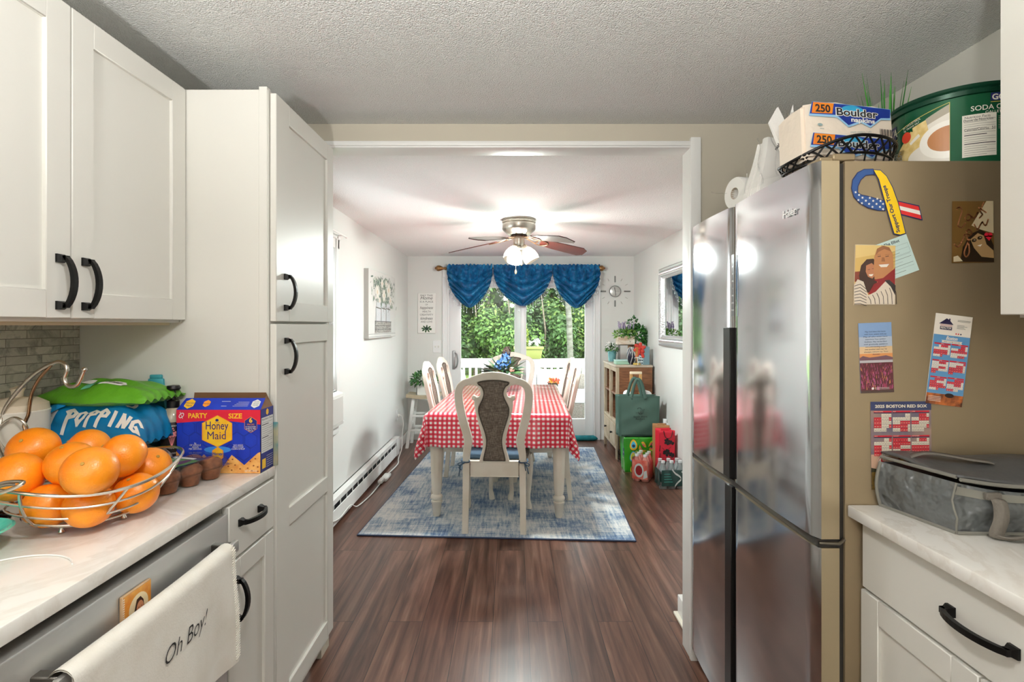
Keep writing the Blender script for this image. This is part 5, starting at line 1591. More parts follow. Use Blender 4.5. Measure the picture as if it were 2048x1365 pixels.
# basket of orange flowers on the deck table
fc2 = at(1106, 770, 7.3)
t = thing('flower_basket', 'dark wicker basket of orange and yellow flowers outside by the sofa', 'flower basket', (fc2.x, 7.3, -0.13))
MB().lathe([(0.0, -0.13), (0.10, -0.13), (0.10, -0.10), (0.03, -0.08), (0.025, 0.2), (0.025, fc2.z - 0.14), (0.07, fc2.z - 0.12), (0.075, fc2.z + 0.02), (0.085, fc2.z + 0.03), (0.0, fc2.z + 0.02)], mat('wicker_dark', (62, 50, 42), 0.8, bs=120, bst=0.6), 20, (fc2.x, 7.3, 0), close=False).build('basket_stand', t)
mb = MB()
for k in range(34):
    c = Vector((fc2.x + rnd.uniform(-0.075, 0.075), 7.3 + rnd.uniform(-0.07, 0.05), fc2.z + rnd.uniform(0.03, 0.09)))
    bloom(mb, c, 0.03, rnd.choice((mat('petal_orange', (232, 132, 66), 0.6), mat('petal_yellow', (236, 196, 84), 0.6), mat('petal_coral', (226, 120, 104), 0.6))), 7)
mb.build('blossoms', t)
# white outdoor chair at the left
ca = at(924, 745, 7.9)
t = thing('patio_chair', 'white rounded patio chair outside the left glass panel', 'chair', (ca.x - 0.25, 7.9, -0.13))
mb = MB()
mb.grid(lambda u, v: Vector((ca.x - 0.30 + 0.33 * math.sin((u - 0.5) * 3.0), 7.95 + 0.22 * math.cos((u - 0.5) * 3.0), 0.25 + (0.57 - 0.35 * abs(u - 0.5) ** 1.6 * 2.2) * v)), 20, 8, wfl); o = mb.build('shell', t); q = o.modifiers.new('thickness', 'SOLIDIFY'); q.thickness = 0.025
MB().lathe([(0, 0.25), (0.30, 0.25), (0.31, 0.28), (0.28, 0.30), (0, 0.30)], wfl, 24, (ca.x - 0.30, 7.95, 0), close=False).build('seat', t)
for s in (-1, 1):
    for s2 in (-1, 1): MB().tube([(ca.x - 0.30 + s * 0.2, 7.95 + s2 * 0.2, 0.26), (ca.x - 0.30 + s * 0.24, 7.95 + s2 * 0.24, -0.128)], 0.018, wfl, 8).build('leg', t)
# pale leaning trunk / pole
p0, p1 = at(1141, 725, 15), at(1132, 560, 15)
mb = MB(); d = (p1 - p0)
pts = [p0 - d * 0.9, p0, p0 + d * 0.5 + Vector((0.03, 0, 0)), p1, p1 + d * 1.2]
pts = [Vector((q.x, 15, q.z)) for q in pts]
pts[0].z = -0.62
mb.tube(pts, 0.085, mat('birch_bark', (118, 118, 112), 0.8, c2=(84, 82, 76), ns=6, stretch=(1, 1, 3)), 12, radii=[0.10, 0.092, 0.085, 0.078, 0.05])
mb.build('birch_trunk', label='pale slanting bare trunk in front of the woods beyond the deck', cat='tree trunk')
# woods
lv = [[mat('foliage_a', (60, 95, 32), 0.65), mat('foliage_b', (81, 114, 42), 0.65), mat('foliage_c', (45, 77, 28), 0.65)],
      [mat('foliage_d', (47, 79, 33), 0.65), mat('foliage_e', (65, 99, 43), 0.65), mat('foliage_f', (33, 60, 25), 0.65)],
      [mat('foliage_g', (97, 121, 49), 0.65), mat('foliage_h', (77, 106, 36), 0.65), mat('foliage_i', (57, 86, 32), 0.65)]]
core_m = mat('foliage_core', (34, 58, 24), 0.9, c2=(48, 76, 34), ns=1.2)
bark = mat('bark_grey', (122, 112, 98), 0.9, c2=(90, 82, 70), ns=5, stretch=(1, 1, 3))
def blob(mb, c, r, n, sz, mats, rnd):
    c = Vector(c)
    bm = bmesh.new(); bmesh.ops.create_icosphere(bm, subdivisions=2, radius=1.0)
    for v in bm.verts:
        k = 0.74 * (1 + 0.16 * math.sin(5 * v.co.x + c.x) + 0.14 * math.sin(6 * v.co.z + c.z * 2))
        v.co = c + Vector((v.co.x * r[0], v.co.y * r[1], v.co.z * r[2])) * k
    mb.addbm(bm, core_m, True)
    vs = {m: ([], []) for m in mats}
    for _ in range(n):
        a = rnd.uniform(0, 2 * PI); z = rnd.uniform(-1, 1); q = math.sqrt(1 - z * z)
        d = Vector((q * math.cos(a), q * math.sin(a), z)); k = rnd.uniform(0.72, 1.05)
        if d.y > 0.55: continue
        p = c + Vector((d.x * r[0], d.y * r[1], d.z * r[2])) * k
        e = Vector((rnd.uniform(-1, 1), rnd.uniform(-1, 1), rnd.uniform(-1, 0.4))).normalized()
        nrm = (d + Vector((rnd.uniform(-.8, .8), rnd.uniform(-.8, .8), rnd.uniform(-.2, 1)))).normalized()
        s1 = e - nrm * e.dot(nrm)
        if s1.length < 1e-3: continue
        s1 = s1.normalized() * sz * rnd.uniform(0.6, 1.3); s2 = nrm.cross(s1) * 0.55
        V, Fs = vs[rnd.choice(mats)]
        b0 = len(V)
        V += [p - s1, p + s2 - s1 * 0.1, p + s1, p - s2 - s1 * 0.1]; Fs.append([b0, b0 + 1, b0 + 2, b0 + 3])
    for m, (V, Fs) in vs.items():
        if V: mb.add(V, Fs, m, False)
def tree(name, label, cat, x, y, h, r, kind, seed, leaf=0.105, n=6500, trunk=True, group=None):
    rnd = random.Random(seed)
    t = thing(name, label, cat, (x, y, -0.6), 0, group)
    mb = MB()
    nb = 24 if trunk else 9
    for k in range(nb):
        if trunk:
            q = (k + 0.5) / nb
            z = -0.6 + h * (0.14 + 0.84 * q); a = k * 2.4 + seed; rr = r * (0.55 + 0.45 * math.sin(PI * min(1, q * 0.8 + 0.25)))
            br = r * rnd.uniform(0.26, 0.46)
            blob(mb, (x + math.cos(a) * (rr - br * 0.6), y + math.sin(a) * (rr - br * 0.6) * 0.8, z + rnd.uniform(-0.15, 0.15)), (br * 1.25, br, br * 0.85), n // nb, leaf, [lv[kind][k % 3], lv[kind][(k + 1) % 3]], rnd)
        else:
            o = Vector((rnd.uniform(-.85, .85) * r, rnd.uniform(-.4, .3) * r, 0)); br = r * rnd.uniform(0.32, 0.5)
            blob(mb, Vector((x, y, -0.6 + h * rnd.uniform(0.22, 0.72))) + o, (br * 1.1, br, h * 0.28), n // nb, leaf, [lv[kind][k % 3], lv[kind][(k + 1) % 3]], rnd)
    mb.build('foliage', t)
    mb = MB(); mb.tube([(x, y - r * 0.25, -0.62), (x + 0.1, y - r * 0.2, h * 0.4), (x - 0.05, y, h * 0.9)], 0.12, bark, 8, radii=[0.13, 0.10, 0.05] if trunk else [0.05, 0.04, 0.02]); mb.build('trunk', t)
    return t
WG = 'trees of the woods beyond the deck'; BG = 'bushes at the edge of the lawn beyond the deck'
words = ['bright', 'deep', 'yellowish']
xs = [-7.6, -5.2, -3.0, -1.15, 0.75, 2.5, 4.6, 7.0]
for i, x in enumerate(xs):
    kd = (1, 0, 2, 0, 1, 0, 2, 1)[i]
    tree('tree', 'leafy %s green tree in the woods beyond the deck' % words[kd], 'tree', x, 23 + 1.2 * ((i * 7) % 3), 7.5 + (i * 5 % 4) * 0.6, 1.9, kd, 100 + i, group=WG + ', ' + words[kd])
for i, x in enumerate([-9, -6, -3.4, -0.6, 2.0, 4.8, 8]):
    tree('tree', 'tall dark green tree at the back of the woods', 'tree', x, 29, 11, 2.6, 1, 200 + i, 0.17, 5500, group=WG + ', back row')
for i, x in enumerate([-4.6, -2.9, -1.5, -0.1, 1.2, 2.6, 4.2]):
    tree('bush', 'low %s green bush at the edge of the lawn' % ('rounded' if i % 2 else 'spreading'), 'bush', x, 19.5 + 0.7 * (i % 3), 2.6 + 0.3 * (i % 3), 1.15, i % 3, 300 + i, 0.085, 5200, False, BG + (', rounded' if i % 2 else ', spreading'))
# ---------------------------------------------------------------- things on the left worktop
# wire fruit basket with banana hook
BC = Vector((-0.945, 1.15, ZT)); BR = 0.165
tip_a = math.atan2(0.132, 0.099)          # the pointed end on the right
t = thing('fruit_basket', 'silver wire fruit basket with a banana hook holding the oranges', 'basket', BC)
wire = mat('basket_wire', (206, 198, 188), 0.2, 1.0)
def ring(a, f, dz=0.0):
    """f = 0 base ring .. 1 rim"""
    c2 = math.cos(a - tip_a)
    e = abs(c2) ** 8
    r = (0.075 + (BR - 0.075) * f ** 0.75) * (1 + 0.10 * e * f)
    z = 0.014 + 0.082 * f ** 1.5 + 0.030 * f * (c2 * c2) + dz
    return BC + Vector((math.cos(a) * r, math.sin(a) * r, z))
def ringpath(f, n=72): return [ring(2 * PI * k / n, f) for k in range(n)]
mb = MB()
mb.tube(ringpath(1.0), 0.0036, wire, 8, closed=True); mb.build('rim', t)
mb = MB()
for f in (0.25, 0.50, 0.76): mb.tube(ringpath(f), 0.0024, wire, 6, closed=True)
for k in range(4): mb.tube([ring(tip_a + PI / 2 + s * (0.25 + 0.2 * k), 0.0) for s in (-1, 1)], 0.0022, wire, 6)
mb.build('side_wires', t)
mb = MB(); mb.tube(ringpath(0.0), 0.0032, wire, 8, closed=True)
for k in range(6):
    a = tip_a + 0.5 + k * PI / 3
    mb.tube([ring(a + 0.35 * (f - 0.5), f) for f in [i / 10 for i in range(11)]], 0.0030, wire, 8)
mb.build('ribs', t)
for k in range(4):
    p = ring(tip_a + 0.7 + k * PI / 2, 0.0); MB().lathe([(0.0, 0.0), (0.005, 0.0), (0.0065, 0.004), (0.004, 0.010), (0.004, 0.014), (0, 0.015)], wire, 12, (p.x, p.y, ZT), close=False).build('foot', t)
HY_ = 1.27
def hp(px, py, Y=HY_): return at(px, py, Y)
mb = MB()
mb.tube(spline([ring(PI * 1.02, 0.9), hp(-6, 880, 1.24), hp(2, 844), hp(12, 815), hp(40, 777), hp(74, 745), hp(105, 728), hp(120, 724), hp(130, 730), hp(134, 741), hp(129, 757), hp(133, 769), hp(144, 774), hp(156, 769), hp(164, 752), hp(168, 743)], 6), 0.0048, wire, 10)
mb.ball(hp(169, 740), 0.0068, wire, 12, 8)
mb.tube(spline([hp(103, 731), hp(79, 758, 1.275), hp(64, 788, 1.28), hp(58, 825, 1.285), hp(57, 870, 1.28), ring(PI * 0.72, 0.9)], 6), 0.0040, mat('basket_wire_reflection', (176, 140, 110), 0.22, 1.0), 10)  # second wire has its bronze reflection put into the colour
mb.tube(spline([hp(-8, 868, 1.255), hp(6, 848, 1.26), hp(28, 836, 1.265), hp(48, 846, 1.27), hp(57, 868, 1.275), hp(52, 895, 1.27), hp(30, 905, 1.26), hp(8, 898, 1.255)], 6, True), 0.0032, wire, 8, closed=True)
mb.build('banana_hook', t)
lp = ring(PI * 1.30, 0.98)
mb = MB(); mb.tube(spline([at(-26, 978, 0.955), at(10, 966, 0.95), at(44, 964, 0.945), at(42, 970, 0.94), at(10, 984, 0.935), at(-26, 994, 0.935)], 6), 0.0034, wire, 8); mb.tube(spline([at(-26, 984, 0.95), at(8, 972, 0.945), at(28, 970, 0.942)], 5), 0.0026, wire, 8)
mb.tube([at(-26, 978, 0.955), at(-30, 986, 0.95), at(-26, 994, 0.935)], 0.0034, wire, 8)
mb.tube([at(-28, 986, 0.95), ring(PI * 1.25, 1.0)], 0.003, wire, 6); mb.build('end_loop', t)
# oranges
def orange_mat():
    m, nt, b = new_mat('orange_peel')
    v = coords(nt)
    n = N(nt, 'ShaderNodeTexNoise', Scale=9.0, Detail=2.0); nt.links.new(v, n.inputs['Vector'])
    r = ramp(nt, n.outputs[0], [(0.35, rgb(240, 126, 12)), (0.65, rgb(250, 158, 28))]); nt.links.new(r.outputs[0], b.inputs['Base Color'])
    b.inputs['Roughness'].default_value = 0.36; b.inputs['Coat Weight'].default_value = 0.15; b.inputs['Coat Roughness'].default_value = 0.25
    b.inputs['Subsurface Weight'].default_value = 0.12; b.inputs['Subsurface Radius'].default_value = (0.012, 0.006, 0.002)
    vo = N(nt, 'ShaderNodeTexVoronoi', Scale=330.0); nt.links.new(v, vo.inputs['Vector']); bump(nt, b, vo.outputs['Distance'], 0.25, 0.0012)
    return m
peel = orange_mat(); stemm = mat('orange_stem', (176, 136, 58), 0.8)
spec = [(68, 899, 1.17, .0475, 'orange at the back left of the wire basket, in front of the white canister'),
        (46, 953, 1.08, .0480, 'orange at the left end of the wire basket, behind the wire end loop'),
        (138, 938, 1.11, .0460, 'pale orange with its stem end facing up, left of the middle of the basket'),
        (180, 956, 1.05, .0480, 'deep orange lying at the front of the heap, over the middle of the rim'),
        (235, 914, 1.15, .0465, 'large light orange on top of the heap, right of the middle'),
        (176, 899, 1.23, .0460, 'orange at the back of the heap, in front of the blue bag'),
        (299, 935, 1.25, .0460, 'orange at the right tip of the basket beside the muffin pack'),
        (266, 990, 1.16, .0435, 'orange low in the basket under the one at its right tip'),
        (100, 1003, 1.08, .0435, 'orange low in the basket at the left, seen through the wires'),
        (178, 1012, 1.07, .0440, 'orange low at the front of the basket, under the deep orange one'),
        (215, 968, 1.17, .0430, 'shaded orange wedged in the middle of the basket below the large light one')]
pos = [at(a, b_, y) for a, b_, y, r, l in spec]
home = [p.copy() for p in pos]
for it in range(120):
    for i in range(len(pos)):
        for j in range(i):
            d = pos[i] - pos[j]; mn = (spec[i][3] + spec[j][3]) * 0.985
            if d.length < mn:
                q = d.normalized() * (mn - d.length) * 0.5
                pos[i] += q; pos[j] -= q
        p = pos[i]
        p += (home[i] - p) * 0.02
        p.z = max(p.z, ZT + 0.016 + spec[i][3] * 0.96)
ornd = random.Random(4)
for (a, b_, y, r, lab), p in zip(spec, pos):
    t = thing('orange', lab, 'orange', (p.x, p.y, p.z - r), 0, 'oranges in the wire basket')
    R = Euler((ornd.uniform(-1, 1), ornd.uniform(-1, 1), ornd.uniform(0, 6))).to_matrix()
    ax = R @ Vector((0, 0, 1))
    if a == 138: R = Euler((0.45, -0.1, 0)).to_matrix()
    if a == 180: R = Euler((0.9, 0.5, 0)).to_matrix()
    def sh(v_):
        k = v_.z / r
        s_ = 1.0 - 0.05 * smoothstep(0.8, 1.0, abs(k))
        return Vector((v_.x * 1.03, v_.y * 1.03, v_.z * s_ * 0.99))
    mb = MB()
    bm = bmesh.new(); bmesh.ops.create_uvsphere(bm, u_segments=28, v_segments=18, radius=r)
    for v in bm.verts: v.co = Vector(p) + R @ sh(v.co)
    mb.addbm(bm, peel, True); mb.build('flesh', t)
    MB().lathe([(0.0, 0.0), (0.004, 0.0), (0.0035, 0.0014), (0, 0.002)], stemm, 8, p + R @ Vector((0, 0, r * 0.945)), axis=R @ Vector((0, 0, 1)), close=False).build('stem_end', t)
# white canister
cc_ = Vector((-1.277, 1.33, ZT))
t = thing('canister', 'white enamel storage canister with black letters behind the orange basket', 'canister', cc_)
enam = mat('enamel_white', (230, 224, 212), 0.3)
MB().lathe([(0.0, 0.0), (0.061, 0.0), (0.064, 0.006), (0.064, 0.205), (0.066, 0.214), (0.061, 0.22), (0.0, 0.22)], enam, 36, cc_, close=False).build('body', t)
MB().lathe([(0.0, 0.215), (0.064, 0.215), (0.062, 0.232), (0.04, 0.246), (0.012, 0.250), (0.012, 0.262), (0.016, 0.272), (0.0, 0.278)], mat('lid_cream', (214, 200, 176), 0.5), 30, cc_, close=False).build('lid', t)
mb = MB(); mb.strip = (0.006, 0)
dv = Vector((-cc_.x, -cc_.y, 0)).normalized(); rt = Vector((-dv.y, dv.x, 0))
mb.warp = lambda u, v, h: cc_ + (dv * math.cos(u / 0.064) + rt * math.sin(u / 0.064)) * (0.0642 + h) + Vector((0, 0, v))
mb.text('SUGAR', -0.004, 0.082, 0.052, mat('enamel_black', (24, 22, 20), 0.4), 0.0006, width=0.13, bold=0.015)
mb.build('lettering', t)
# black handled ladle lying behind the basket's left end
t = thing('serving_spoon', 'serving spoon with a glossy black handle end left of the orange basket', 'spoon', (-1.08, 1.06, ZT))
p0 = at(-4, 1013, 1.10); p0.z = ZT + 0.022; p1 = at(22, 1006, 1.12); p1.z = ZT + 0.02
d = (p1 - p0)
MB().tube([p0 - d * 1.6, p0 - d * 1.2, p0 - d * 0.5, p0 + d * 0.3, p0 + d * 0.75, p1], 0.014, mat('handle_gloss_black', (12, 12, 13), 0.12), 14, radii=[0.006, 0.014, 0.017, 0.017, 0.012, 0.004]).build('handle', t)
MB().tube([p1, p1 + d * 0.8, p1 + d * 1.8 + Vector((0, 0, -0.005))], 0.002, chrome, 8).build('shaft', t)
mb = MB(); q = p1 + d * 2.4; q.z = ZT + 0.011; mb.ball(q, (0.028, 0.02, 0.010), chrome, 16, 10); mb.build('bowl', t)
# teal dish at the left edge
dc = at(-20, 1096, 0.98); dc.z = ZT
dc = Vector((-1.035, 0.955, ZT))
mb = MB()
tealg = mat('teal_glass', (54, 196, 176), 0.12, coat=0.4, c2=(96, 214, 196), ns=30)
mb.lathe([(0.0, 0.006), (0.032, 0.0), (0.034, 0.004), (0.058, 0.028), (0.078, 0.044), (0.083, 0.047), (0.078, 0.049), (0.055, 0.034), (0.03, 0.010), (0.0, 0.008)], tealg, 36, dc, close=False)
mb.build('dish', label='small teal glass dish at the left edge of the white worktop', cat='dish')
# loose white cable ring on the worktop
mb = MB(); cq = Vector((-0.875, 0.885, ZT + 0.0022))
pts = [cq + Vector((math.cos(a) * 0.095, math.sin(a) * 0.085, 0)) for a in [0.6 + 0.08 * k for k in range(48)]]
mb.tube(pts, 0.0016, mat('thin_wire_white', (246, 246, 244), 0.3), 6)
mb.build('thin_cable', label='thin white cable curved on the worktop in front of the orange basket', cat='cable')
# cracker box
bx0, bx1, by0, by1 = -0.985, -0.738, 1.512, 1.592
bz0, bz1 = ZT + 0.0005, ZT + 0.187
t = thing('cracker_box', 'blue and red cracker box standing open on the left worktop', 'box', ((bx0 + bx1) / 2, (by0 + by1) / 2, ZT))
blu = mat('carton_blue', (28, 62, 190), 0.42, c2=(20, 48, 168), ns=14); redc = mat('carton_red', (222, 34, 62), 0.42); yel = mat('carton_yellow', (250, 206, 50), 0.42, c2=(244, 180, 36), ns=30); pur = mat('carton_purple', (52, 24, 108), 0.45)
whp = mat('print_white', (240, 238, 232), 0.5); krf = mat('carton_inside', (128, 92, 62), 0.8); navy = mat('carton_navy', (22, 40, 128), 0.45); orng = mat('carton_orange', (244, 154, 44), 0.45); crk = mat('cracker_gold', (222, 150, 70), 0.6, c2=(238, 182, 104), ns=60); crkd = mat('cracker_hole', (150, 82, 34), 0.7); lbl = mat('carton_glow', (60, 140, 226), 0.45); greyw = mat('print_panel', (226, 226, 224), 0.5); dk = mat('print_dark', (34, 34, 40), 0.6)
W_, H_, D_ = bx1 - bx0, bz1 - bz0, by1 - by0
mb = MB()
mb.box(bx0, bx1, by0, by0 + 0.0012, bz0, bz1, blu); mb.box(bx0, bx1, by1 - 0.0012, by1, bz0, bz1, blu); mb.box(bx0, bx0 + 0.0012, by0, by1, bz0, bz1, blu); mb.box(bx1 - 0.0012, bx1, by0, by1, bz0, bz1, navy)
mb.box(bx0, bx1, by0, by1, bz0, bz0 + 0.0012, krf)
mb.box(bx0 + 0.0014, bx1 - 0.0014, by0 + 0.0014, by0 + 0.002, bz0, bz1 - 0.001, krf)
mb.M = frame((bx0, by0 - 0.0002, bz0), (1, 0, 0), (0, 0, 1))
def hexa(cx, cy, r, sy=1.0): return [(cx + r * 0.88 * math.sin(PI / 3 * k), cy + r * sy * math.cos(PI / 3 * k)) for k in range(6)][::-1]
X = lambda q: q * W_; Y_ = lambda q: q * H_
for i in range(9):
    for j in range(4):
        cx, cy = W_ * (0.06 + 0.165 * i + (0.0825 if j % 2 else 0)), 0.025 + 0.036 * j
        if cx < W_ - 0.02 and cx > 0.02 and cy < 0.14:
            hx_ = hexa(cx, cy, 0.0235)
            mb.line(hx_ + [hx_[0]], 0.0010, navy, 0.0003)
mb.poly([(0, Y_(0.79)), (W_ * 0.3, Y_(0.822)), (W_ * 0.62, Y_(0.822)), (W_, Y_(0.765)), (W_, Y_(0.998)), (0, Y_(0.998))], redc, 0.0004)
mb.text('PARTY', X(0.255), Y_(0.87), 0.020, yel, 0.0006, width=0.056, bold=0.03); mb.text('SIZE', X(0.70), Y_(0.865), 0.020, yel, 0.0006, width=0.040, bold=0.03)
mb.disc(X(0.06), Y_(0.91), 0.0095, whp, 0.0006, 0.006, 16, 0.8); mb.disc(X(0.06), Y_(0.91), 0.0072, redc, 0.0007, 0.004, 16, 0.8); mb.line([(X(0.045), Y_(0.965)), (X(0.075), Y_(0.86))], 0.0012, whp, 0.0008)
mb.disc(X(0.49), Y_(0.37), 0.040, lbl, 0.0004, 0.010, 20)
hx_ = [(X(0.305), Y_(0.525)), (X(0.49), Y_(0.41)), (X(0.665), Y_(0.525)), (X(0.665), Y_(0.79)), (X(0.49), Y_(0.915)), (X(0.305), Y_(0.79))]
mb.poly(hx_, orng, 0.0009); mb.poly([(X(0.485) + (x - X(0.485)) * 0.95, Y_(0.66) + (y - Y_(0.66)) * 0.96) for x, y in hx_], yel, 0.0011)
mb.text('Honey', X(0.485), Y_(0.690), 0.034, pur, 0.0013, width=0.066, bold=0.006); mb.text('Maid', X(0.480), Y_(0.535), 0.033, pur, 0.0013, width=0.054)
mb.disc(X(0.485), Y_(0.835), 0.005, navy, 0.0013, 0.004, 10); mb.text('EST.1925', X(0.49), Y_(0.79), 0.005, pur, 0.0013, width=0.014)
mb.poly(hexa(X(0.492), Y_(0.30), 0.0215), orng, 0.0008); mb.poly(hexa(X(0.492), Y_(0.315), 0.0175), yel, 0.0010); mb.text('Honey', X(0.492), Y_(0.285), 0.013, pur, 0.0012, width=0.030, bold=0.02, shear=0.15)
mb.poly(hexa(X(0.885), Y_(0.765), 0.0235), navy, 0.0008); h2 = hexa(X(0.885), Y_(0.765), 0.0235); mb.line(h2 + [h2[0]], 0.0009, orng, 0.0009)
mb.text('6', X(0.885), Y_(0.80), 0.020, yel, 0.0010, bold=0.03); mb.text('PACKS', X(0.885), Y_(0.755), 0.007, orng, 0.0010); mb.text('8 CRACKER', X(0.885), Y_(0.72), 0.0058, whp, 0.0010); mb.text('SHEETS PER', X(0.885), Y_(0.69), 0.0058, whp, 0.0010); mb.text('PACK', X(0.885), Y_(0.66), 0.0058, whp, 0.0010)
for s_, y in (('8g', 0.46), ('OF WHOLE', 0.43), ('GRAIN', 0.40), ('PER SERVING', 0.37)): mb.text(s_, X(0.225), Y_(y), 0.0065, whp, 0.0006)
for s_, y in (('NO HIGH', 0.43), ('FRUCTOSE', 0.40), ('CORN SYRUP', 0.37)): mb.text(s_, X(0.735), Y_(y), 0.0065, whp, 0.0006)
for pts in ([(0, 0), (X(0.24), 0), (X(0.0), Y_(0.35))], [(X(0.10), 0), (X(0.56), 0), (X(0.33), Y_(0.30))], [(X(0.50), 0), (X(0.93), 0), (X(0.66), Y_(0.29))], [(X(0.70), 0), (W_, 0), (W_, Y_(0.335)), (X(0.97), Y_(0.32))]):
    mb.poly(pts, crk, 0.0012 if pts[0][0] == 0 else 0.0014 + 0.0001 * pts[0][0])
crnd = random.Random(2)
for (cx, cy) in ((0.04, 0.18), (0.08, 0.09), (0.03, 0.07), (0.13, 0.05), (0.33, 0.22), (0.29, 0.13), (0.38, 0.13), (0.62, 0.21), (0.67, 0.22), (0.62, 0.11), (0.70, 0.13), (0.76, 0.07), (0.66, 0.05), (0.88, 0.19), (0.94, 0.23), (0.92, 0.12), (0.85, 0.08), (0.97, 0.10), (0.97, 0.03), (0.90, 0.04)): mb.disc(X(cx), Y_(cy), 0.0028, crkd, 0.0017, 0.0022, 8)
mb.text('NET WT 27.8 OZ', X(0.89), Y_(0.025), 0.007, greyw, 0.0019, width=0.036)
# right side panel
mb.M = frame((bx1 + 0.0002, by0, bz0), (0, 1, 0), (0, 0, 1))
mb.rect(D_ * 0.04, Y_(0.30), D_ * 0.96, Y_(0.86), greyw, 0.0004); mb.poly(hexa(D_ * 0.5, Y_(0.935), 0.010), yel, 0.0005)
mb.text('Nutrition Facts', D_ * 0.5, Y_(0.815), 0.0085, dk, 0.0006, width=D_ * 0.84)
for k in range(14): mb.rect(D_ * 0.08, Y_(0.33 + 0.034 * k), D_ * (0.9 if k % 3 else 0.6), Y_(0.33 + 0.034 * k) + (0.0022 if k in (6, 12) else 0.0007), dk, 0.0006)
for k in range(6): mb.rect(D_ * 0.45, Y_(0.05 + 0.035 * k), D_ * 0.94, Y_(0.05 + 0.035 * k) + 0.001, whp, 0.0005)
mb.rect(D_ * 0.1, Y_(0.05), D_ * 0.38, Y_(0.2), yel, 0.0005)
mb.M = Matrix(); mb.build('carton', t)
# open top: front flap folded back, brown inside of the rear flap
def flap(pts, m, mo, th=0.0012):
    mb = MB(); mb.add(pts, [[0, 1, 2, 3]], m); q = [Vector(p) + Vector((0, th, -th * 0.5)) for p in pts]; mb.add(q, [[3, 2, 1, 0]], mo); mb.add(pts + q, [[0, 4, 5, 1], [1, 5, 6, 2], [2, 6, 7, 3], [3, 7, 4, 0]], mo); return mb
fy, fz = by0 + 0.030, bz1 + 0.030
mb = flap([(bx0, by0, bz1), (bx1, by0, bz1), (bx1 + 0.004 - 0.004, fy, fz), (bx0 + 0.010, fy, fz)], blu, krf)
mb.M = frame((bx0, by0, bz1), (1, 0, 0), (0, 0.030, 0.030))
mb.poly(hexa(0.030, 0.021, 0.018), yel, 0.0006); mb.text('Honey', 0.030, 0.021, 0.010, pur, 0.0009); mb.text('Maid', 0.030, 0.011, 0.010, pur, 0.0009)
mb.poly(hexa(0.080, 0.022, 0.013), orng, 0.0006); mb.text('Honey', 0.080, 0.019, 0.007, pur, 0.0009); mb.poly(hexa(0.226, 0.021, 0.016), greyw, 0.0006)
for k in range(3): mb.text('THE SAME', 0.226, 0.026 - 0.006 * k, 0.005, dk, 0.0009, width=0.016)
for k in range(4): mb.rect(0.16 + 0.004 * k, 0.012 + 0.0048 * k, 0.205, 0.0128 + 0.0048 * k, whp, 0.0006)
mb.rect(0.122, 0.029, 0.148, 0.0302, whp, 0.0006); mb.rect(0.126, 0.012, 0.142, 0.0132, whp, 0.0006)
mb.build('flap', t)
mb = flap([(bx1 - 0.002, by1 - 0.002, bz1), (bx0, by1 - 0.002, bz1), (bx0 + 0.012, by1 - 0.014, bz1 + 0.042), (bx1 - 0.016, by1 - 0.014, bz1 + 0.042)], krf, krf); mb.build('flap', t)
mb = flap([(bx1 - 0.001, by0 + 0.002, bz1), (bx1 - 0.001, by1 - 0.002, bz1), (bx1 - 0.012, by1 - 0.016, bz1 + 0.034), (bx1 - 0.010, by0 + 0.034, bz1 + 0.026)], krf, krf); mb.build('flap', t)
# teal packet squeezed between box and pantry
mb = MB(); mb.box(-0.734, -0.7325, 1.555, 1.597, ZT + 0.0, ZT + 0.001, krf)
mb = MB(); mb.M = Matrix.Translation((-0.737, 1.5962, ZT)) @ Matrix.Rotation(0.0, 4, 'Z')
mb.box(-0.16, 0.012, -0.0028, 0.0028, 0.0005, 0.135, mat('packet_teal', (30, 126, 140), 0.45, c2=(200, 176, 130), ns=12), 0.002, 1)
mb.build('flat_packet', label='flat teal packet standing behind the cracker box against the pantry side', cat='packet')
# soap dispenser
sp = Vector((-1.018, 1.548, ZT))
t = thing('soap_dispenser', 'black pump bottle with pink blossom label beside the cracker box', 'soap dispenser', sp)
amb = mat('bottle_clear_brown', (172, 160, 138), 0.15, coat=0.6); lblk = mat('label_black', (30, 18, 20), 0.4)
MB().lathe([(0.0, 0.0), (0.029, 0.0), (0.031, 0.004), (0.031, 0.150), (0.029, 0.168), (0.020, 0.184), (0.013, 0.190), (0.0, 0.190)], amb, 32, sp, close=False).build('bottle', t)
MB().lathe([(0.0315, 0.012), (0.0318, 0.014), (0.0318, 0.146), (0.0315, 0.148)], lblk, 32, sp, close=False).build('label', t)
mb = MB(); dv2 = Vector((-sp.x * 0.75, -sp.y, 0)).normalized(); rt2 = Vector((-dv2.y, dv2.x, 0))
mb.warp = lambda u, v, h: sp + (dv2 * math.cos(u / 0.0318) + rt2 * math.sin(u / 0.0318)) * (0.032 + h) + Vector((0, 0, v))
pk = mat('label_pink', (226, 134, 140), 0.5); srnd = random.Random(8)
for k in range(22): mb.disc(srnd.gauss(0, 0.008), 0.112 + srnd.gauss(0, 0.007), srnd.uniform(0.002, 0.004), pk, 0.0003 + 0.00002 * k, None, 7)
for k in range(6): mb.line([(0.0, 0.075), (-0.009 + 0.0036 * k, 0.106)], 0.0009, pk, 0.0003)
mb.text('CHERRY', 0.004, 0.135, 0.007, whp, 0.0004); mb.text('PEONY', 0.006, 0.07, 0.008, whp, 0.0004); mb.text('BLOSSOM', 0.006, 0.055, 0.006, whp, 0.0004)
mb.build('label_print', t)
mb = MB(); mb.lathe([(0.0, 0.188), (0.0165, 0.188), (0.0165, 0.208), (0.011, 0.211), (0.0075, 0.213), (0.006, 0.236), (0.006, 0.243), (0.0, 0.243)], black_plastic, 24, sp, close=False)
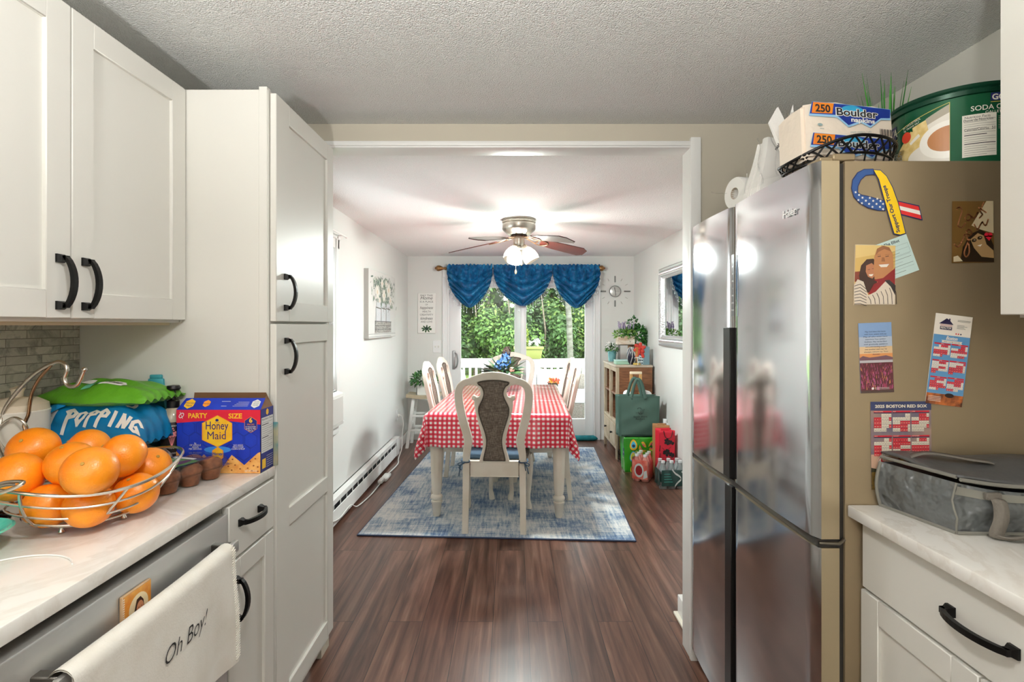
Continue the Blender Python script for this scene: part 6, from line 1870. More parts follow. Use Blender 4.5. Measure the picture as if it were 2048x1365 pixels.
pd = Vector((0.55, -0.84, 0)); mb.lathe([(0.0, 0.240), (0.017, 0.240), (0.020, 0.246), (0.016, 0.254), (0.0, 0.256)], black_plastic, 24, sp, close=False)
mb.tube([sp + Vector((0, 0, 0.248)), sp - pd * 0.012 + Vector((0, 0, 0.249))], 0.006, black_plastic, 8); mb.build('pump', t)
# muffin pack
A = math.atan2(0.18, 0.054); MX = Matrix.Translation((-0.905, 1.405, ZT)) @ Matrix.Rotation(A, 4, 'Z')
t = thing('muffin_pack', 'clear plastic pack of brown muffins with a green label in front of the cracker box', 'muffin pack', (-0.905, 1.405, ZT), A)
mb = MB(MX)
def shell(mb, x0, x1, y0, y1, z0, z1, k, m):
    vs = [(x0 * k, y0 * k, z0), (x1 * k, y0 * k, z0), (x1 * k, y1 * k, z0), (x0 * k, y1 * k, z0), (x0, y0, z1), (x1, y0, z1), (x1, y1, z1), (x0, y1, z1)]
    mb.add(vs, [[3, 2, 1, 0], [0, 1, 5, 4], [1, 2, 6, 5], [2, 3, 7, 6], [3, 0, 4, 7]], m)
for i in range(3):
    for j in range(2):
        c = (-0.066 + 0.066 * i, -0.033 + 0.066 * j, 0.0015)
        mb.lathe([(0.022, 0), (0.031, 0.034), (0.033, 0.036)], clear_plastic, 20, c, close=False)
for s in (-1, 1): mb.box(-0.105, 0.105, s * 0.066 - 0.006, s * 0.066 + 0.006, 0.036, 0.0372, clear_plastic)
for s in (-1, 1): mb.box(s * 0.101 - 0.006, s * 0.101 + 0.006, -0.07, 0.07, 0.036, 0.0372, clear_plastic)
shell(mb, -0.098, 0.098, -0.064, 0.064, 0.066, 0.0372, 0.94, clear_plastic)
mb.build('clamshell', t)
muf = mat('muffin_brown', (150, 92, 56), 0.75, c2=(112, 62, 34), ns=60, bs=90, bst=0.5, bd=0.004)
for i in range(3):
    for j in range(2):
        c = (-0.066 + 0.066 * i, -0.033 + 0.066 * j, 0.003)
        m_ = MB(MX); m_.lathe([(0.0, 0), (0.021, 0.0), (0.0285, 0.030), (0.0305, 0.036), (0.0295, 0.046), (0.021, 0.055), (0.010, 0.059), (0.0, 0.060)], muf, 18, c, close=False); m_.build('muffin', t)
mb = MB(MX)
lg = mat('label_green', (74, 124, 62), 0.45, c2=(96, 146, 70), ns=10)
mb.rect(-0.085, -0.055, 0.028, 0.055, lg, 0.0665); mb.rect(0.012, -0.055, 0.032, 0.055, mat('label_navy', (34, 46, 92), 0.45), 0.0668); mb.rect(0.014, -0.03, 0.026, 0.045, mat('label_white', (232, 232, 228), 0.5), 0.0670)
mb.text('MUFFINS', -0.02, 0.018, 0.020, whp, 0.0672, shear=0.2); mb.disc(-0.02, -0.025, 0.03, mat('label_purple', (84, 46, 84), 0.5), 0.0669, 0.014); mb.disc(-0.05, -0.02, 0.016, mat('muffin_print', (196, 140, 84), 0.6), 0.0671, 0.011)
mb.rect(-0.092, -0.062, -0.085, 0.05, mat('label_yellowgreen', (186, 200, 76), 0.5), 0.0668)
mb.build('label', t)
# snack bags
def pillow_bag(x0, x1, y0, y1, z0, z1, m, seed, crimp=0.02, tilt=0.0, nu=44, nv=26, zf=0.42, w2=1.0):
    rr = random.Random(seed); ph = [rr.uniform(0, 6) for _ in range(6)]
    def f(u, v, s):
        a, b_ = 2 * u - 1, 2 * v - 1
        prof = max(0.0, (1 - abs(a) ** 3.2)) ** 0.55 * max(0.0, (1 - abs(b_) ** 2.6)) ** 0.6
        w = 0.05 * math.sin(9 * u + ph[0] + 3 * v) + 0.05 * math.sin(17 * u - 8 * v + ph[1]) + 0.04 * math.sin(23 * v + ph[2] + 4 * u)
        edge = 0.005 * math.sin(40 * v + ph[3]) * smoothstep(0.8, 1, abs(a)) + 0.0015 * math.sin(19 * u + ph[4]) * smoothstep(0.75, 1, abs(b_))
        w = w * w2 + (w2 - 1) * 0.10 * abs(math.sin(7 * u + 5 * v + ph[2])) ** 0.5 * math.sin(12 * u - 9 * v)
        zc = z0 + (z1 - z0) * zf
        h = (z1 - zc) if s > 0 else (zc - z0)
        y = y0 + (y1 - y0) * v + 0.008 * math.sin(6 * u + ph[5])
        return Vector((x0 + (x1 - x0) * u, y, zc + s * h * prof * (1 + w if s > 0 else 1) + edge + tilt * (b_)))
    mb = MB()
    mb.grid(lambda u, v: f(u, v, 1), nu, nv, m); mb.grid(lambda u, v: f(1 - u, v, -1), nu, nv // 2, m)
    return mb, f
# white cookie bag at the bottom of the pile
foil_w = mat('bag_white', (226, 218, 206), 0.4, bs=26, bst=0.5, bd=0.02); cocoa = mat('bag_cocoa', (62, 34, 30), 0.45, bs=26, bst=0.5, bd=0.02)
mb, f = pillow_bag(-1.215, -1.045, 1.40, 1.57, ZT + 0.001, ZT + 0.100, foil_w, 3)
o = mb.build('cookie_bag', label='crumpled white bag printed with brown cookies under the blue bag', cat='bag')
mb = MB(); mb.strip = (0.03, 0.03); mb.warp = lambda u, v, h: f(u, v, 1) + Vector((0, -0.5, 0.8)) * (h + 0.0015)
mb.poly([(0.45, 0.02), (0.97, 0.02), (0.97, 0.33), (0.5, 0.30)], cocoa, 0.0006); ck_ = mat('cookie_print', (172, 116, 66), 0.6, c2=(196, 142, 88), ns=50)
for (a, b_) in ((0.58, 0.14), (0.74, 0.10), (0.88, 0.18), (0.70, 0.22)): mb.disc(a, b_, 0.07, ck_, 0.0012, 0.05, 10)
for (a, b_) in ((0.56, 0.15), (0.60, 0.12), (0.75, 0.11), (0.88, 0.19), (0.86, 0.16)): mb.disc(a, b_, 0.012, cocoa, 0.0016, 0.010, 7)
mb.build('cookie_print', o)
mb = MB(); mb.strip = None
blkbag = mat('bag_dark', (58, 40, 38), 0.4, c2=(222, 214, 204), ns=24, bs=30, bst=0.5, bd=0.02)
b2, f2 = pillow_bag(-1.04, -0.995, 1.40, 1.515, ZT + 0.001, ZT + 0.085, blkbag, 9, nu=16, nv=16)
b2.build('cookie_wrapper', label='small crumpled dark brown and white wrapper beside the soap bottle', cat='wrapper')
# pale box under the bags, behind the basket
MB().box(-1.335, -1.222, 1.42, 1.585, ZT + 0.0005, ZT + 0.098, mat('box_grey_marble', (190, 188, 184), 0.5, c2=(168, 166, 164), ns=5), 0.003, 1).build('grey_box', label='pale grey box under the left end of the blue bag', cat='box')
# blue popcorn bag
blub = mat('bag_blue', (12, 128, 182), 0.38, c2=(8, 110, 160), ns=6, bs=18, bst=0.35, bd=0.02)
zt0 = ZT + 0.1005
mb, fb = pillow_bag(-1.338, -1.000, 1.375, 1.58, zt0, zt0 + 0.125, blub, 5, zf=0.10, w2=1.4, nu=60, nv=40)
o = mb.build('popcorn_bag', label='bright blue popcorn bag with white hand-drawn letters on the snack pile', cat='bag')
cream_p = mat('bag_letter', (236, 226, 216), 0.5)
mb = MB(); mb.strip = (0.012, 0.02); mb.warp = lambda u, v, h: fb(u, v, 1) + Vector((0.05, -0.62, 0.78)) * (h + 0.0015)
hl_ = {'P': [[(0.18, -0.15), (0.34, 0.9)], [(0.05, 0.72), (0.5, 1.02), (0.95, 0.85), (0.85, 0.55), (0.28, 0.42)]], 'O': [[(0.5, 1.0), (0.15, 0.8), (0.1, 0.3), (0.45, 0.0), (0.85, 0.3), (0.85, 0.8), (0.5, 1.0)]], 'I': [[(0.45, 1.0), (0.5, 0.0)]], 'N': [[(0.12, 0.0), (0.18, 1.0), (0.75, 0.05), (0.88, 1.0)]],
      'G': [[(0.9, 0.85), (0.5, 1.0), (0.12, 0.65), (0.2, 0.15), (0.6, 0.02), (0.9, 0.3), (0.55, 0.45)]]}
def hand(word, u0, v0, du, dv_, w, slope=0.0):
    for i, ch in enumerate(word):
        for st in hl_.get(ch, []):
            mb.line([(u0 + du * (i + 0.82 * p[0]), v0 + dv_ * p[1] + slope * i) for p in st], w, cream_p, 0.0008)
hand('POPPING', 0.36, 0.045, 0.090, 0.12, 0.029, 0.008)
hand('OOONOO', 0.38, 0.24, 0.078, 0.16, 0.024, 0.012)
mb.poly([(0.10, 0.05), (0.27, 0.03), (0.29, 0.14), (0.12, 0.18)], greyw, 0.0006)
for k in range(3): mb.text('POPPED IN SMALL', 0.20, 0.125 - 0.016 * k, 0.016, dk, 0.001, width=0.13)
for k in range(2): mb.text('ingredients list', 0.21, 0.065 - 0.016 * k, 0.012, dk, 0.001, width=0.10)
mb.build('bag_print', o)
mb = MB()   # folded loose corner of the bag
mb.grid(lambda u, v: fb(0.02 + 0.30 * u, 0.12 + 0.25 * v, 1) + Vector((-0.01 + 0.02 * u, -0.015 * math.sin(PI * u), 0.012 + 0.016 * math.sin(PI * v) + 0.010 * math.sin(7 * u))), 10, 8, mat('bag_blue_light', (32, 150, 214), 0.35, bs=20, bst=0.4, bd=0.02)); mb.build('folded_corner', o)
# green snack bag on top
grn = mat('bag_green', (78, 146, 30), 0.36, c2=(96, 164, 38), ns=7, bs=20, bst=0.4, bd=0.02)
z2 = zt0 + 0.118
mb, fg = pillow_bag(-1.325, -1.008, 1.40, 1.585, z2 - 0.012, z2 + 0.056, grn, 8, zf=0.25, w2=1.6, nu=60, nv=36)
o = mb.build('snack_bag', label='bright green snack bag with barcode lying on top of the blue popcorn bag', cat='bag')
mb = MB(); mb.strip = (0.04, 0.05); mb.warp = lambda u, v, h: fg(u, 0.03 + v * 0.62, 1) + Vector((0.0, -0.55, 0.8)) * (h + 0.0012)
mb.rect(0.24, 0.42, 0.44, 0.66, whp, 0.0006); mb.poly([(0.42, 0.20), (0.51, 0.20), (0.56, 0.60), (0.47, 0.60)], mat('sticker_mint', (112, 206, 170), 0.5), 0.0010); mb.poly([(0.56, 0.26), (0.75, 0.26), (0.76, 0.42), (0.73, 0.52), (0.59, 0.52)], whp, 0.0006)
for k in range(13): mb.rect(0.595 + 0.0098 * k, 0.32, 0.595 + 0.0098 * k + (0.006 if k % 3 else 0.003), 0.49, dk, 0.0009)
mb.text('H K', 0.115, 0.20, 0.10, dk, 0.0009, width=0.03); mb.text('NET WT', 0.33, 0.20, 0.05, mat('bag_dark_green', (40, 84, 20), 0.5), 0.0009, width=0.07); mb.text('Mix In Full', 0.47, 0.30, 0.06, dk, 0.0014, width=0.05, rot=1.3)
mb.build('bag_print', o)
# turquoise pump bottle cap behind the bags
tc_ = Vector((-1.10, 1.572, z2 - 0.01))
tq = mat('turquoise_plastic', (64, 158, 170), 0.45)
mb = MB(); mb.lathe([(0.0, -0.25), (0.02, -0.25), (0.02, 0.040), (0.02, 0.052), (0.006, 0.062), (0.006, 0.072), (0, 0.073)], tq, 20, (-1.19, 1.5965 - 0.0, 0), close=False)
mb = MB(); by = 1.588
mb.box(-1.10 - 0.05, -1.10 + 0.05, 1.5862, 1.5985, ZT + 0.001, z2 + 0.052, tq, 0.004, 2, lambda p: (p[0] if p[2] < z2 + 0.02 else -1.10 + (p[0] + 1.10) * 0.45, p[1], p[2]))
mb.box(-1.118, -1.082, 1.587, 1.598, z2 + 0.050, z2 + 0.064, tq, 0.003, 2)
mb.build('turquoise_bottle', label='turquoise flat bottle standing behind the green snack bag', cat='bottle')
# ---------------------------------------------------------------- on the side of the refrigerator
KS = fy0 / F
def fp(px, py): return ((px - CX) * KS, CAMH - (py - HY) * KS)
def fside(o_px, o_py, ang=0.0, lift=0.0008):
    """print frame on the fridge side: x to the right, y up, z toward the kitchen; ang = turn in degrees"""
    x, z = fp(o_px, o_py); a = math.radians(ang)
    return frame((x, fy0 - lift, z), (math.cos(a), 0, math.sin(a)), (-math.sin(a), 0, math.cos(a)))
PX = KS
def P2(pts, ox, oy): return [((x - ox) * PX, -(y - oy) * PX) for x, y in pts]
# ribbon magnet
rb = mat('ribbon_blue', (44, 84, 148), 0.35); ry = mat('ribbon_yellow', (250, 208, 30), 0.35); rnavy = mat('ribbon_navy', (32, 44, 96), 0.4); rred = mat('ribbon_red', (222, 54, 52), 0.35); rwh = mat('ribbon_white', (240, 236, 228), 0.4)
mb = MB(fside(1700, 480)); ox, oy = 1700, 480
def crop1(pts): return P2([(1660 + x * 0.249, 320 + y * 0.249) for x, y in pts], ox, oy)
blue_o = crop1([(345, 72), (270, 74), (215, 102), (175, 160), (166, 230), (185, 300), (230, 350), (300, 390), (380, 410), (440, 412), (440, 330), (380, 312), (300, 290), (250, 280), (222, 262), (224, 215), (245, 165), (285, 128), (340, 122), (360, 128)])
mb.poly(blue_o, rnavy, 0.0010)
mb.poly(crop1([(340, 77), (272, 80), (220, 108), (181, 164), (172, 230), (190, 296), (234, 344), (302, 384), (382, 404), (436, 406), (436, 336), (378, 319), (298, 297), (245, 287), (215, 266), (217, 213), (239, 161), (282, 122), (345, 116)]), rb, 0.0014)
mb.poly(crop1([(534, 328), (712, 368), (740, 488), (555, 440)]), rnavy, 0.0010)
for i, m_ in enumerate((rred, rwh, rred)):
    a0, a1 = i / 3, (i + 1) / 3
    L0, L1, R0, R1 = (537, 336), (560, 434), (707, 376), (730, 478)
    q = lambda A, B, t: (A[0] + (B[0] - A[0]) * t, A[1] + (B[1] - A[1]) * t)
    mb.poly(crop1([q(L0, L1, a0), q(R0, R1, a0), q(R0, R1, a1), q(L0, L1, a1)]), m_, 0.0013)
mb.poly(crop1([(338, 78), (400, 82), (450, 130), (500, 220), (545, 345), (606, 595), (560, 610), (505, 600), (455, 430), (405, 250), (380, 160)]), rnavy, 0.0016)
mb.poly(crop1([(345, 84), (398, 88), (446, 134), (494, 224), (538, 348), (598, 590), (558, 602), (511, 592), (462, 428), (412, 248), (388, 158)]), ry, 0.0020)
def star(mb, cx, cy, r, m, h, rot=0.0):
    for k in range(5):
        a = rot + k * 2 * PI / 5 + PI / 2
        mb.poly([(cx + r * math.cos(a), cy + r * math.sin(a)), (cx + 0.42 * r * math.cos(a + PI / 5), cy + 0.42 * r * math.sin(a + PI / 5)), (cx, cy), (cx + 0.42 * r * math.cos(a - PI / 5), cy + 0.42 * r * math.sin(a - PI / 5))][::1], m, h)
for (x, y) in ((200, 262), (228, 284), (255, 306), (282, 330), (308, 356), (335, 380), (314, 308), (341, 331), (368, 356), (395, 380), (400, 332), (374, 314), (222, 325), (250, 350), (420, 398), (420, 356)):
    c = crop1([(x, y)])[0]; star(mb, c[0], c[1], 0.0036, rwh, 0.0018, -0.3)
tcur = [crop1([p])[0] for p in ((428, 215), (468, 335), (500, 440), (540, 572))]
sp0 = spline([(p[0], p[1], 0) for p in tcur], 12)
L_ = [0.0]
for a, b_ in zip(sp0[:-1], sp0[1:]): L_.append(L_[-1] + (b_ - a).length)
def on_curve(u, v):
    s = L_[-1] - u
    for i in range(len(sp0) - 1):
        if L_[i + 1] >= s or i == len(sp0) - 2:
            d = (sp0[i] - sp0[i + 1]).normalized(); p = sp0[i] + (sp0[i + 1] - sp0[i]).normalized() * (s - L_[i]); n_ = Vector((-d.y, d.x, 0)); return ((p + n_ * v).x, (p + n_ * v).y)
mb.text('Support Our Troops', L_[-1] * 0.49, -0.0035, 0.0125, rnavy, 0.0024, width=L_[-1] * 1.05, bold=0.03, fn=on_curve)
mb.build('ribbon_magnet', label='yellow and blue ribbon magnet with stars and stripes on the fridge side', cat='magnet')
# pale blue slip
sk = mat('slip_paper', (196, 218, 214), 0.7); skd = mat('slip_text', (60, 72, 78), 0.7); skg = mat('slip_line', (142, 164, 164), 0.7)
mb = MB(fside(1773, 564, 20)); W, Hh = 0.096, 0.093
mb.box(0, W * 0.87, 0, Hh, 0, 0.0006, sk)
mb.text('The Elliot', W * 0.44, Hh - 0.012, 0.010, skd, 0.0010, bold=0.02); mb.rect(W * 0.17, Hh - 0.012, W * 0.20, Hh - 0.005, skd, 0.0010)
for k in range(8): mb.rect(0.012, 0.010 + 0.0075 * k, W * (0.80 if k % 3 else 0.55), 0.0107 + 0.0075 * k, skg if k % 2 else skd, 0.0010)
mb.line([(0.01, 0.05), (W * 0.82, 0.05), (W * 0.82, 0.073), (0.01, 0.073), (0.01, 0.05)], 0.0006, skg, 0.0010)
mb.build('paper_slip', label='tilted pale blue printed slip under the ribbon magnet', cat='paper')
# snapshot of two people
def photo_mats(n, *c): return [mat('%s_%d' % (n, i), q, 0.3, coat=0.3) for i, q in enumerate(c)]
wallp, skinm, hairb, skinw, stripe_w, stripe_d, redsc, lip, bedr, shad = photo_mats('snapshot', (214, 178, 104), (190, 130, 84), (62, 36, 26), (186, 122, 86), (222, 208, 190), (52, 44, 44), (142, 30, 34), (176, 92, 80), (130, 58, 40), (150, 98, 62))
teeth = mat('snapshot_teeth', (240, 232, 220), 0.3)
mb = MB(fside(1705, 611)); ox, oy = 1705, 611
def crop2(pts): return P2([(1660 + x * 0.249, 320 + y * 0.249) for x, y in pts], ox, oy)
mb.poly(crop2([(184, 1168), (520, 1166), (526, 686), (198, 680)]), mat('photo_border', (214, 196, 170), 0.4), 0.0)
b0 = len(mb.f)
mb.poly(crop2([(188, 1162), (515, 1160), (521, 690), (202, 685)]), wallp, 0.0010)
mb.poly(crop2([(202, 685), (521, 690), (520, 735), (202, 790)]), mat('snapshot_ceiling', (226, 196, 128), 0.3), 0.0011)
mb.poly(crop2([(196, 900), (240, 896), (240, 980), (194, 980)]), bedr, 0.0011)
c = crop2([(310, 880)])[0]
mb.poly(crop2([(240, 1000), (228, 930), (245, 850), (290, 800), (345, 795), (372, 840), (380, 960), (352, 1050), (300, 1070), (262, 1040)]), hairb, 0.0013)
mb.poly(crop2([(285, 850), (330, 830), (360, 860), (362, 920), (335, 955), (300, 940), (282, 900)]), skinw, 0.0015)
mb.line(crop2([(298, 885), (316, 880)]), 0.0010, hairb, 0.0017); mb.line(crop2([(332, 876), (348, 876)]), 0.0010, hairb, 0.0017); mb.poly(crop2([(304, 922), (344, 918), (332, 936), (314, 936)]), teeth, 0.0017)
mb.poly(crop2([(352, 960), (345, 880), (350, 780), (372, 715), (420, 690), (470, 705), (498, 760), (505, 860), (480, 930), (440, 960), (400, 965)]), skinm, 0.0018)
mb.poly(crop2([(360, 770), (372, 715), (420, 690), (470, 705), (496, 756), (480, 735), (430, 718), (385, 740)]), shad, 0.0019)
for (a, b_) in ((378, 400), (440, 464)): mb.line(crop2([(a, 778), (b_, 774)]), 0.0016, hairb, 0.0020)
for (a, b_) in ((372, 402), (436, 470)): mb.line(crop2([(a, 764), (b_, 760)]), 0.0010, shad, 0.0020)
mb.poly(crop2([(410, 785), (430, 785), (436, 818), (406, 818)]), shad, 0.0020); mb.poly(crop2([(382, 842), (470, 836), (450, 862), (402, 864)]), teeth, 0.0021); mb.line(crop2([(382, 842), (470, 836)]), 0.0009, lip, 0.0022)
mb.poly(crop2([(345, 965), (420, 950), (516, 870), (515, 1020), (430, 1010)]), redsc, 0.0020)
mb.poly(crop2([(300, 1080), (345, 1000), (420, 960), (440, 990), (350, 1080)]), redsc, 0.0021)
sw1 = crop2([(188, 1162), (186, 1010), (215, 960), (262, 980), (300, 1090), (360, 1060), (440, 975), (516, 1010), (515, 1160)])
mb.poly(sw1, stripe_w, 0.0022)
for k in range(7): mb.line(crop2([(190, 1015 + 24 * k), (235, 1000 + 26 * k), (285, 1040 + 22 * k)]), 0.0014, stripe_d, 0.0024)
for k in range(7): mb.line(crop2([(300 + 34 * k, 1100 - 14 * k), (318 + 34 * k, 1128 - 10 * k), (322 + 34 * k, 1158)]), 0.0014, stripe_d, 0.0024)
mb.poly(crop2([(430, 970), (470, 965), (518, 1010), (516, 1090), (480, 1020)]), stripe_d, 0.0025)
mb.build('snapshot', label='colour snapshot of a smiling couple, the lower left picture under the ribbon magnet', cat='photograph')
# sepia picture with handwriting
sp1, sp2, sp3, sp4, sp5 = photo_mats('sepia', (112, 82, 40), (206, 190, 156), (40, 28, 16), (176, 142, 96), (186, 124, 84))
mb = MB(fside(1902, 526)); ox, oy = 1902, 526
mb.poly(crop2([(975, 830), (1312, 822), (1306, 332), (978, 334)]), sp1, 0.0)
mb.poly(crop2([(975, 830), (1312, 822), (1306, 332), (978, 334)]), sp1, 0.0010)
mb.poly(crop2([(1130, 528), (1250, 332), (1306, 332), (1308, 590), (1200, 560)]), sp2, 0.0013)
mb.poly(crop2([(1040, 820), (1060, 700), (1120, 600), (1200, 560), (1270, 600), (1308, 690), (1310, 820)]), sp3, 0.0014)
mb.poly(crop2([(1120, 640), (1180, 590), (1228, 610), (1250, 680), (1306, 730), (1310, 790), (1210, 780), (1150, 710)]), sp4, 0.0016)
for (a, b_) in ((1150, 648), (1196, 628)): 
    c = crop2([(a, b_)])[0]; mb.disc(c[0], c[1], 0.0062, sp3, 0.0018, 0.0042, 14, 0.3); mb.disc(c[0] + .001, c[1] + .001, 0.0025, sp2, 0.0019, 0.001, 8)
mb.poly(crop2([(1175, 690), (1215, 678), (1200, 698)]), teeth, 0.0018); mb.poly(crop2([(985, 820), (985, 780), (1020, 770), (1060, 815)]), sp2, 0.0016)
hrt = mat('heart_red', (226, 36, 62), 0.4)
for dx in (-9, 9):
    c = crop2([(1264 + dx * 1.6, 604)])[0]; mb.disc(c[0], c[1], 0.0055, hrt, 0.0020)
mb.poly(crop2([(1233, 612), (1298, 608), (1270, 652)]), hrt, 0.0020)
for st in ([(1010, 400), (1030, 380), (1050, 410), (1035, 470), (1020, 530), (1050, 545), (1080, 510)], [(1075, 470), (1100, 440), (1125, 460), (1105, 490), (1080, 480)], [(1125, 455), (1150, 470), (1170, 440), (1180, 420)], [(1190, 470), (1215, 440), (1200, 415), (1225, 345)], [(1185, 385), (1245, 425)],
           [(990, 680), (1020, 700), (1060, 640), (1075, 600), (1100, 650), (1110, 740), (1085, 780), (1070, 740), (1110, 640)], [(1085, 580), (1110, 560), (1130, 590), (1110, 610), (1090, 590)], [(1150, 520), (1175, 560), (1200, 520), (1215, 500)], [(1215, 500), (1240, 530), (1262, 480)]):
    c = [(p.x, p.y) for p in spline([(q[0], q[1], 0) for q in crop2(st)], 4)]
    mb.line(c, 0.0034, sp5, 0.0022)
mb.build('sepia_photo', label='sepia photograph of a person in sunglasses with pink handwriting and a heart', cat='photograph')
# verse card with the lupin meadow
mb = MB(fside(1721, 787, 2.2)); W, Hh = 66 * PX, 140 * PX
vm = photo_mats('meadow', (134, 164, 206), (176, 188, 206), (224, 192, 150), (222, 150, 92), (120, 86, 96), (190, 186, 190), (96, 44, 52), (168, 62, 96), (196, 98, 150), (80, 60, 54))
mb.box(0, W, 0, Hh, 0, 0.0006, vm[0])
for i, (y0, y1, m_) in enumerate(((0.80, 1.0, 0), (0.66, 0.80, 1), (0.56, 0.66, 2), (0.50, 0.56, 3), (0.465, 0.50, 4), (0.43, 0.465, 5), (0.0, 0.43, 6))): mb.rect(0, Hh * y0, W, Hh * y1, vm[m_], 0.0009)
vr = random.Random(6)
mb.poly([(0, Hh * .50), (W * .1, Hh * .53), (W * .3, Hh * .505), (W * .55, Hh * .515), (W * .8, Hh * .53), (W, Hh * .50)], vm[4], 0.0010)
for k in range(240):
    x, y = vr.uniform(0.01, 0.97) * W, vr.uniform(0.03, 0.40) * Hh
    s_ = 0.5 + 1.6 * (0.42 - y / Hh)
    mb.poly([(x, y), (x + 0.0016 * s_, y + 0.001), (x + 0.0011 * s_, y + 0.009 * s_), (x + 0.0004 * s_, y + 0.009 * s_)], vm[vr.choice((7, 8, 8, 7, 6)) if vr.random() > 0.12 else 3], 0.0011 + 0.000001 * k)
mb.rect(0, 0, W, Hh * 0.035, vm[9], 0.0014)
for k, s_ in enumerate(('May God bless this home', 'with love, peace and joy', 'May all who enter here', 'experience Your comfort', 'kindness. May we be filled', 'with gratitude, patience', 'and understanding toward', 'one another and may we', 'always return to You', 'Amen')): mb.text(s_, W / 2, Hh * (0.865 - 0.036 * k), 0.0045, mat('verse_ink', (58, 62, 92), 0.6), 0.0012, width=W * (0.62 - (0.4 if k == 9 else 0) + 0.05 * (k % 3)))
mb.disc(W * 0.36, Hh * 0.062, 0.003, whp, 0.0016); 
for k in range(2): mb.rect(W * 0.43, Hh * (0.068 - 0.018 * k), W * 0.86, Hh * (0.068 - 0.018 * k) + 0.0007, whp, 0.0016)
mb.build('verse_card', label='tall card with a verse over a pink flower meadow on the fridge side', cat='card')
# team schedule magnet (large)
mb = MB(fside(1742, 980, 0.6)); ox, oy = 1742, 980; W, Hh = 121 * PX, 176 * PX
cal_b = mat('schedule_sky', (92, 92, 118), 0.4, c2=(170, 140, 124), ns=9); cal_r = mat('schedule_red', (206, 40, 56), 0.4); cal_c = mat('schedule_cream', (226, 216, 198), 0.45); cal_n = mat('schedule_navy', (28, 34, 70), 0.4); cal_g = mat('schedule_field', (62, 58, 34), 0.5, c2=(140, 104, 44), ns=60); cal_s = mat('schedule_sunset', (196, 160, 136), 0.4)
mb.box(0, W, 0, Hh, 0, 0.0006, cal_b)
mb.rect(0, Hh * 0.22, W, Hh * 0.40, cal_s, 0.0008); mb.rect(0, 0, W, Hh * 0.22, cal_g, 0.0008); mb.poly([(0, Hh * .20), (0, Hh * .25), (W * .1, Hh * .235), (W * .2, Hh * .25), (W, Hh * .22), (W, Hh * .2)], mat('schedule_trees', (44, 44, 28), 0.6), 0.0010); mb.rect(0, Hh * 0.90, W, Hh, mat('schedule_dusk', (58, 66, 104), 0.4), 0.0008)
mb.text('2025 BOSTON RED SOX', W * 0.50, Hh * 0.932, 0.0098, cal_c, 0.0014, width=W * 0.86, bold=0.04)
crn = random.Random(25); home_ = h_ = False
months = [['MARCH/APRIL', 'MAY', 'JUNE'], ['JULY', 'AUGUST', 'SEPTEMBER']]
digit = {}
for r_ in range(2):
    for c_ in range(3):
        x0, y0 = W * (0.05 + 0.31 * c_), Hh * (0.895 - 0.278 * r_)
        cw, chh = W * 0.29 / 7, Hh * 0.041
        mb.rect(x0, y0 - 0.0036, x0 + W * 0.295, y0, cal_r, 0.0012); mb.rect(x0, y0 - 0.0056, x0 + W * 0.295, y0 - 0.0036, cal_n, 0.0012)
        mb.text(months[r_][c_], x0 + 0.001, y0 - 0.003, 0.0035, cal_c, 0.0016, align='L')
        st = crn.randint(0, 5); nd = 30; day = 1
        for k in range(st, st + nd):
            i, j = k % 7, k // 7
            home_ = crn.random() < 0.5 if i % 3 == 0 else home_
            m_ = cal_r if home_ else cal_c
            X0, Y0 = x0 + i * cw, y0 - 0.0066 - (j + 1) * chh
            mb.rect(X0 + 0.0002, Y0 + 0.0003, X0 + cw - 0.0002, Y0 + chh - 0.0003, m_, 0.0012)
            mb.text(str(day), X0 + cw / 2, Y0 + chh * 0.25, 0.0042, cal_n if m_ is cal_c else cal_c, 0.0015); day += 1
mb.disc(W * 0.17, Hh * 0.335, 0.0092, cal_c, 0.0013); mb.disc(W * 0.17, Hh * 0.335, 0.0074, cal_r, 0.0014, None, 20); mb.disc(W * 0.17, Hh * 0.335, 0.0062, cal_c, 0.0015)
mb.poly([(W * 0.165, Hh * 0.36), (W * 0.18, Hh * 0.36), (W * 0.18, Hh * 0.335), (W * 0.205, Hh * 0.325), (W * 0.20, Hh * 0.315), (W * 0.16, Hh * 0.32), (W * 0.155, Hh * 0.333)], cal_r, 0.0018)
for (x, y, r_) in ((0.47, 0.37, 0.0046), (0.60, 0.395, 0.0052)): mb.disc(W * x, Hh * y, r_, mat('cap_red', (116, 22, 30), 0.5), 0.0016)
mb.line([(W * 0.46, Hh * 0.335), (W * 0.60, Hh * 0.35), (W * 0.72, Hh * 0.36), (W * 0.78, Hh * 0.405)], 0.0036, mat('bat_wood', (206, 164, 92), 0.5), 0.0018)
mb.build('schedule_magnet', label='large red and white baseball schedule magnet behind the grey cooler bag', cat='magnet')
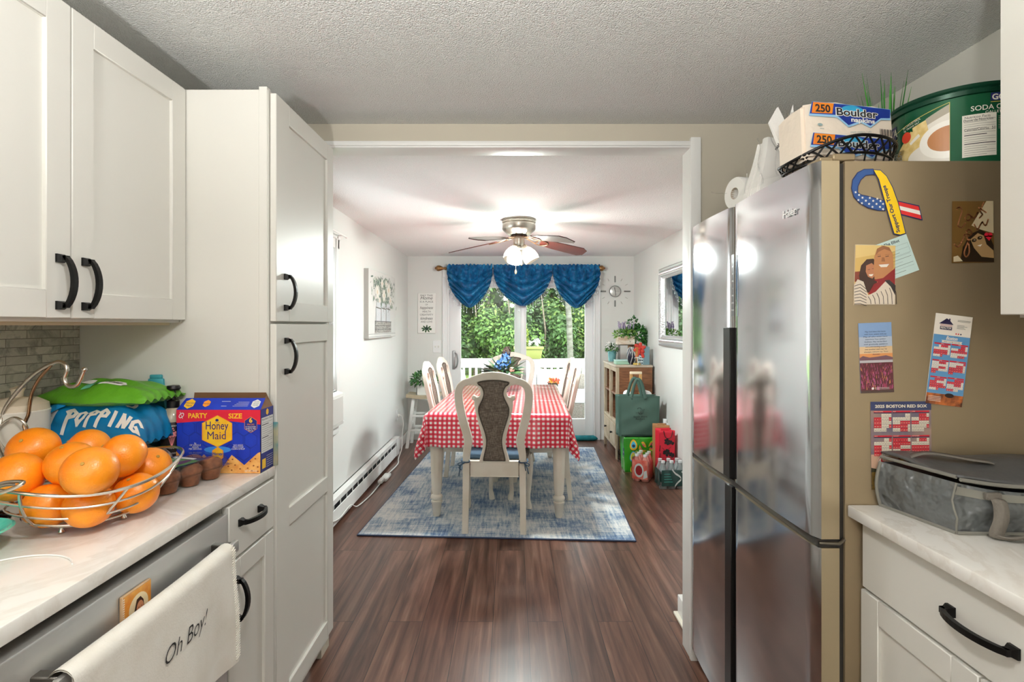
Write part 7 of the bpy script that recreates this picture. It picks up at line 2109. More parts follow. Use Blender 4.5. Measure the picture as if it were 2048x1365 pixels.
# realtor schedule magnet (tilted)
mb = MB(fside(1849, 806, -7.0)); W, Hh = 73 * PX, 181 * PX
rl_b = mat('realtor_sky', (92, 148, 194), 0.4); rl_w = mat('realtor_white', (234, 226, 214), 0.5); rl_o = mat('realtor_orange', (206, 112, 50), 0.45, c2=(90, 46, 28), ns=50); rl_n = mat('realtor_navy', (36, 28, 66), 0.5)
mb.box(0, W, 0, Hh, 0, 0.0006, rl_w)
mb.rect(0, Hh * 0.12, W, Hh * 0.77, rl_b, 0.0020); mb.rect(0, 0, W, Hh * 0.12, rl_o, 0.0020); mb.rect(0, Hh * 0.77, W, Hh, rl_w, 0.0020)
mb.poly([(W * .10, Hh * .89), (W * .30, Hh * .955), (W * .36, Hh * .94), (W * .36, Hh * .955), (W * .40, Hh * .955), (W * .40, Hh * .93), (W * .50, Hh * .89)], rl_n, 0.0024); mb.rect(W * .14, Hh * .865, W * .47, Hh * .888, mat('realtor_pink', (206, 176, 172), 0.5), 0.0024); mb.rect(W * .14, Hh * .828, W * .47, Hh * .862, rl_n, 0.0024)
mb.text('REALTOR', W * 0.305, Hh * 0.838, 0.0062, rl_w, 0.0027, width=W * 0.29, bold=0.02)
for k, (a, b_) in enumerate(((0.6, 0.96), (0.6, 0.94), (0.6, 0.80), (0.6, 0.88), (0.6, 0.80), (0.6, 0.84))): mb.rect(W * a, Hh * (0.945 - 0.012 * k - (0.03 if k > 1 else 0)), W * b_, Hh * (0.945 - 0.012 * k - (0.03 if k > 1 else 0)) + 0.0008, grey_ink, 0.0024)
for k in range(3): mb.disc(W * (0.60 + 0.065 * k), Hh * 0.795, 0.0018, (cal_r, cal_r, rl_n)[k], 0.0024, None, 10)
mb.text('Boston', W * 0.5, Hh * 0.722, 0.0120, rl_w, 0.0024, shear=0.3, bold=0.03, width=W * 0.32); mb.poly([(W * .22, Hh * .685), (W * .80, Hh * .685), (W * .77, Hh * .699), (W * .80, Hh * .713), (W * .22, Hh * .713), (W * .25, Hh * .699)], rl_w, 0.0024); mb.text('2025 HOME GAMES', W * 0.51, Hh * 0.692, 0.0042, rl_n, 0.0027, width=W * 0.46)
for r_ in range(3):
    for c_ in range(2):
        x0, y0 = W * (0.04 + 0.475 * c_), Hh * (0.678 - 0.185 * r_ + (0.0 if c_ == 0 else 0.004))
        cw, chh = W * 0.45 / 7, Hh * 0.0265
        mb.rect(x0, y0 - 0.0034, x0 + W * 0.45, y0, cal_r, 0.0024); mb.text(('APRIL', 'MAY', 'JUNE', 'JULY', 'AUG', 'SEPT')[r_ * 2 + c_], x0 + W * 0.22, y0 - 0.0028, 0.0032, rl_w, 0.0028)
        st = crn.randint(0, 5)
        for k in range(st, st + 30):
            i, j = k % 7, k // 7
            h_ = crn.random() < 0.45 if i % 3 == 0 else h_
            X0, Y0 = x0 + i * cw, y0 - 0.004 - (j + 1) * chh
            mb.rect(X0 + 0.0002, Y0, X0 + cw - 0.0002, Y0 + chh - 0.0003, cal_r if h_ else rl_w, 0.0024)
            mb.text(str(k - st + 1), X0 + cw / 2, Y0 + chh * 0.2, 0.0030, rl_w if h_ else rl_n, 0.0027)
for k in range(4): mb.rect(W * 0.05, Hh * (0.035 + 0.016 * k), W * 0.40, Hh * (0.035 + 0.016 * k) + 0.001, rl_w, 0.0024)
mb.disc(W * 0.62, Hh * 0.11, 0.011, mat('realtor_cap', (40, 22, 20), 0.5), 0.0024, 0.0055)
mb.build('realtor_magnet', label='narrow tilted blue and red schedule magnet with a house logo', cat='magnet')
# ---------------------------------------------------------------- on top of the refrigerator
FT = fz1 + 0.0005
gm_ = mat('tin_green', (14, 92, 58), 0.25, 0.35, coat=0.5); gdk = mat('tin_dark_green', (8, 62, 42), 0.3, 0.3)
tcn = Vector((1.228, 1.425, FT)); TR = 0.148
t = thing('cracker_tin', 'big round green cracker tin on top of the fridge by the wall cabinet', 'tin', tcn)
MB().lathe([(0.0, 0.0), (TR, 0.0), (TR + 0.002, 0.004), (TR, 0.008), (TR, 0.186), (0.0, 0.186)], gm_, 72, tcn, close=False).build('body', t)
MB().lathe([(TR, 0.180), (TR + 0.006, 0.181), (TR + 0.007, 0.192), (TR + 0.004, 0.194), (TR + 0.007, 0.198), (TR + 0.006, 0.206), (TR - 0.004, 0.209), (0.0, 0.207)], gdk, 72, tcn, close=False).build('lid', t)
mb = MB(); mb.strip = (0.008, 0)
dv = Vector((-tcn.x, -tcn.y, 0)).normalized(); rt = Vector((-dv.y, dv.x, 0))
mb.warp = lambda u, v, h: tcn + (dv * math.cos((u - (0.010 if u > 0.015 else 0)) / TR) + rt * math.sin((u - (0.010 if u > 0.015 else 0)) / TR)) * (TR + 0.0004 + h) + Vector((0, 0, v * 1.06))
ckr = mat('soda_cracker', (214, 184, 112), 0.6, c2=(232, 208, 146), ns=60); cupw = mat('cup_white', (232, 226, 214), 0.4); cof = mat('coffee', (190, 128, 78), 0.4); tinw = mat('tin_white', (232, 228, 216), 0.45); tin_y = mat('tin_gold', (206, 186, 92), 0.4); tbl = mat('tin_blue', (38, 40, 108), 0.4); tgr = mat('tin_grey', (176, 168, 150), 0.5)
mb.poly([(-0.150, 0.066), (-0.125, 0.018), (-0.075, 0.055), (-0.060, 0.10), (-0.10, 0.118)], ckr, 0.0004); mb.poly([(-0.095, 0.125), (-0.06, 0.135), (-0.05, 0.095), (-0.09, 0.088)], ckr, 0.0005)
mb.poly([(-0.062, 0.136), (-0.012, 0.158), (-0.012, 0.120), (-0.055, 0.104)], tgr, 0.0006); mb.poly([(-0.058, 0.12), (-0.012, 0.138), (-0.012, 0.12), (-0.055, 0.104)], cupw, 0.0007)
def half(cx, cy, rx, ry_, m, h): mb.poly([(cx + rx * math.cos(PI / 2 + PI * k / 16), cy + ry_ * math.sin(PI / 2 + PI * k / 16)) for k in range(17)], m, h)
half(-0.012, 0.046, 0.095, 0.034, cupw, 0.0008); half(-0.012, 0.074, 0.064, 0.046, mat('cup_shade', (246, 242, 232), 0.35), 0.0010); half(-0.012, 0.076, 0.046, 0.031, cof, 0.0012)
for pts in ([(-0.15, 0.128), (-0.012, 0.162)], [(-0.012, 0.162), (-0.012, 0.014)], [(-0.10, 0.012), (-0.012, 0.014)]): mb.line(pts, 0.0014, tin_y, 0.0006)
mb.disc(-0.112, 0.106, 0.014, mat('tin_red', (214, 70, 48), 0.4), 0.0014); mb.poly([(-0.102, 0.088), (-0.078, 0.105), (-0.074, 0.098), (-0.098, 0.082)], tinw, 0.0016)
mb.text('0% CHOLESTEROL', -0.098, 0.135, 0.008, tinw, 0.0006, width=0.05, rot=0.22); mb.text('0g TRANS FAT', -0.098, 0.127, 0.007, tinw, 0.0006, width=0.045, rot=0.22)
mb.rect(-0.19, 0.115, -0.150, 0.15, tbl, 0.0005); mb.text('YA', -0.165, 0.122, 0.03, tinw, 0.0008, bold=0.03); mb.line([(-0.19, 0.110), (-0.145, 0.112)], 0.002, tin_y, 0.0006); mb.text('CRACKERS', -0.185, 0.06, 0.022, tinw, 0.0006, width=0.11)
mb.text('ERS', -0.135, 0.052, 0.018, tinw, 0.0018, width=0.022); mb.rect(-0.128, 0.016, -0.112, 0.024, mat('tin_red', (214, 70, 48), 0.4), 0.0018)
mb.rect(0.022, 0.022, 0.090, 0.122, tinw, 0.0006)
mb.text('Nutrition Facts', 0.052, 0.113, 0.0085, dk, 0.0009, width=0.05); mb.text('Datos de Nutricion', 0.054, 0.106, 0.0085, dk, 0.0009, width=0.058); mb.text('Calories/Calorias', 0.050, 0.084, 0.008, dk, 0.0009, width=0.048); mb.text('50', 0.084, 0.084, 0.009, dk, 0.0009)
for k in range(17): mb.rect(0.026, 0.026 + 0.0052 * k, 0.088 if k % 3 else 0.07, 0.0266 + 0.0052 * k + (0.0012 if k in (5, 9) else 0), dk, 0.0008)
mb.rect(0.078, 0.150, 0.165, 0.168, tbl, 0.0006); mb.text('GOYA', 0.108, 0.152, 0.0185, tinw, 0.0009, width=0.055, bold=0.03); mb.line([(0.078, 0.147), (0.165, 0.147)], 0.0014, tin_y, 0.0008)
mb.text('SODA CRACKERS', 0.106, 0.130, 0.0165, tinw, 0.0008, width=0.135, bold=0.008); mb.text('GALLETAS DE SODA', 0.112, 0.121, 0.009, tinw, 0.0008, width=0.09)
for k in range(8): mb.rect(0.094, 0.112 - 0.004 * k, 0.13, 0.1128 - 0.004 * k, tgr, 0.0006)
mb.build('printed_wrap', t)
# wire basket with the napkin pack
wk = Vector((0.908, 1.445, FT)); blw = mat('wrought_black', (20, 18, 18), 0.45, 0.5)
t = thing('wire_basket', 'oval black lattice wire basket holding the napkin pack on the fridge', 'basket', wk)
def bk(a, f):
    rx_, ry_ = 0.128 + 0.022 * f, 0.088 + 0.022 * f
    dip = 0.050 * max(0.0, -math.cos(a)) ** 1.6 + 0.012 * max(0.0, math.cos(a)) ** 2
    return wk + Vector((math.cos(a) * rx_, math.sin(a) * ry_, 0.006 + f * (0.088 - dip)))
mb = MB()
for f, r_ in ((1.0, 0.0042), (0.52, 0.0036), (0.0, 0.003)): mb.tube([bk(2 * PI * k / 56, f) for k in range(56)], r_, blw, 7, closed=True)
mb.build('rings', t)
mb = MB(); n_ = 26
for k in range(n_):
    a0, a1 = 2 * PI * k / n_, 2 * PI * (k + 1) / n_
    mb.tube([bk(a0 + (a1 - a0) * q / 3 * 1.0, 0.52 + 0.48 * q / 3) for q in range(4)], 0.0026, blw, 6); mb.tube([bk(a1 - (a1 - a0) * q / 3, 0.52 + 0.48 * q / 3) for q in range(4)], 0.0026, blw, 6)
mb.build('lattice', t)
mb = MB()
for k in range(26): mb.tube([bk(2 * PI * k / 26, 0.0), bk(2 * PI * k / 26, 0.52)], 0.0022, blw, 6)
for k in range(7):
    x = -0.10 + 0.033 * k; y = 0.085 * math.sqrt(max(0, 1 - (x / 0.118) ** 2)); mb.tube([wk + Vector((x, -y, 0.008)), wk + Vector((x, y, 0.008))], 0.0022, blw, 6)
mb.build('uprights', t)
mb = MB()
for k in range(6):
    c = bk(-0.1 + 0.10 * k, 0.5) + Vector((0.006, 0, 0)); mb.tube([c + Vector((0, math.cos(q) * 0.013, math.sin(q) * 0.028)) for q in [2 * PI * i / 16 for i in range(17)]], 0.0024, blw, 6)
mb.build('scrollwork', t)
NM = Matrix.Translation((0.905, 1.440, FT + 0.034)) @ Matrix.Rotation(math.radians(4), 4, 'Z') @ Matrix.Rotation(math.radians(3), 4, 'Y') @ Matrix.Rotation(math.radians(-8), 4, 'X')
t = thing('napkin_pack', 'large pack of paper napkins with blue and orange print in the black wire basket', 'napkins', (0.895, 1.435, FT + 0.03))
napw = mat('napkin_wrap', (236, 222, 206), 0.35, bs=22, bst=0.4, bd=0.01, coat=0.3)
NW, ND, NH = 0.262, 0.115, 0.158
mb = MB(NM)
bm = bmesh.new(); bmesh.ops.create_cube(bm, size=1.0); bmesh.ops.subdivide_edges(bm, edges=bm.edges[:], cuts=9, use_grid_fill=True)
for v in bm.verts:
    x, y, z = v.co
    k = 1 + 0.045 * (1 - (2 * x) ** 2) * (1 if abs(y) > 0.49 else 0.4)
    v.co = Vector((x * NW, y * ND * k, (z + 0.5) * NH + 0.004 * math.sin(11 * x + 5 * y) + (0.010 * (1 - (2 * x) ** 2) if z > 0.49 else 0) + 0.010 * (-(abs(z) ** 2) * (abs(2 * x) ** 6))))
bmesh.ops.bevel(bm, geom=[e for e in bm.edges if len(e.link_faces) == 2 and e.calc_face_angle(0) > 1.0], offset=0.008, segments=2, affect='EDGES')
mb.addbm(bm, napw, True); mb.build('pack', t)
nb_ = mat('wrap_blue', (26, 50, 142), 0.3, coat=0.4, c2=(34, 66, 164), ns=12); nbl = mat('wrap_sky', (56, 168, 214), 0.3, coat=0.4); nor = mat('wrap_orange', (240, 150, 36), 0.3, coat=0.4, c2=(232, 122, 30), ns=20); nlt = mat('wrap_pale_blue', (150, 196, 232), 0.3)
def napprint(mb, W, v0, s, warp):
    mb.warp = warp; mb.strip = (0.02, 0.02)
    P_ = lambda pts: [(x * W, v0 + s * y) for x, y in pts]
    mb.poly(P_([(-0.44, 0.030), (-0.40, 0.072), (0.46, 0.068), (0.45, 0.036), (0.34, 0.034), (0.22, 0.008), (0.12, 0.020), (-0.02, 0.004), (-0.14, 0.030)]), nlt, 0.0006)
    mb.poly(P_([(-0.43, 0.036), (-0.40, 0.071), (0.455, 0.067), (0.445, 0.042), (0.34, 0.039), (0.22, 0.014), (0.12, 0.026), (-0.02, 0.010), (-0.14, 0.037)]), nb_, 0.0009)
    mb.poly(P_([(-0.41, 0.038), (-0.39, 0.070), (-0.17, 0.070), (-0.19, 0.040)]), nor, 0.0012); mb.text('250', -0.29 * W, v0 + s * 0.043, 0.030 * abs(s), dk, 0.0016, width=0.16 * W, bold=0.03)
    mb.disc(0.03 * W, v0 + s * 0.052, 0.034, nbl, 0.0012, 0.016)
    mb.text('Boulder', 0.08 * W, v0 + s * 0.037, 0.030 * abs(s), whp, 0.0015, width=0.47 * W, bold=0.075); mb.text('Boulder', 0.08 * W, v0 + s * 0.037, 0.030 * abs(s), dk, 0.0019, width=0.45 * W, bold=0.02)
    mb.text('napkins', 0.14 * W, v0 + s * 0.021, 0.018 * abs(s), whp, 0.0016, width=0.26 * W, bold=0.03)
mb = MB(NM)
fwp = lambda u, v, h: Vector((u, -ND / 2 * (1 + 0.045 * (1 - (2 * u / NW) ** 2)) - 0.003 - h, v))
napprint(mb, NW, 0.088, 1.0, fwp); napprint(mb, NW, -0.002, 1.0, fwp)
mb.warp = fwp
for k in range(9): mb.rect(0.085 + 0.0042 * k, 0.076, 0.085 + 0.0042 * k + (0.0026 if k % 2 else 0.0014), 0.096, dk, 0.0008)
mb.disc(-0.085, 0.094, 0.007, skg, 0.0007, 0.004); mb.text('paper napkins 1-ply', 0.03, 0.080, 0.007, skg, 0.0007, width=0.06, rot=0.1); mb.text('white', -0.08, 0.082, 0.005, skg, 0.0007)
mb.warp = lambda u, v, h: Vector((u, -ND / 2 + 0.012 + v, NH + 0.011 * (1 - (2 * u / NW) ** 2) + 0.003 + h))
mb.build('printed_band', t)
# loose napkins in clear film and a paper towel roll, along the front edge of the fridge top
film = glass_mat('clear_film', (0.96, 0.96, 0.96)); nap = mat('napkin_white', (238, 236, 232), 0.85, bs=60, bst=0.15)
t = thing('napkin_stack', 'slumped stack of white napkins in torn clear film on the fridge front edge', 'napkins', (0.80, 1.70, FT))
mb = MB()
def sheet_block(c, ax, ay, az, n, m):
    for k in range(n):
        q = k / max(1, n - 1) - 0.5
        p = [c + ax * (q) + ay * a_ + az * b_ * (1 + 0.06 * math.sin(k * 2.1)) for a_, b_ in ((-0.5, 0), (0.5, 0), (0.5 + 0.03 * math.sin(k), 1), (-0.5 + 0.03 * math.cos(k), 1))]
        p2 = [v + ax.normalized() * 0.0022 for v in p]
        mb.add(p + p2, [[0, 1, 2, 3], [7, 6, 5, 4], [0, 4, 5, 1], [1, 5, 6, 2], [2, 6, 7, 3], [3, 7, 4, 0]], m)
bm = bmesh.new(); bmesh.ops.create_cube(bm, size=1.0); bmesh.ops.subdivide_edges(bm, edges=bm.edges[:], cuts=7, use_grid_fill=True)
for v in bm.verts:
    x, y, z = v.co; z += 0.5
    v.co = Vector((0.805 + x * 0.105 + 0.045 * z + 0.004 * math.sin(9 * y), 1.625 + y * (0.10 - 0.045 * z) + 0.01 * z + 0.003 * math.sin(7 * z), FT + 0.001 + z * (0.160 + 0.025 * (0.5 - x)) + 0.004 * math.sin(6 * x + 5 * y) * z))
mb.addbm(bm, nap, True)
for k in range(6):
    q = 0.1 + 0.16 * k
    mb.add([(0.752 + 0.045 * z + o, 1.625 + (q - 0.5) * (0.10 - 0.045 * z) + 0.01 * z, FT + 0.002 + z * 0.168) for z in (0, 1) for o in (-0.0015, 0.003)], [[0, 1, 3, 2]], nap)
mb.build('napkins', t)
mb = MB()
def fan_pt(u, v): 
    a = (u - 0.5) * 2
    return Vector((0.80 + 0.05 * a * v + 0.004 * math.sin(9 * v), 1.545 + 0.03 * a + 0.03 * v, FT + 0.07 + 0.125 * v - 0.05 * abs(a) * v + 0.006 * math.sin(8 * u)))
pk0 = [at(1560, 300, 1.53), at(1538, 245, 1.53), at(1556, 213, 1.54), at(1580, 262, 1.53), at(1572, 310, 1.52)]
for i, off in enumerate((0.0, 0.006)):
    mb.add([p + Vector((0, off, 0)) for p in pk0], [[0, 1, 2, 3, 4]], nap)
pk1 = [at(1570, 262, 1.55), at(1586, 208, 1.56), at(1590, 250, 1.55)]
mb.add(pk1, [[0, 1, 2]], nap)
fl = [at(1470, 392, 1.66), at(1498, 300, 1.66), at(1530, 230, 1.60), at(1560, 215, 1.56), at(1590, 300, 1.50), at(1560, 352, 1.50)]
mb.build('napkin_corners', t)
mb = MB()
fv = random.Random(4)
def film_pt(u, v):
    p = at(1478, 392, 1.64).lerp(at(1565, 345, 1.49), u); q = at(1515, 275, 1.62).lerp(at(1592, 215, 1.52), u)
    r_ = p.lerp(q, v); r_.z = max(r_.z, FT + 0.002)
    return r_ + Vector((0.010 * math.sin(17 * u + 9 * v), 0.012 * math.sin(13 * v + 7 * u), 0.008 * math.sin(21 * u * v + 3)))
mb.grid(film_pt, 20, 14, film)
pc_ = at(1560, 290, 1.505); mb.M = frame(pc_, (0.5, -0.2, 0.85), (-0.8, 0, 0.6)); mb.text('napkins', 0, 0, 0.012, dk, 0.001, width=0.035, bold=0.03)
mb.M = Matrix(); mb.build('torn_film', t)
rp = Vector((0.882, 1.815, FT + 0.0575)); ra = Vector((-0.97, -0.24, 0)).normalized()
t = thing('paper_towel_roll', 'white paper towel roll lying at the far front corner of the fridge top', 'paper roll', (rp.x, rp.y, FT))
MB().lathe([(0.020, -0.115), (0.054, -0.115), (0.0565, -0.11), (0.0565, 0.108), (0.054, 0.113), (0.020, 0.113), (0.0195, 0.09), (0.0195, -0.10), (0.020, -0.115)], nap, 32, rp, axis=ra, close=False).build('roll', t)
MB().lathe([(0.0185, 0.112), (0.0200, 0.1135), (0.0195, 0.05), (0.0, 0.05)], mat('cardboard_tube', (186, 170, 150), 0.8), 20, rp, axis=ra, close=False).build('core', t)
mb = MB(); mb.tube([rp + ra * 0.11 + Vector((-0.03, 0, 0.0)), rp + ra * 0.13 + Vector((-0.055, -0.01, -0.004)), rp + ra * 0.125 + Vector((-0.07, 0.0, 0.004))], 0.004, film, 6, flat=0.3); mb.build('film_end', t)
# artificial grass and lavender behind the basket
gp = Vector((1.185, 1.635, FT))
t = thing('grass_plant', 'tuft of tall artificial green grass standing behind the green tin', 'plant', gp)
mb = MB(); grd = random.Random(9); grm = mat('grass_bright', (62, 150, 44), 0.5); grm2 = mat('grass_deep', (40, 112, 40), 0.5)
for k in range(42):
    a = grd.uniform(0, 2 * PI); e = grd.uniform(0.02, 0.24)
    blade(mb, gp + Vector((math.cos(a) * 0.015, math.sin(a) * 0.015, 0.06)), (math.cos(a) * e - 0.04, math.sin(a) * e * 0.5, 1), grd.uniform(0.22, 0.37), 0.006, grd.choice((grm, grm2)), 0.05)
mb.build('blades', t)
MB().lathe([(0.0, 0.0), (0.032, 0.0), (0.036, 0.06), (0.038, 0.065), (0.0, 0.062)], mat('pot_dark', (48, 36, 34), 0.6), 16, gp, close=False).build('pot', t)
lp_ = Vector((1.042, 1.50, FT))
t = thing('lavender_sprig', 'dark dried lavender sprigs between the napkin basket and the green tin', 'dried flowers', lp_)
mb = MB(); lav = mat('lavender_dark', (44, 40, 52), 0.8); lav2 = mat('lavender_pink', (150, 124, 136), 0.8)
for k in range(7):
    a = -0.5 + 0.16 * k; d = Vector((0.12 * (k - 3) * 0.5 + 0.05, 0.25, 1)).normalized()
    L = 0.09 + 0.02 * (k % 3); b0 = lp_ + Vector((0.0, 0, 0.0))
    mb.tube([b0, b0 + d * L], 0.0012, leaf_d, 5)
    for q in range(12):
        p = b0 + d * (L * (0.62 + 0.38 * q / 11)); aa = q * 2.4
        mb.ball(p + Vector((math.cos(aa), math.sin(aa), 0.3)) * 0.004, (0.003, 0.003, 0.005), lav if k % 3 else lav2, 6, 4)
for k in range(16):
    a = grd.uniform(0, 2 * PI); blade(mb, lp_ + Vector((0, 0, 0.01)), (math.cos(a) * 0.5 + 0.3, math.sin(a) * 0.3, 0.9), grd.uniform(0.05, 0.10), 0.004, leaf_d, 0.3)
mb.build('sprigs', t)
# ---------------------------------------------------------------- grey cooler bag on the right worktop
CZ = ZT + 0.0008
t = thing('cooler_bag', 'grey nylon cooler lunch bag lying on the right worktop against the fridge', 'bag', (1.08, 1.16, CZ))
nyl = mat('nylon_grey', (92, 95, 96), 0.27, bs=14, bst=0.9, bd=0.05, coat=0.3); lidm = mat('nylon_lid', (80, 80, 80), 0.42, bs=10, bst=0.4, bd=0.02); pipe_m = mat('piping_grey', (122, 120, 112), 0.7); web = mat('webbing_grey', (104, 98, 90), 0.7, bs=300, bst=0.4, bd=0.002); zipm = mat('zip_black', (18, 18, 20), 0.5)
NL, NR = Vector((0.887, 1.238, 0)), Vector((0.925, 1.072, 0))   # left end: far corner, near corner
ex = Vector((1, -0.03, 0)).normalized(); LB = 0.43
hgt = 0.106
def cb(a, b_, z, o=0.0):
    """a along the bag 0..1, b across 0 (far) .. 1 (near), z height"""
    bulge = 0.016 * math.sin(PI * min(1, a * 1.0)) * (1 if b_ > 0.5 else -0.4) * math.sin(PI * min(1, z / hgt))
    p = NL.lerp(NR, b_) + ex * (LB * a)
    p += (NR - NL).normalized() * (bulge + o + (0.007 * math.sin(19 * a + 60 * z) * abs(math.sin(11 * a - 35 * z)) + 0.006 * abs(math.sin(13 * a + 25 * z + 1)) ** 0.5) * (b_ > 0.5) * math.sin(PI * min(1, z / hgt)))
    p += -ex * (0.010 * math.sin(PI * min(1, z / hgt)) * (1 - a))
    return Vector((p.x, min(p.y, 1.244), CZ + z))
def sag(a): return -0.016 * math.sin(PI * a * 0.9) - 0.006 * math.sin(7 * a)
mb = MB()
mb.grid(lambda u, v: cb(u, 1, v * (hgt + sag(u))), 30, 12, nyl); mb.grid(lambda u, v: cb(0, u, v * hgt), 14, 12, nyl); mb.grid(lambda u, v: cb(1 - u, 0, v * hgt), 20, 8, nyl); mb.grid(lambda u, v: cb(1, 1 - u, v * hgt), 10, 8, nyl)
mb.grid(lambda u, v: cb(u, 1 - v, 0.001), 8, 6, nyl)
mb.grid(lambda u, v: cb(u, v, hgt - 0.003 + sag(u) * v), 20, 10, zipm)
mb.build('body', t)
mb = MB()
mb.grid(lambda u, v: cb(u, v, hgt + 0.010 + sag(u) * v * 0.8 + 0.012 * math.sin(PI * u) * math.sin(PI * v) + (0.010 * (1 - u) * (1 - v)) + 0.003 * math.sin(11 * u + 7 * v), 0.006 * v), 30, 16, lidm)
o = mb.build('lid', t); q = o.modifiers.new('thickness', 'SOLIDIFY'); q.thickness = 0.005; q.offset = -1
mb = MB()
mb.tube([cb(k / 24, 1, hgt + 0.009 + sag(k / 24) * 0.8, 0.008) for k in range(25)], 0.0042, pipe_m, 7); mb.tube([cb(0, k / 10, hgt + 0.012) for k in range(11)], 0.004, pipe_m, 7)
mb.tube([cb(k / 24, 1, 0.002, 0.002) for k in range(25)], 0.0042, pipe_m, 7); mb.tube([cb(0, k / 8, 0.002) for k in range(9)], 0.004, pipe_m, 7)
mb.tube([cb(0, 0, hgt * k / 6) for k in range(7)], 0.0045, pipe_m, 7); mb.tube([cb(0, 1, hgt * k / 6) for k in range(7)], 0.002, pipe_m, 7)
mb.build('piping', t)
def strap(mb, pts, w, m, wd, n=6):
    sp_ = spline(pts, n); vs = []
    for p in sp_: vs += [p - wd * w / 2, p + wd * w / 2]
    mb.add(vs, [[2 * i, 2 * i + 1, 2 * i + 3, 2 * i + 2] for i in range(len(sp_) - 1)], m, True)
def add_strap(name, pts, w, wd):
    mb = MB(); strap(mb, pts, w, web, wd); o = mb.build(name, t); q = o.modifiers.new('thickness', 'SOLIDIFY'); q.thickness = 0.0025; q.offset = 0
    return o
mb = MB(); mb.grid(lambda u, v: cb(u, 1, (hgt + sag(u)) * (0.78 + 0.16 * v), 0.003), 30, 2, pipe_m); mb.build('stitched_band', t)
add_strap('front_strap', [cb(0.135, 1, 0.080, 0.004), cb(0.14, 1, 0.077, 0.016), cb(0.14, 1, 0.045, 0.024), cb(0.115, 1, 0.012, 0.028), cb(0.125, 1, 0.004, 0.036), cb(0.19, 1, 0.010, 0.042), cb(0.25, 1, 0.004, 0.044), cb(0.4, 1, 0.006, 0.046), cb(0.6, 1, 0.012, 0.040)], 0.024, (ex * 0.75 + (NR - NL).normalized() * 0.5).normalized())
mb = MB()
pts = [cb(0.105, 1, 0.008, 0.026), cb(0.135, 1, 0.006, 0.036), cb(0.19, 1, 0.012, 0.042), cb(0.25, 1, 0.006, 0.046), cb(0.36, 1, 0.010, 0.046), cb(0.55, 1, 0.010, 0.042)]
sp_ = spline(pts, 6); wd = (NR - NL).normalized()
mb.add([q + s * wd * 0.012 + Vector((0, 0, 0.004 * s)) for q in sp_ for s in (-1, 1)], [[2 * i, 2 * i + 1, 2 * i + 3, 2 * i + 2] for i in range(len(sp_) - 1)], web, True)
o = mb.build('handle_loop', t); q = o.modifiers.new('thickness', 'SOLIDIFY'); q.thickness = 0.003; q.offset = 0
add_strap('top_strap', [cb(0.06, 0.25, hgt + 0.022), cb(0.12, 0.3, hgt + 0.034), cb(0.19, 0.42, hgt + 0.034), cb(0.25, 0.52, hgt + 0.030), cb(0.31, 0.60, hgt + 0.028), cb(0.33, 0.62, hgt + 0.026)], 0.026, Vector((0.35, 0.9, 0)).normalized())
mb = MB(); c = cb(0.135, 1, 0.082, 0.006); mb.box(c.x - 0.016, c.x + 0.016, c.y - 0.006, c.y + 0.004, c.z - 0.004, c.z + 0.010, web, 0.002, 1); mb.build('strap_anchor', t)
# ---------------------------------------------------------------- sideboard and everything round it (right wall of the dining room)
sx0, sx1, sy0, sy1, szt = 1.085, 1.462, 5.36, 6.08, 0.985
t = thing('bookcase', 'rustic brown open bookcase with two drawers against the right wall', 'bookcase', ((sx0 + sx1) / 2, (sy0 + sy1) / 2, 0))
wb = mat('wood_walnut', (104, 66, 42), 0.6, c2=(140, 92, 60), ns=6, stretch=(2, 2, 14)); wg = mat('wood_greige', (186, 170, 146), 0.65, c2=(164, 146, 120), ns=8, stretch=(6, 1, 1)); wtp = mat('wood_top', (176, 160, 142), 0.5, c2=(196, 182, 164), ns=6)
MB().box(sx0 - 0.008, sx1 + 0.004, sy0 - 0.008, sy1 + 0.008, szt - 0.025, szt, wtp, 0.004, 1).build('top', t)
MB().box(sx0 + 0.03, sx1, sy0, sy0 + 0.02, 0.10, szt - 0.024, wb, 0.002, 1).build('side_panel', t)
MB().box(sx0 + 0.03, sx1, sy1 - 0.02, sy1, 0.10, szt - 0.024, wb, 0.002, 1).build('side_panel', t)
MB().box(sx1 - 0.014, sx1, sy0 + 0.02, sy1 - 0.02, 0.10, szt - 0.024, wb).build('back_panel', t)
for z in (0.37, 0.66): MB().box(sx0 + 0.01, sx1 - 0.014, sy0 + 0.02, sy1 - 0.02, z, z + 0.022, wb, 0.002, 1).build('shelf', t)
ym = (sy0 + sy1) / 2
mb = MB()
for (y0, y1, z0, z1) in ((sy0, sy0 + 0.035, 0.0, szt - 0.024), (sy1 - 0.035, sy1, 0.0, szt - 0.024), (ym - 0.02, ym + 0.02, 0.37, szt - 0.024), (sy0, sy1, szt - 0.075, szt - 0.024), (sy0, sy1, 0.365, 0.395), (sy0, sy1, 0.10, 0.13), (ym - 0.012, ym + 0.012, 0.1, 0.37)):
    o_ = 0.0 if z1 - z0 > 0.2 else 0.0015
    mb.box(sx0 + o_, sx0 + 0.032 - o_, y0 + o_, y1 - o_, z0, z1, wg, 0.002, 1)
for (x, y) in ((sx1 - 0.03, sy0), (sx1 - 0.03, sy1 - 0.03)): mb.box(x, x + 0.03, y, y + 0.03, 0, 0.11, wg)
mb.build('front_frame', t)
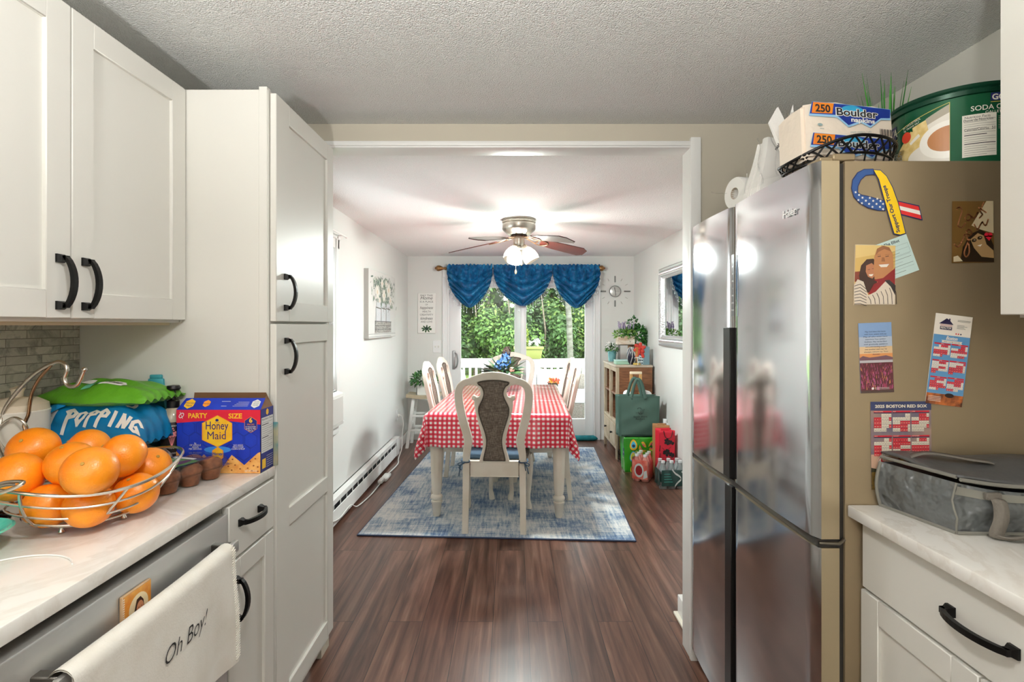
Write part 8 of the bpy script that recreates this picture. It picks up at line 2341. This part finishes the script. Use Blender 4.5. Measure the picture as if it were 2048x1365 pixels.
for (y0, y1) in ((sy0 + 0.04, ym - 0.016), (ym + 0.016, sy1 - 0.04)):
    d = MB().box(sx0 - 0.006, sx0 + 0.25, y0, y1, 0.137, 0.36, wg, 0.004, 1).build('drawer', t)
    MB().lathe([(0, 0), (0.008, 0.0), (0.006, 0.008), (0.013, 0.018), (0.011, 0.024), (0, 0.026)], black_metal, 14, (sx0 - 0.006, (y0 + y1) / 2, 0.25), axis=(-1, 0, 0), close=False).build('knob', d)
TZ = szt + 0.0006
rnd = random.Random(31)
# things standing on it
def pot(name, label, cat, c, prof, m, n=24):
    t = thing(name, label, cat, c)
    MB().lathe(prof, m, n, c, close=False).build('pot', t)
    return t
gal = mat('galvanised_teal', (120, 178, 184), 0.4, 0.2, c2=(98, 156, 164), ns=20)
c = Vector((1.15, 5.92, TZ))
t = pot('flower_bucket', 'small teal bucket of white flowers at the far end of the bookcase top', 'flower pot', c, [(0, 0), (0.040, 0), (0.050, 0.115), (0.054, 0.118), (0.050, 0.122), (0.045, 0.118), (0, 0.105)], gal)
mb = MB(); leafy(mb, c + Vector((0, 0, 0.15)), (0.07, 0.06, 0.045), 160, 0.04, 0.014, [leaf_d, leaf_m], rnd); mb.build('leaves', t)
mb = MB()
for k in range(14): bloom(mb, c + Vector((rnd.uniform(-0.075, 0.06), rnd.uniform(-0.06, 0.04), rnd.uniform(0.155, 0.225))), 0.026, mat('petal_snow', (240, 240, 238), 0.6), 7)
mb.build('blossoms', t)
c = Vector((1.20, 5.50, TZ)); bk1, bk2 = mat('box_sage', (150, 186, 164), 0.6), mat('box_pale_teal', (176, 212, 206), 0.6)
t = thing('trinket_box', 'flat sage green box with a pale lid near the front edge of the bookcase top', 'box', c)
MB().box(c.x - 0.10, c.x + 0.06, c.y - 0.07, c.y + 0.07, c.z, c.z + 0.034, bk1, 0.003, 1).build('body', t); MB().box(c.x - 0.102, c.x + 0.062, c.y - 0.072, c.y + 0.072, c.z + 0.034, c.z + 0.046, bk2, 0.003, 1).build('lid', t)
# black and white lattice vase
c = Vector((1.262, 5.435, TZ)); vb, vw = mat('vase_navy', (28, 30, 46), 0.3), mat('vase_white', (232, 230, 226), 0.35)
t = thing('striped_vase', 'dark oval vase with white swirling stripes in the middle of the bookcase top', 'vase', c)
vp = [(0.018, 0.0), (0.034, 0.02), (0.046, 0.05), (0.052, 0.085), (0.049, 0.12), (0.038, 0.155), (0.026, 0.175), (0.022, 0.185), (0.0, 0.183)]
MB().lathe([(0, 0)] + vp, vb, 28, c, close=False).build('body', t)
mb = MB()
for k in range(9):
    a0 = 2 * PI * k / 9
    mb.tube([c + Vector((math.cos(a0 + 0.5 * math.sin(z * 17 + k)) * (r_ + 0.0005), math.sin(a0 + 0.5 * math.sin(z * 17 + k)) * (r_ + 0.0005), z)) for r_, z in vp[:-1]], 0.0026, vw, 5)
mb.build('stripes', t)
# wooden planter with lavender, on a small riser behind the vase
c = Vector((1.245, 5.66, TZ))
t = thing('lavender_planter', 'white washed wooden planter with pale lavender on a small wire stand', 'planter', c)
mb = MB()
for (dx, dy) in ((-0.07, -0.035), (0.07, -0.035), (-0.07, 0.035), (0.07, 0.035)): mb.tube([c + Vector((dx, dy, 0)), c + Vector((dx, dy, 0.20))], 0.004, black_metal, 6)
mb.box(c.x - 0.08, c.x + 0.08, c.y - 0.04, c.y + 0.04, c.z + 0.195, c.z + 0.201, black_metal); mb.build('stand', t)
mb = MB(); mb.box(c.x - 0.095, c.x + 0.095, c.y - 0.05, c.y + 0.05, c.z + 0.202, c.z + 0.292, mat('washed_wood', (226, 220, 208), 0.7, c2=(180, 150, 120), ns=9, stretch=(1, 1, 2)), 0.004, 1); mb.build('box', t)
mb = MB(); leafy(mb, c + Vector((0, 0, 0.32)), (0.12, 0.06, 0.05), 260, 0.035, 0.014, [leaf_m, mat('leaf_lime', (124, 164, 70), 0.6)], rnd); mb.build('leaves', t)
mb = MB(); pl2 = mat('petal_lavender', (156, 142, 172), 0.7)
for k in range(22):
    p = c + Vector((rnd.uniform(-0.08, 0.09), rnd.uniform(-0.04, 0.04), 0.33)); L = rnd.uniform(0.07, 0.13)
    mb.tube([p, p + Vector((0, 0, L))], 0.0014, leaf_m, 4)
    for q in range(7): mb.ball(p + Vector((rnd.uniform(-.004, .004), rnd.uniform(-.004, .004), L * (0.5 + 0.08 * q))), 0.006, pl2, 5, 4)
mb.build('lavender', t)
# green plant in wicker pot
c = Vector((1.365, 5.72, TZ))
t = pot('potted_plant', 'leafy dark green plant in a tan wicker pot at the back of the bookcase top', 'plant', c, [(0, 0), (0.055, 0), (0.075, 0.10), (0.078, 0.205), (0.082, 0.21), (0.07, 0.212), (0, 0.19)], mat('wicker_tan', (156, 112, 66), 0.8, c2=(120, 82, 46), ns=40, bs=110, bst=0.6))
mb = MB(); leafy(mb, c + Vector((0.01, 0, 0.30)), (0.14, 0.11, 0.11), 430, 0.045, 0.026, [mat('leaf_forest', (46, 102, 46), 0.55), mat('leaf_forest_light', (78, 138, 62), 0.55)], rnd); leafy(mb, c + Vector((-0.02, 0, 0.42)), (0.06, 0.05, 0.09), 90, 0.035, 0.022, [mat('leaf_forest', (46, 102, 46), 0.55)], rnd)
for k in range(6): mb.tube([c + Vector((0, 0, 0.2)), c + Vector((rnd.uniform(-.08, .1), rnd.uniform(-.06, .06), rnd.uniform(0.3, 0.44)))], 0.003, leaf_d, 5)
mb.build('foliage', t)
# blue-grey box with cut-out sides, and the red star flower on it
c = Vector((1.385, 5.44, TZ)); bgy = mat('box_blue_grey', (112, 142, 152), 0.6); bgp = mat('box_pattern', (206, 222, 226), 0.6)
t = thing('lantern_box', 'blue-grey upright box with a pale cut-out pattern on the bookcase top', 'box', c)
MB().box(c.x - 0.012, c.x + 0.055, c.y - 0.05, c.y + 0.05, c.z, c.z + 0.19, bgy, 0.002, 1).build('box', t)
mb = MB(); 
mb.box(c.x - 0.075, c.x - 0.012, c.y - 0.048, c.y - 0.040, c.z, c.z + 0.155, bgp, 0.001, 1)
mb.M = frame((c.x - 0.075, c.y - 0.049, c.z), (1, 0, 0), (0, 0, 1))
for k in range(15): mb.disc(0.012 + 0.020 * (k % 3), 0.018 + 0.029 * (k // 3), 0.0085, mat('pattern_slate', (62, 84, 98), 0.6), 0.0006, 0.010, 6, 0.5)
mb.build('fretwork', t)
c2 = Vector((1.335, 5.40, TZ + 0.17))
t = thing('red_flower', 'red felt flower leaning on the blue-grey box on the bookcase', 'ornament', (1.335, 5.42, TZ + 0.1))
rf = mat('felt_red', (214, 76, 62), 0.85, c2=(176, 48, 44), ns=20)
mb = MB()
for k in range(6):
    a = k * 1.05 + 0.3
    d = Vector((math.cos(a), -0.25, math.sin(a)))
    mb.ball(c2 + d * 0.038, (0.030, 0.012, 0.020), rf, 12, 8, Matrix.Rotation(-a, 3, 'Y'))
mb.ball(c2 + Vector((0, -0.018, 0)), 0.016, rf, 12, 8); mb.build('petals', t)
for dx in (-0.022, 0.03): mb = MB(); mb.ball(c2 + Vector((dx, -0.01, -0.065)), (0.018, 0.010, 0.036), rf, 12, 8, Matrix.Rotation(0.5 if dx < 0 else -0.4, 3, 'Y')); mb.build('ribbon_tail', t)
mb = MB(); mb.tube([c2 + Vector((0.0, 0.01, -0.02)), Vector((1.345, 5.395, TZ + 0.004))], 0.004, leaf_d, 6); mb.build('stem', t)
# reed diffuser
c = Vector((1.305, 5.385, TZ))
t = thing('reed_diffuser', 'glass reed diffuser with amber oil and tan sticks on the bookcase top', 'diffuser', c)
MB().lathe([(0.0, 0.0), (0.042, 0.0), (0.044, 0.004), (0.030, 0.045), (0.013, 0.075), (0.012, 0.085), (0.015, 0.088)], clear_plastic, 24, c, close=False).build('bottle', t); MB().lathe([(0.0, 0.002), (0.040, 0.002), (0.037, 0.020), (0.0, 0.020)], mat('oil_amber', (222, 190, 90), 0.2), 24, c, close=False).build('oil', t)
mb = MB()
for k in range(9): a = k * 0.7; mb.tube([c + Vector((0, 0, 0.03)), c + Vector((math.cos(a) * 0.016, math.sin(a) * 0.012, 0.185))], 0.0022, mat('reed_tan', (206, 150, 84), 0.7), 5)
mb.build('reeds', t)
mb = MB(); mb.tube([c + Vector((-0.03, -0.02, 0.072)), c + Vector((0, -0.016, 0.08)), c + Vector((0.03, -0.022, 0.07))], 0.004, vw, 6); mb.tube([c + Vector((0.0, -0.018, 0.078)), c + Vector((0.004, -0.04, 0.03)), c + Vector((0, -0.047, 0.002))], 0.003, vw, 6); mb.build('ribbon', t)
# succulent behind it
c = Vector((1.34, 5.56, TZ))
t = pot('succulent', 'small grey-green succulent in a dark pot behind the reed diffuser', 'plant', c, [(0, 0), (0.03, 0), (0.036, 0.05), (0.038, 0.055), (0, 0.05)], vb)
mb = MB()
for k in range(26): a = k * 2.4; e = 0.3 + 0.03 * k; blade(mb, c + Vector((0, 0, 0.06)), (math.cos(a) * e, math.sin(a) * e, 1.1 - e), 0.075, 0.024, mat('leaf_grey_green', (132, 156, 126), 0.6), 0.2)
mb.build('leaves', t)
# on the shelves
c = Vector((1.20, 5.60, 0.683))
mb = MB(); mb.tube([c + Vector((0, math.cos(a) * 0.10, 0.105 + math.sin(a) * 0.10)) for a in [2 * PI * k / 28 for k in range(28)]], 0.012, vw, 8, closed=True); mb.build('white_wreath', label='plain white wooden ring standing on the upper bookcase shelf', cat='ornament')
bw = mat('fabric_black_white', (36, 36, 38), 0.8, c2=(222, 220, 214), ns=55)
mb = MB(); mb.box(1.13, 1.36, 5.42, 5.58, 0.3925, 0.48, bw, 0.02, 3); mb.build('patterned_cloth', label='folded black and white patterned cloth on the lower bookcase shelf', cat='cloth')
# three-tier wire basket stand with a wooden carrying handle
c = Vector((1.25, 5.20, 0))
t = thing('basket_stand', 'black wire basket stand with a pale wooden handle behind the shopping bags', 'basket stand', c)
pin = mat('wood_pine', (206, 160, 100), 0.55, c2=(186, 138, 80), ns=5, stretch=(1, 1, 10))
for s in (-1, 1): MB().box(c.x + s * 0.047 - 0.014, c.x + s * 0.047 + 0.014, c.y - 0.012, c.y + 0.012, 0.30, 0.905, pin, 0.004, 1).build('post', t)
MB().box(c.x - 0.061, c.x + 0.061, c.y - 0.012, c.y + 0.012, 0.905, 0.932, mat('wood_pale', (238, 220, 190), 0.5), 0.006, 2).build('grip', t)
for z0, hw_ in ((0.02, 0.16), (0.30, 0.155), (0.58, 0.15)):
    mb = MB()
    for z in (z0, z0 + 0.05, z0 + 0.10): mb.tube([(c.x - hw_, c.y - 0.095, z), (c.x + hw_, c.y - 0.095, z), (c.x + hw_, c.y + 0.095, z), (c.x - hw_, c.y + 0.095, z)], 0.003, black_metal, 6, closed=True)
    for k in range(10):
        x = c.x - hw_ + 2 * hw_ * k / 9
        for s in (-1, 1): mb.tube([(x, c.y + s * 0.095, z0), (x, c.y + s * 0.095, z0 + 0.10)], 0.002, black_metal, 5)
        mb.tube([(x, c.y - 0.095, z0), (x, c.y + 0.095, z0)], 0.002, black_metal, 5)
    for k in range(5):
        y = c.y - 0.095 + 0.19 * k / 4
        for s in (-1, 1): mb.tube([(c.x + s * hw_, y, z0), (c.x + s * hw_, y, z0 + 0.10)], 0.002, black_metal, 5)
    mb.build('wire_tier', t)
mb = MB()
for (sx, sy) in ((-1, -1), (1, -1), (1, 1), (-1, 1)): mb.tube([(c.x + sx * 0.158, c.y + sy * 0.093, 0.0), (c.x + sx * 0.150, c.y + sy * 0.093, 0.68)], 0.004, black_metal, 6)
mb.build('uprights', t)
twl = mat('terry_white', (240, 240, 240), 0.95, bs=120, bst=0.5, bd=0.004)
def roll(px_, y, z, r, L, ang, lab, m=twl):
    mb = MB(); d = Vector((math.cos(ang), math.sin(ang), 0)); o = Vector((px_, y, z))
    mb.lathe([(0, -L / 2), (r * 0.8, -L / 2), (r, -L / 2 + 0.012), (r, L / 2 - 0.012), (r * 0.8, L / 2), (0, L / 2)], m, 20, o, axis=d, close=False)
    n_ = d.cross(Vector((0, 0, 1)))
    for e in (-1, 1): mb.tube([o + d * (e * L / 2) + (n_ * math.cos(q * 0.7) + Vector((0, 0, math.sin(q * 0.7)))) * (r * (0.15 + 0.075 * q)) for q in range(11)], 0.004, m, 6)
    mb.build('rolled_towel', label=lab, cat='towel', group='rolled white towels in the wire stand')
roll(1.165, 5.195, 0.700, 0.042, 0.13, 1.4, 'rolled white towel on the left in the top of the wire basket stand')
roll(1.345, 5.195, 0.702, 0.044, 0.13, 1.7, 'rolled white towel on the right in the top of the wire basket stand')
MB().box(1.125, 1.20, 5.125, 5.275, 0.586, 0.656, bw, 0.02, 3).build('patterned_cloth', label='black and white patterned cloth bundle in the top of the wire basket stand', cat='cloth')
MB().box(1.302, 1.385, 5.125, 5.275, 0.586, 0.656, twl, 0.015, 3).build('folded_towel', label='folded white towel under the right rolled towel in the wire stand', cat='towel')
MB().box(1.12, 1.19, 5.13, 5.27, 0.306, 0.40, bw, 0.02, 3).build('patterned_cloth', label='black and white patterned cloth in the middle tier of the wire stand', cat='cloth')
# shopping bags
def bag(name, label, x0, x1, y0, y1, z0, z1, m, flare=0.02, seed=1, wr=0.008, n=18, topcut=None):
    t = thing(name, label, 'bag', ((x0 + x1) / 2, (y0 + y1) / 2, z0))
    ph = seed * 1.7
    cx, cy = (x0 + x1) / 2, (y0 + y1) / 2
    per = [((x0, y0), (x1, y0)), ((x1, y0), (x1, y1)), ((x1, y1), (x0, y1)), ((x0, y1), (x0, y0))]
    mb = MB()
    def P(side, u, v):
        (ax, ay), (bx, by) = per[side]
        x, y = ax + (bx - ax) * u, ay + (by - ay) * u
        k = 1 + flare * v / max(0.05, (x1 - x0))
        nx, ny = (by - ay), -(bx - ax); L = math.hypot(nx, ny); nx /= L; ny /= L
        w = wr * (math.sin(7 * u + 5 * v + ph + side) + 0.6 * math.sin(15 * v - 6 * u + ph)) * math.sin(PI * u)
        tuck = -0.030 * math.sin(PI * u) * v if side in (1, 3) else 0
        zz = z0 + (z1 - z0) * v
        if topcut: zz -= topcut(side, u) * smoothstep(0.6, 1, v)
        return Vector((cx + (x - cx) * k + nx * (w + tuck), cy + (y - cy) * k + ny * (w + tuck), zz))
    for s in range(4): mb.grid(lambda u, v, s=s: P(s, u, v), n, n, m)
    mb.add([(x0, y0, z0 + 0.001), (x1, y0, z0 + 0.001), (x1, y1, z0 + 0.001), (x0, y1, z0 + 0.001)], [[3, 2, 1, 0]], m)
    o = mb.build('body', t); q = o.modifiers.new('thickness', 'SOLIDIFY'); q.thickness = 0.0015; q.offset = -1
    return t, P
def bag_handle(t, m, p0, p1, top, w, y=0.0):
    a, b_ = Vector(p0), Vector(p1)
    mid = (a + b_) / 2; mid.z = top
    mb = MB(); sp_ = spline([a + Vector((0, 0, -0.03)), a.lerp(mid, 0.5) + Vector((0, 0, 0.2 * (top - a.z))), mid, b_.lerp(mid, 0.5) + Vector((0, 0, 0.2 * (top - b_.z))), b_ + Vector((0, 0, -0.03))], 8)
    vs = []
    for i, p in enumerate(sp_):
        d = (sp_[min(i + 1, len(sp_) - 1)] - sp_[max(i - 1, 0)]).normalized(); s = d.cross(Vector((0, 1, 0))).normalized() * w / 2
        vs += [p - s, p + s]
    mb.add(vs, [[2 * i, 2 * i + 1, 2 * i + 3, 2 * i + 2] for i in range(len(sp_) - 1)], m, True)
    o = mb.build('handle', t); q = o.modifiers.new('thickness', 'SOLIDIFY'); q.thickness = 0.003
    return o
avg = mat('bag_lime', (48, 150, 30), 0.32, c2=(40, 134, 28), ns=5, coat=0.3)
# avocado print bag on the floor
gx0, gx1, gy0, gy1 = 1.075, 1.375, 4.90, 5.07
t, GP = bag('avocado_bag', 'bright green shopping bag printed with colourful avocados standing on the floor', gx0, gx1, gy0, gy1, 0.0, 0.335, avg, 0.03, 3, 0.006)
mb = MB(); mb.strip = (0.02, 0.02); GWd = gx1 - gx0
mb.warp = lambda u, v, h: GP(0, u / GWd, v / 0.335) + Vector((0, -h - 0.0012, 0))
def avocado(cx, cy, s, c1, c2_, c3, c4):
    for k, (m_, r_) in enumerate(((c1, 1.0), (c2_, 0.80), (c3, 0.62))):
        pts = [(cx + s * r_ * (0.62 + 0.0) * math.sin(a) * (1 - 0.28 * math.cos(a)), cy + s * r_ * math.cos(a) + s * 0.0) for a in [2 * PI * i / 20 for i in range(20)]]
        mb.poly(pts[::-1], m_, 0.0006 + 0.0004 * k)
    mb.disc(cx, cy - 0.18 * s, s * 0.27, c4, 0.0020, None, 14)
ac = {k: mat('print_' + k, v, 0.4) for k, v in dict(orange=(240, 150, 60), sky=(70, 170, 220), lime=(190, 214, 60), pink=(232, 90, 130), teal=(50, 168, 176), navy=(30, 60, 90), yellow=(244, 210, 90), dgreen=(40, 96, 40)).items()}
avocado(0.085, 0.262, 0.052, ac['orange'], ac['lime'], ac['sky'], ac['navy']); avocado(0.082, 0.150, 0.052, ac['sky'], ac['yellow'], ac['lime'], ac['dgreen']); avocado(0.08, 0.035, 0.044, ac['yellow'], ac['orange'], ac['pink'], ac['navy'])
avocado(0.165, 0.245, 0.050, ac['orange'], ac['lime'], ac['pink'], ac['teal']); avocado(0.165, 0.03, 0.036, ac['yellow'], ac['orange'], ac['sky'], ac['navy']); avocado(0.245, 0.255, 0.048, ac['lime'], ac['orange'], ac['pink'], ac['dgreen']); avocado(0.285, 0.26, 0.04, ac['sky'], ac['yellow'], ac['teal'], ac['navy'])
mb.rect(0.190, 0.128, 0.232, 0.180, mat('logo_navy', (16, 30, 76), 0.4), 0.0022); mb.rect(0.192, 0.130, 0.230, 0.178, mat('logo_orange', (236, 130, 40), 0.4), 0.0025); mb.rect(0.195, 0.133, 0.227, 0.175, mat('logo_navy', (16, 30, 76), 0.4), 0.0028)
for k in range(3): mb.line([(0.200 + 0.008 * k, 0.146), (0.206 + 0.006 * k, 0.168)], 0.003, ac['sky'], 0.0032)
mb.text('ALDI', 0.211, 0.136, 0.010, whp, 0.0032, bold=0.02); mb.text('Using a reusable bag', 0.20, 0.112, 0.012, whp, 0.0022, width=0.10); mb.text('is a good thing', 0.205, 0.098, 0.011, whp, 0.0022, width=0.07)
mb.warp = lambda u, v, h: GP(3, 1 - u / 0.17, v / 0.335) + Vector((-h - 0.0012, 0, 0))
mb.rect(0.10, 0.15, 0.03, 0.21, mat('logo_navy', (16, 30, 76), 0.4), 0.0014); mb.text('ALDI', 0.065, 0.172, 0.018, whp, 0.0018); mb.text('good thing', 0.07, 0.125, 0.012, whp, 0.0014)
mb.build('print', t)
mb = MB(); hp_ = [GP(0, 0.42, 0.98), GP(0, 0.48, 0.82), GP(0, 0.60, 0.68), GP(0, 0.76, 0.74), GP(0, 0.88, 0.97)]
sp_ = [p + Vector((0, -0.008, 0)) for p in spline(hp_, 6)]
mb.add([q for p in sp_ for q in (p + Vector((-0.004, 0, -0.016)), p + Vector((0.004, -0.004, 0.014)))], [[2 * i, 2 * i + 1, 2 * i + 3, 2 * i + 2] for i in range(len(sp_) - 1)], avg, True); mb.build('handle', t)
# green tote standing on top of it
tot = mat('tote_green', (74, 102, 92), 0.7, c2=(64, 92, 82), ns=4, bs=300, bst=0.15, bd=0.001)
tote, TP = bag('tote_bag', 'dark green tote bag with a black emblem resting on top of the avocado bag', 1.02, 1.405, 4.92, 5.06, 0.338, 0.722, tot, 0.012, 5, 0.006)
bl_t = mat('tote_print', (12, 18, 17), 0.7)
mb = MB(); mb.strip = (0.02, 0.02); mb.warp = lambda u, v, h: TP(0, u / 0.385, v / 0.384) + Vector((0, -h - 0.0012, 0))
for i, (a0, a1) in enumerate(((0.3, 2.9), (2.6, 5.6))):
    pts = [(0.20 + 0.018 * math.cos(a0 + (a1 - a0) * k / 10) + (0.004 if i else -0.004), 0.240 + (0.018 if i == 0 else -0.012) + 0.015 * math.sin(a0 + (a1 - a0) * k / 10)) for k in range(11)]; mb.line(pts, 0.004, bl_t, 0.0008)
for k in range(3): mb.line([(0.195 + 0.012 * k, 0.212), (0.215 + 0.014 * k, 0.262)], 0.0032, bl_t, 0.0008)
mb.line([(0.16, 0.226), (0.24, 0.222)], 0.002, bl_t, 0.0008)
mb.text('South Shore', 0.205, 0.182, 0.022, bl_t, 0.0008, width=0.13); mb.text('Realtors', 0.205, 0.160, 0.022, bl_t, 0.0008, width=0.085); mb.text('2024', 0.205, 0.145, 0.011, bl_t, 0.0008)
mb.build('emblem', tote)
mb = MB(); mb.grid(lambda u, v: TP(0, u, 0.955 + 0.045 * v) + Vector((0, -0.002, 0)), 20, 2, mat('tote_hem', (64, 92, 82), 0.7))
for e in (0.005, 0.93): mb.grid(lambda u, v: TP(0, e + 0.06 * u, v) + Vector((0, -0.002, 0)), 2, 16, mat('tote_hem', (64, 92, 82), 0.7))
mb.build('hem', tote)
bag_handle(tote, tot, TP(0, 0.30, 1.0), TP(0, 0.66, 1.0), 0.885, 0.030)
bag_handle(tote, tot, TP(2, 0.70, 1.0), TP(2, 0.34, 1.0), 0.880, 0.030)
# red bag and the brown paper bag behind it
redb = mat('bag_red', (206, 26, 50), 0.6); blk_p = mat('bag_black_print', (26, 18, 20), 0.6)
t, RP = bag('red_gift_bag', 'red paper bag with black flower print standing by the right wall', 1.318, 1.462, 4.62, 4.74, 0.0, 0.455, redb, 0.0, 7, 0.002)
mb = MB(); mb.strip = (0.02, 0.03); mb.warp = lambda u, v, h: RP(0, u / 0.144, v / 0.455) + Vector((0, -h - 0.001, 0))
rr_ = random.Random(3)
for (x, y, r_) in ((0.075, 0.355, 0.030), (0.115, 0.345, 0.022), (0.07, 0.255, 0.034), (0.115, 0.235, 0.026), (0.075, 0.165, 0.032), (0.118, 0.14, 0.024), (0.08, 0.07, 0.03), (0.115, 0.04, 0.02)):
    for k in range(6): a = k * 1.05 + rr_.random(); mb.disc(x + 0.55 * r_ * math.cos(a), y + 0.55 * r_ * math.sin(a), r_ * 0.5, blk_p, 0.0006 + 0.0001 * k, r_ * 0.38, 8, a)
for y in (0.30, 0.20, 0.10): mb.line([(0.03, y), (0.06, y - 0.03), (0.11, y + 0.01)], 0.003, blk_p, 0.0008)
for y in (0.05, 0.13, 0.20, 0.27): mb.line([(0.006, y), (0.012, y + 0.05)], 0.006, blk_p, 0.0008)
mb.build('flower_print', t)
mb = MB(); mb.tube(spline([(1.36, 4.618, 0.452), (1.372, 4.612, 0.40), (1.40, 4.612, 0.385), (1.428, 4.612, 0.40), (1.44, 4.618, 0.452)], 6), 0.003, blk_p, 6); mb.build('handle', t)
kr2 = mat('kraft_brown', (168, 118, 76), 0.8)
bag('paper_bag', 'brown paper bag half hidden behind the red bag by the right wall', 1.325, 1.455, 4.755, 4.86, 0.0, 0.475, kr2, 0.0, 2, 0.002)
# drink packs in shrink film
def bottle(parent, c, lab_m, cap_m, h=0.236, r=0.036, liquid=clear_plastic):
    b_ = MB(); b_.lathe([(0.0, 0.0), (r * 0.9, 0.0), (r, 0.008), (r * 0.95, 0.05), (r, 0.06), (r, 0.14), (r * 0.93, 0.158), (r * 0.6, 0.19), (r * 0.42, 0.21), (r * 0.42, h - 0.015), (0.0, h - 0.015)], liquid, 14, c, close=False); o = b_.build('bottle', parent)
    MB().lathe([(r + 0.0006, 0.06), (r + 0.0008, 0.062), (r + 0.0008, 0.128), (r + 0.0006, 0.13)], lab_m, 14, c, close=False).build('label', o)
    MB().lathe([(0, h - 0.018), (r * 0.48, h - 0.018), (r * 0.48, h), (0, h)], cap_m, 12, c, close=False).build('cap', o)
    return o
watr = mat('bottle_water', (214, 226, 228), 0.08, trans=0.6, alpha=0.75); capw = mat('cap_white', (232, 234, 236), 0.4)
wm = glass_mat('shrink_film', (0.96, 0.97, 0.97))
tealp = mat('film_teal', (12, 62, 58), 0.3, coat=0.4); silvp = mat('print_silver', (206, 214, 212), 0.25, coat=0.4); peach = mat('film_peach', (206, 84, 70), 0.3, coat=0.4, c2=(224, 140, 124), ns=16); darkp = mat('print_darkred', (150, 34, 40), 0.3)
def pack(name, label, M, nx, ny, lab_m, front_fn, liquid):
    t = thing(name, label, 'drink pack', M.translation, M.to_euler().z)
    d = 0.0745
    proto = None
    for i in range(nx):
        for j in range(ny):
            c = M @ Vector(((i - (nx - 1) / 2) * d, (j - (ny - 1) / 2) * d, 0.001))
            if proto is None:
                proto = bottle(t, c, lab_m, capw, liquid=liquid); pc0 = c
            else:
                cpy = dup(proto, parent=t); cpy.location = M.to_3x3().inverted() @ (c - pc0)
    hx_, hy_ = nx * d / 2, ny * d / 2
    def F(u, v, side):
        """u along the side 0..1, v height 0..1"""
        z = 0.243 * v
        k = 1.0 - 0.10 * smoothstep(0.7, 1.0, v) 
        bump_ = 0.004 * abs(math.sin(u * PI * (nx if side in (0, 2) else ny)))
        if side == 0: p = Vector(((-hx_ + 2 * hx_ * u) * k, (-hy_ - bump_) * k, z))
        elif side == 1: p = Vector(((hx_ + bump_) * k, (-hy_ + 2 * hy_ * u) * k, z))
        elif side == 2: p = Vector(((hx_ - 2 * hx_ * u) * k, (hy_ + bump_) * k, z))
        else: p = Vector(((-hx_ - bump_) * k, (hy_ - 2 * hy_ * u) * k, z))
        return M @ p
    mb = MB()
    for s in range(4): mb.grid(lambda u, v, s=s: F(u, v, s), 24, 10, wm)
    mb.grid(lambda u, v: M @ Vector(((-hx_ + 2 * hx_ * u) * 0.9, (-hy_ + 2 * hy_ * v) * 0.9, 0.240 + 0.004 * math.sin(u * nx * PI) ** 2 * math.sin(v * ny * PI) ** 2)), 18, 18, wm)
    f = mb.build('shrink_film', t)
    mb = MB(); front_fn(mb, F, hx_, hy_); mb.build('film_print', f)
    return t
def teal_print(mb, F, hx_, hy_):
    mb.strip = (0.05, 0.25); mb.warp = lambda u, v, h: F(u, v, 0) + (F(u, v, 0) - F(u, v, 2)).normalized() * (h + 0.0012)
    mb.poly([(0.06, 0.12), (0.95, 0.12), (0.95, 0.68), (0.06, 0.68)], tealp, 0.0)
    sw = [(0.46, 0.70), (0.58, 0.56), (0.74, 0.46), (0.80, 0.36), (0.70, 0.26), (0.60, 0.16), (0.56, 0.10)]
    sp2 = [(p.x, p.y) for p in spline([(q[0], q[1], 0) for q in sw], 5)]
    for a, b_ in zip(sp2[:-1], sp2[1:]): mb.poly([(a[0], a[1] - 0.03), (b_[0], b_[1] - 0.03), (b_[0], b_[1] + 0.04), (a[0], a[1] + 0.04)] if a[0] < b_[0] else [(b_[0], b_[1] - 0.03), (a[0], a[1] - 0.03), (a[0], a[1] + 0.04), (b_[0], b_[1] + 0.04)], silvp, 0.0006)
    for k in range(4): mb.poly([(0.15, 0.26 + 0.09 * k), (0.48 - 0.03 * k, 0.26 + 0.09 * k), (0.48 - 0.03 * k, 0.285 + 0.09 * k), (0.15, 0.285 + 0.09 * k)], mat('film_teal_light', (60, 150, 140), 0.3), 0.0006)
    mb.poly([(0.80, 0.62), (0.92, 0.50), (0.94, 0.58), (0.84, 0.66)], silvp, 0.0006)
    mb.warp = lambda u, v, h: F(u, v, 3) + (F(u, v, 3) - F(u, v, 1)).normalized() * (h + 0.0012)
    mb.poly([(0.08, 0.12), (0.95, 0.12), (0.95, 0.68), (0.08, 0.68)], tealp, 0.0)
def red_print(mb, F, hx_, hy_):
    mb.strip = (0.05, 0.25)
    for s in (0, 3):
        mb.warp = lambda u, v, h, s=s: F(u, v, s) + (F(u, v, s) - F(u, v, (s + 2) % 4)).normalized() * (h + 0.0012)
        mb.poly([(0.04, 0.10), (0.96, 0.10), (0.96, 0.80), (0.04, 0.80)], peach, 0.0)
        mb.disc(0.45, 0.42, 0.28, silvp, 0.0006, 0.26, 16); mb.disc(0.45, 0.42, 0.20, darkp, 0.0010, 0.18, 16); mb.poly([(0.70, 0.12), (0.95, 0.2), (0.90, 0.45), (0.75, 0.40)], silvp, 0.0006)
pack('water_pack', 'film wrapped pack of water bottles with a dark teal print by the right wall', Matrix.Translation((1.368, 4.46, 0)) @ Matrix.Rotation(math.radians(3), 4, 'Z'), 3, 2, tealp, teal_print, watr)
pack('drink_pack', 'film wrapped pack of pink-red drink bottles left of the teal water pack', Matrix.Translation((1.195, 4.70, 0)) @ Matrix.Rotation(math.radians(-28), 4, 'Z'), 2, 3, peach, red_print, mat('bottle_pink', (226, 150, 138), 0.1, alpha=0.9))
